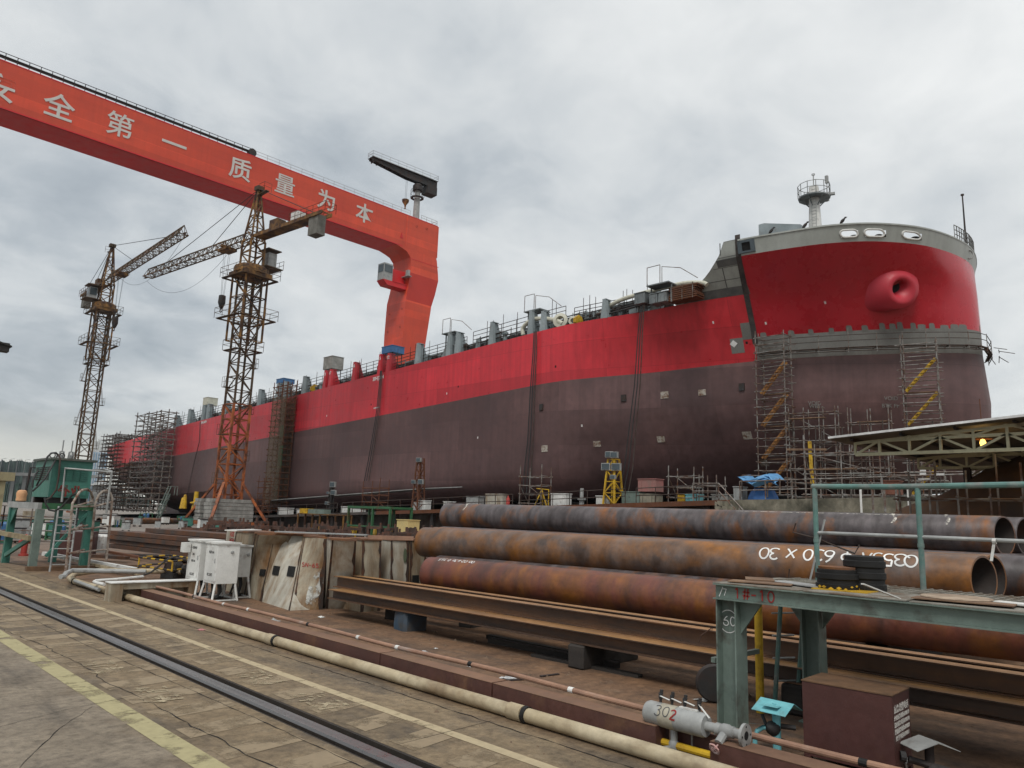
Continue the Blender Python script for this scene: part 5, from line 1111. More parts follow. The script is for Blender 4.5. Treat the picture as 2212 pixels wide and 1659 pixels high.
mb = MB(); mb.bx(10.36, 10.376, -1.6, 4.98, 1.6, 1.77); mb.bx(8.62, 10.36, 4.955, 4.972, 1.62, 1.77)
for y in (3.6, 2.2, .8, -.6): mb.bx(8.62, 10.36, y-.04, y+.04, 1.66, 1.768)
mb.build('deck_frame', mTealG, plat)
c2 = AX(*Z('y6', 885, 520), 10.2)
for i, (x, y) in enumerate(((8.72, 4.84), (c2.x, c2.y), (8.72, -1.2), (10.2, -1.2))):
    mb = MB(); hsec(mb, x, y, 0, 1.595, .27 if i == 0 else .24); mb.bx(x-.16, x+.16, y-.17, y+.17, 0, .02); cl_ = mb.build('column', mTealG, plat)
    for sg in ((-1,) if i == 0 else (-1, 1)):
        mb = MB(); mb.prism([(x-.02, y+sg*.135, 1.59), (x-.02, y+sg*.42, 1.59), (x-.02, y+sg*.135, 1.2)], (.03, 0, 0)); mb.build('gusset', mTealG, cl_)
    if i == 0:
        mb = MB(); strokes('60', .11, .012, lambda u, v, l: Vector((x-.013-l, y-.02-u+.12, 1.28+v)), mb); q = [Vector((x-.014, y+.03+.12*math.cos(R(a)), 1.33+.13*math.sin(R(a)))) for a in range(0, 361, 15)]; q2 = [Vector((x-.014, y+.03+.128*math.cos(R(a)), 1.33+.14*math.sin(R(a)))) for a in range(0, 361, 15)]; mb.grid([q, q2])
        mb.build('chalk_number', mChalk, cl_)
mb = MB(); strokes('1#-10', .125, .017, lambda u, v, l: Vector((8.597-l, 4.72-u, 1.628+v)), mb, jit=.02); mb.build('beam_number', mRedInk, plat)
mb = MB(); strokes('/', .12, .01, lambda u, v, l: Vector((8.597-l, 4.93-u, 1.63+v)), mb); strokes('7', .08, .008, lambda u, v, l: Vector((8.597-l, 4.88-u, 1.645+v)), mb); mb.build('chalk_mark', mChalk, plat)
mGrate = M('worn_deck_plate', (.26, .245, .21), (.13, .12, .10), scale=2.5, rust=(.19, .12, .07), ramt=.42, rscale=2.5, rough=.75, bump=.35, bscale=40)
rnd = random.Random(5)
for i, (y0, y1) in enumerate(((3.9, 5.0), (2.75, 3.86), (1.6, 2.72), (.4, 1.57), (-1.7, .38))):
    mb = MB(); mb.bx(8.56, 9.5, y0, y1, 1.787+.004*(i % 2), 1.80+.004*(i % 2)); mb.bx(9.52, 10.42, y0+.05, y1+.02, 1.787, 1.799); mb.build('deck_plate', mGrate, plat)
mb = MB()
for i in range(60): y = -1.5+i*.105; mb.bx(9.55, 10.4, y, y+.018, 1.80, 1.825)
for i in range(8): mb.bx(9.56+i*.11, 9.57+i*.11, -1.5, 4.7, 1.80, 1.82)
mb.build('grating', mGrate, plat)
RX = 10.2; ys = [4.37, 3.07, 1.70, .3, -1.2]
mb = MB(); mb.tube([(RX, 4.40, 3.075), (RX, 3.4, 3.065), (RX, 2.4, 3.08), (RX, -1.2, 3.13)], .037, 10); mb.build('top_rail', mTealRail, plat, True)
mb = MB(); mb.tube([(RX, 4.37, 2.45), (RX, -1.2, 2.44)], .024, 8); mb.build('middle_rail', mGreyPaint, plat, True)
for y in ys: mb = MB(); mb.tube([(RX, y, 1.79), (RX, y, 3.05)], .034, 10); mb.lathe([(.04, 0), (.04, .05)], (RX, y, 2.32), n=10); mb.build('rail_post', mTealRail, plat, True)
mb = MB(); q = AX(*Z('y5', 1965, 1115), RX-.03); q2 = AX(*Z('y5', 1940, 1280), RX-.05); mb.bar(q, q2, .03, .008); mb.lathe([(.03, -.02), (.03, .02)], q, (0, 1, 0), 8); tag(mb.build('cable_tie', mWhite, None), 'white strap hanging from the middle rail of the platform', 'strap')
# yellow post and green ladder under the platform
a = GP(*Z('y6', 548, 980)); b2 = ZH(*Z('y6', 545, 325), a); mb = MB(); mb.tube([(a.x, a.y, 0), (a.x, a.y, 1.58)], .055, 12); tag(mb.build('yellow_post', mYellow, None, True), 'yellow painted steel post standing under the green platform', 'post')
mb = MB(); mb.bx(8.85, a.x, a.y-.03, a.y+.03, .78, .84); mb.build('cross_bar', mTealG, plat)
a = GP(*Z('y6', 635, 985)); b2 = GP(*Z('y6', 775, 985)); lad = thing('ladder', 'grey green steel ladder leaning up to the platform between column and box', 'ladder', (a.x, a.y, 0))
for p, (tx, ty) in ((a, (605, 305)), (b2, (748, 325))):
    d = ray(*Z('y6', tx, ty)); k = (1.62-H)/d.z; t_ = CAM+d*k; t_ = Vector((p.x+.15*(1 if t_.x > p.x else -1)*.5, p.y+(t_.y-p.y)*.2, 1.62)); mb = MB(); mb.tube([p, t_], .032, 8); mb.build('stile', mTealRail, lad, True)
mb = MB()
for z in (.12, .42, .72, 1.02, 1.32): mb.tube([Vector((a.x, a.y, z)), Vector((b2.x, b2.y, z+.01))], .013, 6)
mb.build_each('rung', mGreyPaint, lad)
# things lying on the platform
def drum(lab, x, y, r, h, rows_, paint=None):
    t = thing('rubber_fender', lab, 'fender', (x, y, ZP+.012), 0, 'black ribbed rubber drums on the platform')
    pr = [(.001, 0), (r*.98, 0)]; k = h/rows_
    for i in range(rows_): z = i*k; pr += [(r, z+k*.08), (r, z+k*.55), (r*.93, z+k*.62), (r*.93, z+k*.95)]
    pr += [(r*.86, h), (r*.4, h), (r*.38, h*.6), (.001, h*.6)]
    mb = MB(); mb.lathe(pr, (x, y, ZP+.013), n=28); mb.build('drum', mRubber, t, 30)
    return t
qa = GP(*Z('y5', 630, 1520), 1.80); ra = .245
t = drum('front black ribbed rubber drum with yellow paint spots on the platform', qa.x+.12, qa.y, ra, .235, 2)
mb = MB(); mb.lathe([(.001, .236), (ra*.85, .236), (ra*.86, .262), (.001, .27)], (qa.x+.12, qa.y, ZP+.013), n=18); mb.build('rusty_lid', mRustTop, t)
mb = MB()
for a_ in (150, 165, 185, 205, 222, 240, 258, 275): s_ = random.uniform(.012, .03); p = Vector((qa.x+.12+(ra+.002)*math.cos(R(a_)), qa.y+(ra+.002)*math.sin(R(a_)), ZP+.04+random.uniform(-.01, .03))); tdir = Vector((-math.sin(R(a_)), math.cos(R(a_)), 0)); mb.add([p-tdir*s_*1.4, p+Vector((0, 0, -s_*.7)), p+tdir*s_*1.3, p+Vector((0, 0, s_*.8))], [(0, 1, 2, 3)])
mb.build('paint_spot', mYellow, t)
qb = GP(*Z('y5', 840, 1530), 1.80); drum('taller black ribbed rubber drum behind the spotted one', qb.x+.2, qb.y, .235, .40, 3)
mb = MB(); L = Loc((qa.x+.02, qa.y-.12, ZP+.012), R(3)); mb.box(L(0, 0, .008), (.42, .62, .012), R(3)); tag(mb.build('yellow_plate', mYellow, None), 'thin yellow plate under the front rubber drum', 'plate')
mb = MB(); p, q = GP(*Z('y5', 1175, 1592), 1.82), GP(*Z('y5', 870, 1470), 1.98); mb.bar(p, q, .035, .012); tag(mb.build('white_bar', mWhite, None), 'white flat bar leaning on the black drum', 'bar')
q = GP(*Z('y5', 1650, 1603), 1.815); mb = MB(); mb.lathe([(.001, 0), (.33, 0), (.34, .012), (.33, .022), (.001, .022)], (q.x, q.y, ZP+.036), n=28); tag(mb.build('plywood_disc', M('pale_plywood', (.42, .33, .24), (.2, .14, .1), scale=2.5, rough=.8), None, True), 'stained round plywood disc on the platform deck', 'disc')
for i, (x, y, w, l, rz, m_) in enumerate(((8.95, 4.55, .35, .75, .3, mPlank), (9.25, 4.2, .3, .8, -.4, mGreyPaint), (8.85, 2.3, .3, .9, .1, mPlank), (9.1, 1.7, .22, .8, -.2, mWhite), (9.3, 4.75, .5, .35, .5, mPlank))):
    mb = MB(); mb.box((x, y, ZP+.028+i*.004), (w, l, .012), rz); tag(mb.build('scrap_board', m_, None), ('thin brown board at the left end of the platform deck', 'grey scrap sheet on the deck left of the drums', 'brown board near the plywood disc', 'white scrap strip on the deck at the right', 'short brown board at the platform corner')[i], 'board', 'scrap boards on the platform')
for i, pts in enumerate((((315, 965), (290, 1042), (480, 1090), (805, 1218), (845, 1145)), ((262, 1345), (253, 1432), (430, 1442)))):
    mb = MB(); mb.tube([AX(*Z('y5', x, y), RX+.1+.02*j) for j, (x, y) in enumerate(pts)], .011, 6); tag(mb.build('bent_rod', mScafDark, None), ('long bent grey rod hooked on the platform railing', 'short bent grey rod at the platform deck corner')[i], 'rod', 'bent rods on the platform')
mb = MB(); mb.bar(AX(*Z('y5', 555, 935), RX+.06), AX(*Z('y5', 432, 1440), RX-.05), .05, .02); tag(mb.build('flat_bar', mGreyPaint, None), 'grey flat bar leaning against the corner post of the railing', 'bar')

# ------------------------------------------------------------------ pipe run, duct, manifold, boxes near the rail
mb = MB()
pts = [(7.1, y, .095) for y in (1.0, 3, 5, 7, 9, 11, 13, 15, 17, 19, 21.3, 23, 25, 26.2)]+[Vector((7.16, 26.9, .13)), Vector((7.5, 27.6, .2)), Vector((8.2, 27.9, .25)), Vector((9.5, 27.5, .25)), Vector((12.0, 26.3, .2))]
mb.tube(pts, .086, 16)
wp = thing('water_pipe', 'long cream painted pipe with rust running along the rail on the ground', 'pipe', (7.1, 12, 0)); mb.build('pipe_body', mPipeY, wp, True)
for y in (6.93, 13.4):
    mb = MB(); mb.lathe([(.086, -.12), (.1, -.12), (.1, .12), (.086, .12)], (7.1, y, .095), (0, 1, 0), 18); mb.build('pipe_sleeve', mPipeY, wp, True); mb = MB(); mb.lathe([(.085, -.03), (.104, -.03), (.104, .03), (.085, .03)], (7.1, y-.17, .095), (0, 1, 0), 18); mb.build('black_band', mRubber, wp, True)
mb = MB(); mb.lathe([(.086, -.02), (.1, -.02), (.1, .05), (.086, .05)], (7.1, 26.1, .095), (0, 1, 0), 16); mb.build('black_band', mRubber, wp)
dY = [GP(*Z('w6', 200, 850), .2).y, GP(*Z('w6', 850, 1060), .2).y]
dt = thing('cable_duct', 'brown square steel cable duct behind the cream pipe', 'duct', (7.55, 12, 0))
cuts = [21.15, GP(*Z('y8', 655, 630), .2).y, GP(*Z('y8', 1358, 820), .2).y, dY[0]]
for ya, yb_ in zip(cuts, cuts[1:]):
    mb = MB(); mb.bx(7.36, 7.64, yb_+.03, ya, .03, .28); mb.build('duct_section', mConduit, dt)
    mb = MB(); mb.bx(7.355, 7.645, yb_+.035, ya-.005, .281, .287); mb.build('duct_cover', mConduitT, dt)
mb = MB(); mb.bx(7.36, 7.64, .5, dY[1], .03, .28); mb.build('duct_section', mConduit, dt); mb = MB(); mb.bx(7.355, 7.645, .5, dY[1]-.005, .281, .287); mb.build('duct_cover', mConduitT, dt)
mb = MB(); mb.tube([(7.5, dY[0]+.1, .1), (7.5, dY[1]-.1, .1)], .04, 10); mb.build('yellow_conduit', mYellow, dt, True)
mb = MB(); mb.bx(7.60, 7.63, dY[1], dY[0], .02, .28); mb.build('back_plate', mConduit, dt)
mb = MB(); mb.tube([(7.74+.015*math.sin(y*1.7), y, .34+.01*math.sin(y)) for y in [21.1-i*.5 for i in range(41)]], .034, 10); cn = tag(mb.build('thin_pipe', mPinkPipe, None, True, origin=(7.74, 11, .3)), 'thin rusty pipe with pale patches lying behind the brown duct', 'pipe')
rnd = random.Random(3)
for i in range(10):
    y = 3.2+i*1.75+rnd.uniform(-.5, .5); mb = MB(); mb.lathe([(.0345, -.04), (.037, -.04), (.037, .04), (.0345, .04)], (7.74+.015*math.sin(y*1.7), y, .34+.01*math.sin(y)), (0, 1, 0), 10); mb.build('tape_wrap', mWhite if i % 3 else mRubber, cn)
cv = thing('pipe_cover', 'white topped rusty concrete beam bridging the pipes by the cabinets', 'concrete beam', (7.7, 21.4, 0))
mb = MB(); mb.bx(6.62, 6.92, 21.2, 21.62, 0, .46); mb.bx(8.62, 8.86, 21.2, 21.62, 0, .46); mb.bx(6.92, 8.62, 21.22, 21.6, .30, .459); mb.bx(6.92, 8.62, 21.5, 21.6, 0, .3); mb.build('beam_body', mPanel, cv)
mb = MB(); mb.bx(6.60, 8.88, 21.18, 21.64, .461, .485); mb.build('white_top', mWhite, cv)
# manifold 302
mf = thing('pipe_manifold', 'grey cylindrical manifold numbered 302 with small valves on top', 'manifold', (7.5, 5.5, 0))
ma = AX(*Z('w6', 215, 490), 7.5); mb_ = AX(*Z('w6', 985, 690), 7.5); mz = (ma.z+mb_.z)/2; r_ = .125
mb = MB(); L_ = ma.y-mb_.y; mb.lathe([(.001, 0), (r_*.9, .0), (r_, .03), (r_, L_-.03), (r_*.9, L_), (.001, L_)], (7.5, ma.y, mz), (0, -1, 0), 28); mb.build('vessel', mGreyPaint, mf, 40)
mb = MB(); mb.lathe([(r_+.002, L_*.27), (r_+.003, L_*.53)], (7.5, ma.y, mz), (0, -1, 0), 28); mb.build('pale_band', M('beige_band', (.40, .37, .29), (.33, .30, .24), scale=3., rough=.6), mf, True)
def cylm(u, v, l): th = R(22)+(v-.03)/r_; return Vector((7.5-math.cos(th)*(r_+.003+l), ma.y-L_*.22-u, mz+math.sin(th)*(r_+.003+l)))
mb = MB(); strokes('30', .115, .012, cylm, mb, adv=.9, th=.001); mb.build('number', mBlackInk, mf)
mb = MB(); strokes('2', .105, .018, lambda u, v, l: cylm(u+.205, v-.01, l), mb, th=.002); mb.build('red_digit', mRedInk, mf)
yy = mb_.y
mb = MB(); mb.lathe([(.05, 0), (.05, .12), (.062, .12), (.062, .16), (.055, .17), (.07, .2), (.07, .26), (.06, .28), (.06, .32), (.05, .33), (.05, .43)], (7.5, yy, mz), (0, -1, 0), 16); mb.tube([(7.5, yy-.23, mz), (7.36, yy-.22, mz-.1)], .045, 10); mb.build('valve_body', mGreyPaint, mf, True)
mb = MB(); mb.lathe([(.05, 0), (.118, 0), (.118, .03), (.03, .03), (.028, -.02)], (7.5, yy-.43, mz), (0, -1, 0), 22); fl = mb.build('flange', mGreyPaint, mf, 30)
mb = MB()
for a_ in (0, 90, 180, 270): mb.lathe([(.001, .031), (.012, .0312)], (7.5+.085*math.cos(R(a_)), yy-.43, mz+.085*math.sin(R(a_))), (0, -1, 0), 8)
mb.lathe([(.001, .0305), (.045, .0305)], (7.5, yy-.43, mz), (0, -1, 0), 16); mb.build('bolt_hole', mBlack, fl)
def wheel(c, ax_, r, mat, nm='hand_wheel'):
    ax_ = Vector(ax_).normalized(); u = ax_.orthogonal().normalized(); w = ax_.cross(u); mb = MB()
    mb.tube([Vector(c)+(u*math.cos(R(a_))+w*math.sin(R(a_)))*r*(1+.06*math.cos(R(a_*6))) for a_ in range(0, 361, 20)], r*.17, 6, caps=False)
    for a_ in range(0, 360, 72): mb.tube([Vector(c), Vector(c)+(u*math.cos(R(a_))+w*math.sin(R(a_)))*r], r*.1, 5)
    mb.tube([Vector(c)-ax_*r*1.2, Vector(c)+ax_*r*.2], r*.15, 6); return mb.build(nm, mat, mf, True)
wheel((7.31, yy-.2, mz-.15), (-.8, .2, -.5), .055, M('faded_pink', (.5, .25, .23), (.42, .35, .33), scale=8., rough=.6)); wheel((7.24, ma.y-L_*.36, mz-.3), (-1, .1, 0), .05, mWhite)
py_ = ma.y-L_*.46
mb = MB(); mb.tube([(7.5, py_, 0), (7.5, py_, mz)], .04, 10); mb.lathe([(.04, 0), (.06, .03), (.06, .1), (.04, .13)], (7.5, py_, mz-.36), n=12); mb.tube([(7.5, py_, mz-.3), (7.27, ma.y-L_*.36, mz-.3)], .02, 6); mb.tube([(7.5, ma.y-.13, .3), (7.5, ma.y-.13, mz)], .026, 8); mb.tube([(7.42, ma.y-.13, mz-.2), (7.58, ma.y-.13, mz-.2)], .035, 8); mb.tube([(7.55, ma.y-L_*.72, .05), (7.55, ma.y-L_*.72, mz)], .012, 6); mb.build('stand_pipe', mGreyPaint, mf, True)
for i, t_ in enumerate((.20, .40, .62, .86)):
    y_ = ma.y-L_*t_; x_ = 7.53; mb = MB(); mb.tube([(x_, y_, mz+r_-.02), (x_, y_, mz+r_+.09)], .016, 8); mb.lathe([(.001, -.03), (.022, -.03), (.022, .05), (.001, .05)], (x_, y_, mz+r_+.06), (.7, .5, .4), 8); mb.lathe([(.001, 0), (.018, 0), (.02, .05), (.001, .05)], (x_+.02, y_, mz+r_+.08), n=8); vb = mb.build('small_valve', mDark, mf, True)
    mb = MB(); mb.bar((x_-.02, y_-.01, mz+r_+.07), (x_-.03, y_-.14, mz+r_+(.05 if i < 3 else -.04)), .022, .006); mb.build('lever', mWhite, vb)
mb = MB(); mb.bx(7.48, 7.53, ma.y-L_*.86, ma.y-L_*.56, mz+r_-.002, mz+r_+.012); mb.build('label_strip', mWhite, mf)
# teal valve stand
def vstand(lab, base, rc, mat, w, l, dz, post, az_, slope):
    t = thing('valve_stand', lab, 'valve stand', (base.x, base.y, 0), 0, 'roofed valve stands'); bx_, by_ = base.x, base.y
    mb = MB(); mb.tube([(bx_, by_, 0), (bx_, by_, rc.z-.02)], .045, 12); mb.build('post', post, t, True)
    L = Loc((rc.x, rc.y, rc.z), R(az_)); mb = MB()
    for sg in (-1, 1): mb.prism([L(0, -l/2, 0), L(0, l/2, 0), L(sg*w/2, l/2, -slope), L(sg*w/2, -l/2, -slope)], (0, 0, .006))
    mb.build('roof', mat, t); return t, bx_, by_
b0 = GP(*Z('w6', 1915, 1100)); rz_ = ZH(*Z('w6', 1900, 400), b0)
t, bx_, by_ = vstand('teal roofed valve stand with outlet bend left of the brown box', b0, Vector((b0.x+.03, b0.y, rz_+.03)), mTeal, .42, .40, 0, mTeal, -2, .10)
mb = MB(); mb.bx(bx_-.16, bx_-.04, by_-.09, by_+.09, rz_-.004, rz_); mb.build('roof_patch', mTeal, t)
mb = MB(); mb.tube([(bx_-.03, by_+.02, .30), (bx_-.08, by_+.12, .30), (bx_-.12, by_+.17, .26), (bx_-.13, by_+.19, .18), (bx_-.13, by_+.2, .08)], .026, 10); mb.build('outlet_bend', mTeal, t, True)
mb = MB(); mb.lathe([(.001, -.05), (.07, -.04), (.085, .0), (.07, .05), (.03, .09), (.001, .1)], (bx_-.02, by_+.03, .3), (-.9, .2, .2), 12); mb.tube([(bx_-.05, by_+.1, .33), (bx_-.02, by_+.16, .42)], .02, 6); mb.tube([(bx_, by_, .33), (bx_+.12, by_-.16, .32)], .03, 7); mb.tube([(bx_, by_, .2), (bx_+.1, by_-.12, .14)], .025, 7); mb.tube([(bx_, by_, .45), (bx_+.1, by_-.14, .5)], .025, 7); mb.build('valve', mDark, t, True)
mb = MB(); mb.add([(bx_-.22, by_+.28, .335), (bx_-.1, by_+.2, .325), (bx_-.04, by_+.06, .33), (bx_-.16, by_+.10, .35)], [(0, 1, 2, 3)]); mb.build('paint_drip_plate', mTeal, t)
b1 = GP(2012, 1700); rz1 = ZH(*Z('w7', 1640, 745), b1)
t, bx_, by_ = vstand('grey roofed valve stand in front of the brown box at the corner', b1, Vector((b1.x, b1.y, rz1)), mGreyPaint, .46, .30, 0, mDark, -38, .075)
mb = MB(); mb.tube([(bx_-.12, by_+.16, rz1-.2), (bx_+.12, by_-.3, rz1-.3)], .035, 8); mb.lathe([(.001, -.06), (.06, -.05), (.07, .03), (.03, .08)], (bx_-.02, by_-.03, rz1-.28), (-.6, -.7, 0), 10); mb.lathe([(.001, -.02), (.05, -.02), (.05, .03), (.001, .03)], (bx_-.14, by_+.2, rz1-.18), (-.5, .8, 0), 10); mb.build('valve', mDark, t, True)
# brown phone number box
c0 = Vector((8.36, 3.80)); c1 = Vector((8.40, 2.885)); dd = (c1-c0).normalized(); pn = Vector((-dd.y, dd.x)); W_ = .60; ZB = .865
bxo = thing('equipment_box', 'dark red brown steel box with white emergency telephone lettering', 'box', (8.7, 3.3, 0))
c3, c2_ = c0+pn*W_, c1+pn*(W_-.02)
V3 = lambda p, z: Vector((p.x, p.y, z))
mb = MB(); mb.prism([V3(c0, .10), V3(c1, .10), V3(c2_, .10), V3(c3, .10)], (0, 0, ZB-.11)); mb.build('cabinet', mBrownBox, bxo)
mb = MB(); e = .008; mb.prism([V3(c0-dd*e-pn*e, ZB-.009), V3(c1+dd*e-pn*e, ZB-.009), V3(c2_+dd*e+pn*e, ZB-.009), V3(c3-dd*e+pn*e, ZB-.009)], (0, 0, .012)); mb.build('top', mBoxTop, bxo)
for p in (c0, c1, c2_, c3): q = p+(Vector((8.68, 3.33))-p)*.08; mb = MB(); mb.box((q.x, q.y, .05), (.07, .07, .1)); mb.build('foot', mBrownBox, bxo)
xd = (c2_-c1).normalized(); xd3 = Vector((xd.x, xd.y, 0)); cc = (c1+c2_)/2
for s_, z, sz_ in (('应急救援电话', .71, .082), ('火灾应急电话:6598119', .63, .053), ('治安应急电话:6598110', .565, .053), ('设备应急电话:6598023', .50, .053), ('安全室电话:6598011', .435, .053)):
    text(s_, sz_, (cc.x, cc.y, z), xd3, (0, 0, 1), 'lettering', mWhiteSign, bxo, depth=.0008, bold=.002, off=.001)
text('40', .12, (cc.x-.07, cc.y, .25), xd3, (0, 0, 1), 'lettering', mWhiteSign, bxo, depth=.0008, bold=.003, off=.001)
mb = MB(); mb.tube([V3(c1+xd*.34, .1)+Vector((0, -.01, 0)), V3(c1+xd*.30, .16)+Vector((0, -.01, 0)), V3(c1+xd*.38, .20)+Vector((0, -.01, 0))], .012, 6); mb.build('chalk_hook', mChalk, bxo)
# ------------------------------------------------------------------ cabinets and weathered steel blocks
def cabinet(lab, x0, x1, y0, y1, zb, zt, words, red=False, lid_=True, grp='white electrical cabinets'):
    t = thing('electrical_cabinet', lab, 'cabinet', ((x0+x1)/2, (y0+y1)/2, 0), 0, grp)
    mb = MB(); mb.bx(x0, x1, y0, y1, zb, zt-.04); body = mb.build('body', mWhite, t)
    mb = MB(); mb.prism([(x0-.03, y0-.03, zt-.04), (x1+.03, y0-.03, zt-.04), (x1+.03, y1+.03, zt-.04), (x0-.03, y1+.03, zt-.04)], (0, 0, .05)); mb.build('lid', mWhite, t)
    mb = MB()
    mb.bx(x0-.006, x0-.001, y0+.07, y1-.07, zb+.06, zt-.12); dr = mb.build('door', mWhite, t)
    mb = MB(); mb.bx(x0-.02, x0-.006, y0+.10, y0+.13, (zb+zt)/2, (zb+zt)/2+.12); mb.build('handle', mGreyPaint, dr)
    mb = MB(); mb.lathe([(.001, 0), (.05, 0), (.04, .03), (.001, .035)], ((x0+x1)/2+.1, y0, zt-.25), (0, -1, 0), 10); mb.build('vent_cap', mGreyPaint, t)
    for u, v in ((0, 0), (1, 0), (1, 1), (0, 1)):
        sx_, sy_ = (-1, 1)[u], (-1, 1)[v]; mb = MB(); p = Vector(((x0, x1)[u]-sx_*.03, (y0, y1)[v]-sy_*.03, zb)); q = Vector(((x0, x1)[u]+sx_*.05, (y0, y1)[v]+sy_*.04, .0)); mb.bar(p, q, .05); mb.build('leg', mWhite, t)
    mb = MB()
    a = [Vector(((x0, x1)[u]+(-1, 1)[u]*.05, (y0, y1)[v]+(-1, 1)[v]*.04, .03)) for u, v in ((0, 0), (1, 0), (1, 1), (0, 1), (0, 0))]
    for p, q in zip(a, a[1:]): mb.bar(p, q, .03)
    mb.build('foot_frame', mWhite, t)
    for i, (s_, z, sz_) in enumerate(words): text(s_, sz_, (x0-.007, (y0+y1)/2, z), (0, -1, 0), (0, 0, 1), 'lettering', mRedInk if red else mBlackInk, dr, depth=.001, bold=.002, off=.001)
    mb = MB()
    for i in range(6): yb_ = y0+.15+.1*i; xb = x0+.15+.07*(i % 4); mb.tube([(xb, yb_, zb), (xb+.03, yb_-.03, zb-.25), (xb-.08, yb_-.1, .08), (xb+.25, yb_+.3, .03)], .022, 6)
    mb.build('cable', mCable, t); return t
g0 = GP(*Z('y2', 135, 1340)); g1 = GP(*Z('y2', 385, 1335)); gb = GP(*Z('y2', 30, 1310))
zb = ZH(*Z('y2', 195, 1185), g0); zt = ZH(*Z('y2', 205, 822), g0)
cabinet('front white electrical cabinet on splayed legs, the largest and nearest of three', g0.x+.05, g1.x-.04, g0.y+.06, gb.y-.05, zb, zt, (('电源 30A', zt-.27, .085), ('电工拆装', zb+.22, .085)))
cabinet('white electrical cabinet standing just behind and left of the front one', g0.x-.02, g0.x+.62, gb.y+.16, gb.y+1.0, zb+.02, zt+.02, (('一次配电箱', zt-.2, .075), ('108-1', zt-.38, .075), ('电源 30A', zt-.56, .07), ('电工拆装', zb+.16, .075)))
cabinet('white electrical cabinet with red lettering against the rusty blocks', g1.x+.16, g1.x+.55, g1.y+.75, g1.y+1.5, zb+.12, zt-.10, (('配电', zt-.35, .09),), red=True)
p = AX(*Z('y1', 1905, 1250), g0.x-.05); mb = MB(); mb.bx(g0.x-.25, g0.x-.06, gb.y+.75, gb.y+1.0, p.z-.13, p.z+.14); tag(mb.build('junction_box', mWhite, None), 'small white junction box on the left side of the cabinets', 'box')
ZTP = 1.78
def q2(x, y, z): return GP(*Z('y2', x, y), z)
def block(lab, base, topq, depth, mat, holes=(), group='weathered steel blocks in a row', face=0):
    t = thing('steel_block', lab, 'steel block', base[0], 0, group)
    bl, br = Vector(base[0]), Vector(base[1]); tl, tr = Vector(topq[0]), Vector(topq[1])
    d = (br-bl); d.z = 0; n_ = Vector((-d.y, d.x, 0)).normalized()
    if n_.dot(Vector((bl.x, bl.y, 0))) < 0: n_ = -n_
    rnd = random.Random(lab); K = 9
    fr = []
    for i in range(K+1):
        u = i/K; row = []
        for j in range(K+1):
            v = j/K; p = bl.lerp(br, u).lerp(tl.lerp(tr, u), v); w_ = rnd.uniform(-.003, .003) if 0 < j < K else 0; row.append(p+n_*w_)
        fr.append(row)
    mb = MB(); mb.grid(fr); B = [bl+n_*depth, br+n_*depth]; Tt = [tl+n_*(depth-.1), tr+n_*(depth-.1)]
    mb.add([bl, tl, Tt[0], B[0]], [(0, 1, 2, 3)]); mb.add([br, tr, Tt[1], B[1]], [(0, 1, 2, 3)]); mb.add([B[0], B[1], Tt[1], Tt[0]], [(0, 1, 2, 3)]); mb.add([tl, tr, Tt[1], Tt[0]], [(0, 1, 2, 3)])
    body = mb.build('panel', mat, t)
    mb = MB(); e = .03; mb.prism([tl-n_*e-d.normalized()*e, tr-n_*e+d.normalized()*e, Tt[1]+n_*e, Tt[0]+n_*e], (0, 0, .05)); mb.build('top_plate', mRustTop, t)
    dn = d.normalized()
    for (a0, a1, sg) in ((bl, tl, 1), (br, tr, -1)):     # ragged dark ribs where the plating has rusted off the edges
        rows = []; k = 14
        for i in range(k+1): p = a0.lerp(a1, i/k); w = (.07 if i == 0 else w*.5+.5*rnd.choice((.02, .03, .05, .12))); rows.append([p-n_*.016-dn*sg*.02, p-n_*.016+dn*sg*w])
        mb = MB(); mb.grid(rows); mb.build('rusted_edge', mRustEdge, t)
    for (u, v, w, h) in holes:
        Lw, Lh = d.length, (tl-bl).length; Pf = lambda a, b_: bl.lerp(br, a).lerp(tl.lerp(tr, a), b_)-n_*.03
        mb = MB(); mb.prism([Pf(u-w/2/Lw, v-h/2/Lh), Pf(u+w/2/Lw, v-h/2/Lh), Pf(u+w/2/Lw, v+h/2/Lh), Pf(u-w/2/Lw, v+h/2/Lh)], n_*.05); mb.build('opening', mBlack, t)
    return t, bl, br, tl, tr, n_, dn
block('brown weathered steel block behind the white cabinets, with one black opening', (q2(440, 1290, 0), q2(562, 1333, 0)), (q2(545, 752, ZTP), q2(690, 752, ZTP)), .9, mPanel, ((.75, .42, .4, .22),))
block('far left weathered steel block mostly hidden by the cabinets', (q2(250, 1235, 0), q2(425, 1288, 0)), (q2(352, 722, ZTP), q2(520, 742, ZTP)), .9, mPanel)
block('whitish steel block with two square black openings, nearest corner of the row', (q2(568, 1335, 0), q2(818, 1414, 0)), (q2(693, 748, ZTP), q2(944, 762, ZTP)), .7, mPanelW, ((.30, .47, .42, .25), (.81, .49, .44, .27)))
t, bl, br, tl, tr, n_, dn = block('steel block marked SN-65 in red with a pale smear', (q2(842, 1408, 0), q2(1095, 1404, 0)), (q2(950, 766, ZTP), q2(1135, 786, ZTP)), .8, mPanel)
upd = (tl-bl).normalized(); o_ = bl.lerp(br, .2).lerp(tl.lerp(tr, .05), .58)
mb = MB(); Lw, Lh = (br-bl).length, (tl-bl).length; strokes('SN-65', .122, .02, lambda u, v, l: bl.lerp(br, .06+u/Lw).lerp(tl.lerp(tr, .06+u/Lw), .58+v/Lh)-n_*(.03+l), mb); mb.build('red_number', mRedInk, t)
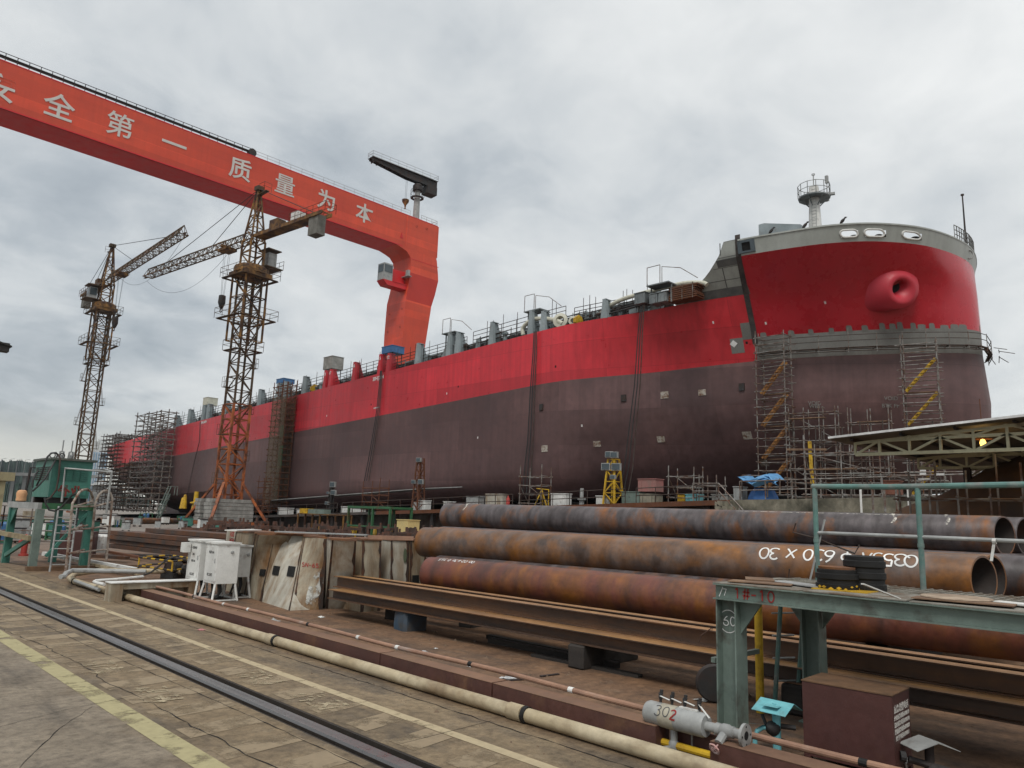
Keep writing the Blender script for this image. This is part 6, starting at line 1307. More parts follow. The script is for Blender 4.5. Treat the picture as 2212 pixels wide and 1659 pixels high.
mb = MB(); c = bl.lerp(br, .72).lerp(tl.lerp(tr, .7), .33); mb.grid([[bl.lerp(br, .7+r*math.cos(R(a))*1.0).lerp(tl.lerp(tr, .7+r*math.cos(R(a))*1.0), .3+r*math.sin(R(a))*.75+r*math.cos(R(a))*.5)-n_*.028 for a in range(0, 361, 24)] for r in (.001, .1, .2, .3)]); mb.build('pale_smear', worn('smear_white', (.52, .52, .48), .49, 4.), t)
block('steel block with flat cream face right of the SN-65 block', (q2(1128, 1398, 0), q2(1368, 1394, 0)), (q2(1192, 797, ZTP), q2(1390, 806, ZTP)), .9, mPanelW)
e0 = q2(1400, 1380, 0)
for i, (xb0, xb1, xt0, xt1, yt, lab, m_, hol) in enumerate(((1400, 1640, 1455, 1612, 838, 'brown stained steel block behind the upper beams', mPanel, ()), (1670, 1850, 1705, 1852, 832, 'steel block with grey and red paint patches', mPanelW, ()), (1862, 2040, 1872, 2003, 834, 'steel block with soot around one black opening next to the pipes', mPanel, ((.35, .43, .2, .2),)))):
    A = q2(xt0, 799+i*1.5, ZTP); B = q2(xt1, 800+i*1.5, ZTP); n2 = Vector((-.06, -.22, 0)); t, bl, br, tl, tr, n_, dn = block(lab, (Vector((A.x, A.y, 0))+n2, Vector((B.x, B.y, 0))+n2), (A, B), .9, m_, hol)
    if i == 1:
        upd = (tl-bl).normalized()
        for u, v, w, h, mm in ((.45, .28, .5, .45, mGreyPaint), (.12, .22, .12, .5, mRed), (.8, .78, .2, .42, M('olive_patch', (.10, .12, .07), rough=.8))):
            c = bl.lerp(br, u).lerp(tl.lerp(tr, u), v); mb = MB(); mb.grid([[bl.lerp(br, u+r*w*math.cos(R(a))).lerp(tl.lerp(tr, u+r*w*math.cos(R(a))), v+r*h*.5*math.sin(R(a)))-n_*.026 for a in range(0, 361, 30)] for r in (.001, .3, .52)]); mb.build('paint_patch', mm, t)
# plates and pipes lying on top of the blocks
for i, (x0, y0, x1, y1, m_, lab) in enumerate(((300, 712, 520, 706, mWhite, 'pale flat sheet lying on the left end of the block row'), (700, 722, 1500, 752, mGreyPaint, 'long grey plate lying across the top of the block row'), (1500, 770, 1900, 782, mPinkPipe, 'rusty pipe lying along the back of the block row'))):
    mb = MB(); a, b_ = q2(x0, y0, ZTP+.1), q2(x1, y1, ZTP+.1); mb.bar(a, b_, .35 if i < 2 else .1, .03 if i < 2 else .1); tag(mb.build(('sheet', 'steel_plate', 'thin_pipe')[i], m_, None), lab, ('sheet', 'plate', 'pipe')[i])
# rough wooden crate with red stamp left of blocks
a = q2(282, 800, 0.); p = q2(282, 712, 1.7); mb = MB(); tcr = thing('letter_panel', 'pale panel with red stamped letters at the left end of the block row', 'panel', (p.x, p.y, 0)); b_ = q2(352, 720, 1.7)
mb.prism([(p.x, p.y, 1.0), (b_.x, b_.y, 1.0), (b_.x, b_.y, 1.72), (p.x, p.y, 1.72)], (.05, .25, 0)); mb.build('board', mPanelW, tcr)
xd = (b_-p); xd.z = 0
for s_, z in (('ASIS', 1.58), ('MEM', 1.36)): text(s_, .24, Vector(((p.x+b_.x)/2, (p.y+b_.y)/2, z)), xd, (0, 0, 1), 'lettering', mRedInk, tcr, depth=.001, bold=.004)

# ------------------------------------------------------------------ long bar stack behind
rnd = random.Random(8)
mid_lab = ['lowest', 'second', 'third', 'fourth', 'topmost']
def barrow(perp, s0, s1, z, w, h, lab, grp='rusty steel bars in the long stack'):
    mb = MB(); mb.bar(PP(s0, perp, z+h/2), PP(s1, perp, z+h/2), w, h); return tag(mb.build('steel_bar', mStackRust, None), lab, 'steel bar', grp)
SB = along(Z('y1', 955, 1150), 17.6, PN, PA)
for layer in range(5):
    z = .32+layer*.215
    for c in range(3):
        if layer == 4 and c == 0: continue
        off = (1.2, .3, 0, 1.0, 3.2)[layer]
        barrow(17.7+c*.62+(.08 if layer % 2 else 0), 10+c, SB-.6-off*.8-c*.7+rnd.uniform(-.3, .3), z, .55, .19, mid_lab[layer]+' long rusty steel bar in the '+('front', 'middle', 'back')[c]+' row of the stack')
for i in range(4): p = PP(14+i*5, 18.4, 0); mb = MB(); mb.box((p.x, p.y, .16), (2.2, .3, .31), R(7)); tag(mb.build('timber_sleeper', mTimber, None), 'dark timber sleeper under the long bar stack', 'sleeper', 'timber sleepers under the bar stack')
for layer in range(3):
    for c in range(2): barrow(21.5+c*.8, 14+c, 41-layer*1.5-c*2+rnd.uniform(-.5, .5), .3+layer*.30, .7, .25, ('lowest', 'middle', 'top')[layer]+' wide rusty bar in the '+('front', 'back')[c]+' of the farther stack', 'wide rusty bars in the farther stack')
# loose rusty sections on the ground towards the blocks
for i, (xa, ya, xb, yb_, w, h, m_, lab) in enumerate(((1240, 560, 2010, 610, .25, .14, mStackRust, 'rusty channel lying on the ground in front of the bar stack'), (1580, 490, 2212, 600, .2, .1, mScafRust, 'red rusty angle lying in front of the bar stack'), (690, 540, 2150, 800, .16, .16, mWhite, 'long white painted beam lying diagonal by the hooped rails'), (820, 570, 1900, 800, .1, .1, mPanelW, 'thin cream beam beside the white beam'), (1350, 690, 2180, 860, .1, .1, mPipeY, 'cream pipe section lying by the yellow barrier'))):
    mb = MB(); a, b_ = GP(*Z('w3', xa, ya), .12+h/2), GP(*Z('w3', xb, yb_), .12+h/2); mb.bar(a, b_, w, h); tag(mb.build('loose_section', m_, None), lab, 'steel section')
a = GP(*Z('w3', 900, 550), .1); b_ = GP(*Z('w3', 1450, 560), .1); mb = MB(); mb.bar(a+Vector((0, 0, .5)), b_+Vector((0, 0, .5)), 1.6, 1.1); tag(mb.build('rusty_tank', mBrownBox, None), 'low dark rusty box tank behind the hooped rails', 'tank')
a = GP(*Z('w3', 1560, 470), .3); mb = MB(); mb.lathe([(.001, 0), (.35, 0), (.4, .25), (.4, .75), (.3, .85), (.001, .85)], (a.x, a.y, .15), n=12); tag(mb.build('wrapped_bundle', mWhite, None, True), 'white plastic wrapped bundle in front of the bar stack', 'bundle')
for i, (xa, ya, xb, yb_, r_, z, m_, lab) in enumerate(((950, 905, 2400, 825, .07, .38, mGreyPaint, 'grey bent pipe above the cream pipe bend'), (1180, 970, 1560, 1110, .05, .15, mGreyPaint, 'short grey pipe joining the cream pipe'), (2250, 915, 1640, 1015, .045, .3, mWhite, 'white pipe bent round by the concrete beam'))):
    if i == 0: pts = [GP(*Z('w3', x, y), z) for x, y in ((955, 905), (1005, 900), (1040, 850), (1130, 808), (1400, 808), (1800, 815), (2300, 825))]
    elif i == 2: pts = [GP(*Z('w3', x, y), z) for x, y in ((2250, 905), (1800, 950), (1510, 968), (1480, 985), (1560, 1010), (1640, 1025))]
    else: pts = [GP(*Z('w3', xa, ya), z), GP(*Z('w3', xb, yb_), .12)]
    mb = MB(); mb.tube(pts, r_, 8); tag(mb.build('bent_pipe', m_, None, True), lab, 'pipe', 'bent pipes at the left')
# ------------------------------------------------------------------ green transformer table, hooped rails
TX0, TX1, TY0, TY1 = 7.05, 8.95, 31.6, 36.1; TZ = ZH(82, 1086, (7.07, 31.7))
tab = thing('transformer_table', 'green steel table of beams carrying the transformer at left', 'steel table', (8, 34, 0))
mb = MB(); mb.bx(TX0, TX1, TY0, TY0+.12, TZ-.22, TZ); mb.bx(TX0, TX1, TY1-.12, TY1, TZ-.22, TZ); mb.bx(TX1-.12, TX1, TY0+.12, TY1-.12, TZ-.22, TZ); mb.build('green_beam', mGreen2, tab)
mb = MB(); mb.bx(TX0-.01, TX0+.12, TY0-.01, TY1+.3, TZ-.23, TZ+.005); mb.build('grey_beam', mGreyPaint, tab)
mb = MB(); mb.bx(TX0+.12, TX1-.12, TY0+.12, TY1-.12, TZ-.06, TZ-.01); mb.build('deck', mDark, tab)
for x, y in ((TX0+.12, TY0+.12), (TX1-.12, TY0+.12), (TX1-.12, TY1-.12), (TX0+.12, TY1-.12)):
    mb = MB(); hsec(mb, x, y, 0, TZ-.23, .24); mb.bx(x-.135, x-.122, y-.12, y+.12, 0, TZ-.23); mb.build('leg', mTealG if y < 33 and x < 8 else mGreen, tab)
mb = MB(); mb.bar((TX1-.2, TY0+.1, TZ-.3), (TX0+.5, TY0+.1, .5), .16, .1); mb.bar((TX0+.05, TY0+.3, 1.2), (TX0+.05, TY1-.3, .3), .1, .16); mb.prism([(TX1-.25, TY0+.08, TZ-.23), (TX1-.8, TY0+.08, TZ-.23), (TX1-.25, TY0+.08, TZ-.8)], (0, .04, 0)); mb.prism([(TX0+.05, TY1-.25, TZ-.23), (TX0+.05, TY1-1.1, TZ-.23), (TX0+.05, TY1-.25, TZ-.9)], (.04, 0, 0)); mb.build('diagonal_brace', mGreen, tab)
mb = MB(); mb.bx(TX0-.1, TX0+.06, TY0+.3, TY1+2, 1.05, 1.22); mb.build('timber_rail', M('old_cream', (.33, .28, .17), (.22, .18, .11), rust=RUST, ramt=.35, rough=.8), tab)
mb = MB(); mb.bx(TX0-.1, TX1+2.2, TY0-.15, TY0+.1, 0, .16); mb.build('base_beam', mBoxTop, tab)
L0 = GP(*Z('w3', 550, 760)); mb = MB(); lt = thing('ladder', 'grey rung ladder leaning on the green transformer table', 'ladder', L0)
for u in (0, .62): mb.tube([(L0.x+u, TY0-.55, 0), (L0.x+.1+u, TY0-.12, TZ-.1)], .035, 6)
mb.build('stile', mGreyPaint, lt); mb = MB()
for i in range(8): k = .1+i*.115; mb.tube([(L0.x+.1*k, TY0-.55+.43*k, TZ*k), (L0.x+.62+.1*k, TY0-.55+.43*k, TZ*k)], .02, 5)
mb.build('rung', mGreyPaint, lt)
tf = thing('transformer', 'dark green louvred transformer box with faded red letters on the table', 'transformer', (8, 33.5, TZ))
k0 = AY(*Z('w2', 945, 930), TY0+.35); k1 = AY(*Z('w2', 1745, 960), TY0+.35); kt = AY(*Z('w2', 1065, 165), TY0+.35)
X0_, X1_, Y0_, Z0_, Z1_ = k0.x, k1.x, TY0+.35, TZ+.22, kt.z
yb_ = Y0_+2.3
for it in range(20):
    pr = None
    yb_ += .15
    v = Vector((X0_, yb_, Z0_))-CAM; sxp = CX+F*v.dot(RT)/v.dot(FW)
    if sxp < Z('w2', 660, 0)[0]: break
Y1_ = yb_
mb = MB(); mb.bx(X0_, X1_, Y0_, Y1_, Z0_, Z1_-.08); mb.build('casing', mGreen, tf)
mb = MB(); mb.bx(X0_-.1, X1_+.12, Y0_-.12, Y1_+.1, Z1_-.08, Z1_); mb.build('roof', M('roof_dark_green', (.10, .115, .10), rough=.6, rust=DRUST, ramt=.35), tf)
for s_ in (0, 1):
    mb = MB()
    n = 7
    for i in range(n):
        z = Z1_-.35-i*.075
        if s_ == 0:
            for j in range(4): a = X0_+.25+(X1_-X0_-.4)*j/4; mb.box((a+(X1_-X0_-.4)/8, Y0_-.012, z), ((X1_-X0_)/4*.78, .03, .03))
        else:
            for j in range(4): a = Y0_+.2+(Y1_-Y0_-.3)*j/4; mb.box((X0_-.012, a+(Y1_-Y0_-.3)/8, z), (.03, (Y1_-Y0_)/4*.7, .035))
    mb.build('louvre', mDark if s_ else mGreen, tf)
mb = MB(); mb.bx(X0_+.28, X1_-.12, Y0_-.02, Y0_-.001, Z0_+.1, Z1_-1.0); mb.build('door', mGreen, tf)
text('外业', .42, ((X0_+X1_)/2+.02, Y0_-.022, Z1_-1.25), (1, 0, 0), (0, 0, 1), 'lettering', worn('faded_red', (.25, .045, .035), .56, 5.), tf, depth=.001, bold=.02)
mb = MB()
for x in (X0_+.05, X1_-1.0): mb.tube([(x+.09*math.cos(R(a)), Y0_+.4, Z1_+.1+.1*math.sin(R(a))) for a in range(0, 361, 30)], .02, 5)
mb.build('lifting_eye', mDark, tf)
mb = MB(); mb.bx(X0_+.05, X1_-.05, Y0_+.1, Y0_+.25, TZ, Z0_); mb.bx(X0_+.05, X1_-.05, Y1_-.3, Y1_-.1, TZ, Z0_); mb.build_each('skid', mDark, tf)
def W2(x, y, Y): return AY(*Z('w2', x, y), Y)
hb = thing('welding_cable', 'black cables looping over the transformer and down to the ground', 'cable', (X0_, Y0_, TZ))
for pts, m_ in (([(720, 720, .0), (800, 560, -.2), (880, 300, -.25), (930, 160, -.2), (1010, 80, -.1), (1100, 70, .1), (1140, 110, .2)], mCable), ([(1130, 130, .1), (1080, 240, -.1), (980, 420, -.25), (880, 590, -.3), (740, 740, -.3), (640, 830, -.2)], mCable), ([(1150, 110, 0), (1185, 180, -.1), (1160, 520, -.15), (1110, 800, -.2), (1000, 950, -.2), (900, 1000, -.3)], mScafDark), ([(880, 960, -.5), (900, 1080, -.6), (970, 1200, -.6), (1080, 1220, -.7), (1200, 1150, -.8), (1330, 1010, -.9), (1430, 900, -1), (1520, 880, -1.2), (1560, 960, -1.3), (1540, 1200, -1.4), (1500, 1500, -1.5)], mCable), ([(640, 760, -.1), (650, 620, -.1), (700, 490, 0), (760, 430, .1)], mCable)):
    mb = MB(); mb.tube([W2(x, y, Y0_+d) for x, y, d in pts], .035, 6); mb.build('cable', m_, hb, True)
gr = thing('tube_railing', 'thin grey guard frame standing round the transformer', 'railing', (8, 32, TZ))
mb = MB(); P = [W2(1215, 1040, TY0-.05), W2(1285, 375, TY0-.05), W2(2212, 455, TY0-.6)]; mb.tube(P, .04, 6); mb.tube([W2(1285, 380, TY0-.05), W2(1800, 405, TY0+1), W2(2050, 395, TY0+2), W2(2212, 440, TY0-.5)], .035, 6); a = W2(2200, 460, TY0-.6); mb.tube([a, Vector((a.x, a.y, TZ-.3))], .04, 6); mb.build('frame_tube', mGreyPaint, gr)
mb = MB(); mb.tube([W2(470, 1000, TY1), W2(610, 360, TY1), W2(740, 370, TY1)], .05, 6); mb.build('frame_post', mDark, gr)
p = W2(415, 975, TY1-.2); mb = MB(); rnd = random.Random(4)
mb.lathe([(.001, 0), (.14, .01), (.19, .05), (.18, .2), (.2, .34), (.16, .45), (.09, .48), (.001, .46)], (p.x, p.y, TZ), n=11); tag(mb.build('orange_sack', mTarpO, None, True), 'orange sack standing on the left end of the transformer table', 'sack')
hr = thing('hooped_rail', 'pair of rusty white hooped hand rails over a pit by the pipes', 'hand rail', (8.4, 30.8, 0))
h1 = [(GP(*Z('w3', 1030, 860)), GP(*Z('w3', 1310, 790)), (1430, 1070), (1560, 850), (1640, 800), (1720, 790), (1790, 840), (1830, 960)), (GP(*Z('w3', 1390, 800)), GP(*Z('w3', 1660, 790)), (1880, 1060), (1950, 900), (2020, 835), (2100, 815), (2170, 860), (2215, 970))]
mRW = M('rusty_white_tube', (.42, .38, .33), (.3, .26, .22), rust=RUST, ramt=.48, rscale=3., rough=.7)
ends = []
for a, b_, *tp in h1:
    pts = [a]
    for i, (x, y) in enumerate(tp):
        u = i/(len(tp)-1); Y = a.y+(b_.y-a.y)*u; pts.append(AY(*Z('w2', x, y), Y))
    pts.append(b_); mb = MB(); mb.tube(pts, .045, 8); mb.build('hoop', mRW, hr, True); ends.append(pts)
mb = MB()
for t_ in (.28, .62, .95):
    A = ends[0][0].lerp(ends[0][1], t_); B = ends[0][-1].lerp(ends[0][-2], t_); C2 = ends[1][0].lerp(ends[1][1], t_); D = ends[1][-1].lerp(ends[1][-2], t_)
    mb.tube([A, B], .035, 6); mb.tube([A, C2], .035, 6); mb.tube([C2, D], .035, 6)
mb.build('cross_rail', mRW, hr, True)
a = GP(*Z('w3', 1310, 785)); mb = MB(); mb.bx(a.x-.1, a.x+.1, a.y-.1, a.y+.1, 0, 2.9); tag(mb.build('grey_post', mGreyPaint, None), 'square grey rusty post behind the hooped rails', 'post')
# hydrant, green machines and odds below the table
hy = thing('fire_hydrant', 'red fire hydrant standing under the transformer table', 'hydrant', (8, 40, 0)); g = GP(*Z('w3', 365, 575))
mb = MB(); mb.lathe([(.001, 0), (.2, 0), (.2, .08), (.13, .1), (.12, .66), (.18, .68), (.18, .75), (.13, .8), (.10, .92), (.001, .98)], g, n=14); mb.build('barrel', mRed, hy, True); mb = MB(); mb.tube([g+Vector((-.25, 0, .62)), g+Vector((.25, 0, .62))], .08, 8); mb.build('outlet', mRed, hy, True)
# ------------------------------------------------------------------ barrier and pump
br_ = thing('barrier', 'black and yellow striped tube barrier left of the cabinets', 'barrier', GP(*Z('y1', 1355, 1525)))
P1 = GP(*Z('y1', 1352, 1525)); P2 = GP(*Z('y1', 1680, 1580)); h_ = ZH(*Z('y1', 1385, 1340), P1); P3 = P2+Vector((1.2, 1.2, 0)); P4 = P1+Vector((1.4, .9, 0))
def striped(p, q, r=.03):
    n = max(2, int((q-p).length/.3))
    for i in range(n): (mbY if i % 2 else mbK).tube([p.lerp(q, i/n), p.lerp(q, (i+1)/n)], r, 8)
mbY, mbK = MB(), MB(); up3 = Vector((0, 0, h_))
for a in (P1, P2, P3, P4): striped(a, a+up3)
for a, b_ in ((P1, P2), (P2, P3), (P1, P4), (P4, P3)): striped(a+up3, b_+up3); striped(a+up3*.55, b_+up3*.55)
mbY.build_each('yellow_band', mYellow, br_); mbK.build_each('black_band', mCable, br_)
g = P1.lerp(P2, .75)+Vector((.55, .5, 0)); pu = thing('pump', 'dark oily pump motor inside the striped barrier', 'pump', g)
mb = MB(); mb.lathe([(.001, -.35), (.2, -.35), (.22, -.3), (.22, .25), (.12, .35), (.001, .35)], g+Vector((0, 0, .38)), (.7, .7, 0), 14); mb.box(g+Vector((0, 0, .1)), (.7, .5, .2), .6); mb.lathe([(.001, 0), (.18, 0), (.2, .12), (.05, .2), (.001, .2)], g+Vector((.25, -.3, .3)), (.3, -.9, 0), 12); mb.build('motor', mDark, pu)
mb = MB()
for i in range(8): mb.lathe([(.225, 0), (.24, .005), (.225, .01)], g+Vector((0, 0, .38))+Vector((.7, .7, 0)).normalized()*(-.25+i*.06), (.7, .7, 0), 14)
mb.build('cooling_fin', mDark, pu)
mb = MB(); mb.tube([g+Vector((-1.6, -.6, .05)), g+Vector((-.9, -.4, .25)), g+Vector((-.3, -.1, .65)), g+Vector((.1, .1, .75))], .03, 6); mb.tube([g+Vector((.2, .2, .6)), g+Vector((.6, .1, .55)), g+Vector((1.0, -.4, .1))], .025, 6); mb.build('hose', mCable, pu)
# litter
for i, (k, x, y, s_, m_, lab) in enumerate((('y8', 1040, 580, .09, mTrash, 'crumpled black and white bag on the dirt in front of the beams'), ('y8', 1320, 663, .05, mChalk, 'small white paper scrap on the dirt'), ('y8', 1550, 735, .1, mTrash, 'discarded white and black glove on the dirt'), ('y8', 1110, 553, .03, mChalk, 'tiny white scrap near the crumpled bag'), ('w1', 1755, 250, .07, M('pink', (.5, .2, .2), rough=.7), 'pink scrap of plastic near the cream pipe'), ('y2', 670, 1510, .12, mGreyPaint, 'flat grey scrap on the dirt left of the blue block'), ('y2', 1090, 1475, .08, mWhite, 'pale scrap on the dirt below the SN-65 block'), ('w6', 950, 350, .1, mWhite, 'white scrap on the dirt beside the green column'))):
    p = GP(*Z(k, x, y)); mb = MB(); rnd = random.Random(i*7+1)
    pts = [[Vector((p.x+s_*u*(1+rnd.uniform(-.3, .3)), p.y+s_*v*(1+rnd.uniform(-.3, .3)), .006+s_*rnd.uniform(0, .7)*(1-abs(u)*.7)*(1-abs(v)*.7))) for u in (-1, -.5, 0, .5, 1)] for v in (-1, -.5, 0, .5, 1)]
    mb.grid(pts); tag(mb.build('litter', m_, None), lab, 'litter', 'scraps on the ground')
for i, (k, x0, y0, x1, y1, w, lab) in enumerate((('y8', 1745, 720, 1855, 706, .05, 'short dark steel strip on the dirt'), ('y8', 1520, 745, 1700, 735, .06, 'rusty strip under the glove'), ('y8', 1340, 735, 1425, 728, .05, 'dark scrap strip beside the thin rusty pipe'), ('y8', 2050, 560, 2150, 575, .04, 'dark strip in the beam shadow'))):
    mb = MB(); mb.bar(GP(*Z(k, x0, y0), .012), GP(*Z(k, x1, y1), .012), w, .02); tag(mb.build('steel_strip', mDark, None), lab, 'strip', 'loose steel strips on the dirt')
# small stones and grit scattered over the dirt: countless
mb = MB(); rnd = random.Random(21)
for i in range(1500):
    x = rnd.uniform(6.3, 16); y = rnd.uniform(3, 30); s_ = rnd.uniform(.006, .022)*(1+(rnd.random() < .06)*1.6)
    if 6.95 < x < 7.9: continue
    a = rnd.uniform(0, 6.28); P = [Vector((x+s_*math.cos(a+k*2.1)*rnd.uniform(.6, 1.3), y+s_*math.sin(a+k*2.1)*rnd.uniform(.6, 1.3), 0)) for k in range(3)]; tp = Vector((x, y, s_*rnd.uniform(.5, 1.1))); mb.add([*P, tp], [(0, 1, 3), (1, 2, 3), (2, 0, 3)])
tag(mb.build('grit', M('grit', (.20, .14, .09), (.09, .06, .045), scale=3., rough=.9), None, origin=(0, 0, 0)), kind='stuff')
# ------------------------------------------------------------------ the yard between the stacks and the slipway
rnd = random.Random(77)
# rusty trestles (cribbing) in rows before the tower crane
def trestle(loc, rz, w, h):
    t = thing('rusty_trestle', 'rusty steel trestle in the crowded row before the slipway', 'trestle', loc, rz, 'rusty trestles in the yard'); L = Loc(loc, rz)
    mb = MB(); mb.box(L(0, 0, h-.09), (w, .3, .18), rz); mb.box(L(0, 0, h*.45), (w*.8, .16, .14), rz); mb.build_each('cross_beam', mCrib, t)
    mb = MB()
    for u in (-.4, .4): mb.box(L(w*u, 0, (h-.18)/2), (.16, .26, h-.18), rz); mb.box(L(w*u, 0, h+.12), (.1, .12, .24), rz)
    mb.build_each('upright', mCrib, t); return t
protos = [trestle((30+i*2, 60, 0), .2*i, w, h) for i, (w, h) in enumerate(((1.5, 1.25), (1.1, 1.6), (2.0, 1.05)))]
spots = []
for i in range(75):
    u = rnd.random(); row = rnd.choice((0, 0, 0, 1, 1, 2, 2)); px_ = 400+u*600; dist = (50-16*u)+row*6+rnd.uniform(-2, 2)
    d = ray(px_, 1150); dh = Vector((d.x, d.y, 0)).normalized(); spots.append((dh.x*dist, dh.y*dist))
for i, (x, y) in enumerate(spots):
    if i < 3: protos[i].location = (x, y, 0); protos[i].rotation_euler.z = rnd.uniform(-.4, .4)
    else: dup(protos[i % 3], (x, y, 0), rnd.uniform(-.6, .6)+(1.57 if rnd.random() < .35 else 0))
# far pile of orange pipes with open ends, at left
for i, x in enumerate((967, 1030, 1085, 1135, 1195, 1265)):
    p = GP(*Z('y1', x, 1014)); r_ = 27*.2193*p.length/F; q = p+Vector((6.5, 4.5, 0))*2.4
    mb = MB(); ax_ = (q-p).normalized(); o_ = p+Vector((0, 0, r_)); Ln = (q-p).length
    mb.lathe([(r_*.9, .05), (r_*.9, 0), (r_, 0), (r_, Ln), (.001, Ln)], o_, ax_, 18); mb.lathe([(r_*.9, 0), (r_*.9, Ln*.5)], o_, ax_, 18, mi=1)
    tag(mb.build('steel_pipe', [mPipeO, mBlack], None, True), 'orange rusty pipe with dark open end lying far left on the ground', 'pipe', 'row of far orange pipes')
# pale flat plates on the far ground at left
for i, (x0, y0, x1, y1, lab) in enumerate((('w3', 860, 95, 1060, 'dummy'),)): pass
for i in range(6):
    y = (1133, 1139, 1145, 1151, 1158, 1166)[i]; a = GP(118+i*4, y); b_ = GP(215+i*5, y+1.5)
    mb = MB(); mb.bar(a+Vector((0, 0, .2)), b_+Vector((0, 0, .2)), 1.4, .12); tag(mb.build('flat_section', mGreyPaint if i % 2 else mDark, None), 'flat grey steel section laid out on the ground behind the table', 'steel section', 'flat sections laid out at the left')
# green machinery frame
gfp = AX(*Z('w5', 1440, 655), 37.); t = thing('machinery_frame', 'bright green open steel frame with pumps and white boxes inside', 'steel frame', gfp)
A = AX(*Z('w5', 1225, 640), 37.); B = AX(*Z('w5', 1695, 640), 37.); zt = AX(*Z('w5', 1450, 415), 37.).z; y0, y1 = B.y, A.y
mb = MB()
for x in (37., 39.2):
    for y in (y0, (y0*.6+y1*.4), y1): mb.bx(x-.09, x+.09, y-.09, y+.09, 0, zt)
mb.build_each('post', mGreen2, t); mb = MB()
for x in (37., 39.2): mb.bx(x-.1, x+.1, y0-.1, y1+.1, zt, zt+.2); mb.bx(x-.07, x+.07, y0, y1, zt*.45, zt*.45+.12)
for y in (y0, y1): mb.bx(37., 39.2, y-.1, y+.1, zt+.001, zt+.19)
mb.build('beam', mGreen2, t); mb = MB(); mb.bx(37.1, 39.1, y0+.1, y1-.1, zt-.02, zt+.05); mb.build('deck', mDark, t)
for i in range(7):
    yy = y0+.5+(y1-y0-1)*i/6; c = Vector((37.5+rnd.random(), yy, .2)); mb = MB()
    if i % 2: mb.lathe([(.001, 0), (.3, 0), (.32, .5), (.2, .75), (.06, 1.1), (.001, 1.1)], c, n=10)
    else: mb.box(c+Vector((0, 0, .5)), (.6, .6, 1.0))
    mb.build('pump_unit', (mYellow, mMix := mGreyPaint, mDark)[i % 3], t)
# walkway furniture ------------------------------------------------------
def on_walk(k, x, y, X=46.4): p = AX(*Z(k, x, y), X); return Vector((X, p.y, slz(p.y)+.02))
def wbox(name, lab, cat_, k, x0, x1, y0, y1, mat, X=46.4, dx=.7, group=None, lid=None):
    A = AX(*Z(k, x0, y0), X); B = AX(*Z(k, x1, y0), X); C3 = AX(*Z(k, x0, y1), X); ym = (A.y+B.y)/2; z0 = slz(ym)+.02
    return crate(name, lab, cat_, (X+dx/2, ym, z0), (dx, max(.35, abs(A.y-B.y)), max(.4, C3.z-A.z)), mat, group=group, lid=lid)
wc = 'white cabinets along the slipway walkway'
wbox('electrical_cabinet', 'white cabinet pair on the walkway right of the ballast blocks', 'cabinet', 'w5', 440, 560, 490, 415, mWhite, group=wc)
wbox('electrical_cabinet', 'white cabinet on the walkway left of the yellow bench', 'cabinet', 'w5', 645, 700, 495, 440, mWhite, group=wc)
wbox('electrical_cabinet', 'white cabinet on the walkway just left of the green frame', 'cabinet', 'w5', 1152, 1230, 462, 395, mWhite, group=wc)
wbox('electrical_cabinet', 'white cabinet on the walkway above the green frame', 'cabinet', 'w5', 1290, 1375, 390, 345, mWhite, group=wc)
wbox('electrical_cabinet', 'white cabinet under the red lamp mast, shorter of the two', 'cabinet', 'w5', 1955, 2025, 432, 348, mWhite, group=wc)
wbox('electrical_cabinet', 'taller white cabinet beside the red lamp mast', 'cabinet', 'w5', 2020, 2100, 438, 330, mWhite, group=wc)
wbox('electrical_cabinet', 'white cabinet at the left end of the top pipe', 'cabinet', 'y3', 395, 445, 485, 425, mWhite, group=wc)
wbox('electrical_cabinet', 'large white cabinet above the top pipe right of the yellow stool', 'cabinet', 'y3', 1247, 1362, 428, 335, mWhite, group=wc)
wbox('electrical_cabinet', 'white cabinet left of the yellow lamp mast', 'cabinet', 'y3', 1600, 1665, 435, 370, mWhite, group=wc)
wbox('grey_tank', 'grey box tank with lifting eyes on the walkway', 'tank', 'y3', 577, 674, 415, 322, mGreyPaint)
wbox('ribbed_crate', 'white corrugated crate streaked with rust on the walkway', 'crate', 'y3', 728, 862, 418, 312, mPanelW)
wbox('small_transformer', 'grey green small transformer with cables beside the yellow mast', 'transformer', 'y3', 1802, 1940, 425, 335, mTealG)
wbox('concrete_block', 'pale concrete block, lower of two stacked by the small transformer', 'block', 'y3', 1945, 2065, 395, 328, mConcOld, dx=1.)
A = AX(*Z('y3', 2000, 325), 46.4); crate('concrete_block', 'red painted concrete block on top of the pale block', 'block', (46.9, A.y, slz(A.y)+.02+max(.8, AX(*Z('y3', 2000, 328), 46.4).z-AX(*Z('y3', 2000, 395), 46.4).z)+.06), (1., 1.6, .9), M('red_concrete', (.35, .13, .12), (.25, .15, .13), rough=.9))
wbox('yellow_box', 'small yellow machine box on the walkway', 'box', 'y4', 358, 438, 548, 462, mYellow)
wbox('teal_box', 'teal compressor box beside the yellow machine box', 'box', 'y4', 450, 590, 545, 468, mTeal)
wbox('concrete_kerb', 'low white concrete kerb block on the walkway', 'block', 'y4', 745, 925, 540, 502, mConc)
wbox('grey_cabinet', 'pale grey cabinet on the walkway left of the blue tarpaulin', 'cabinet', 'y4', 990, 1088, 522, 375, mGreyPaint)
wbox('sand_block', 'red brown block on the apron behind the green railing', 'block', 'w8', 505, 690, 830, 672, M('red_brown_block', (.22, .09, .06), rough=.9), X=45.5)
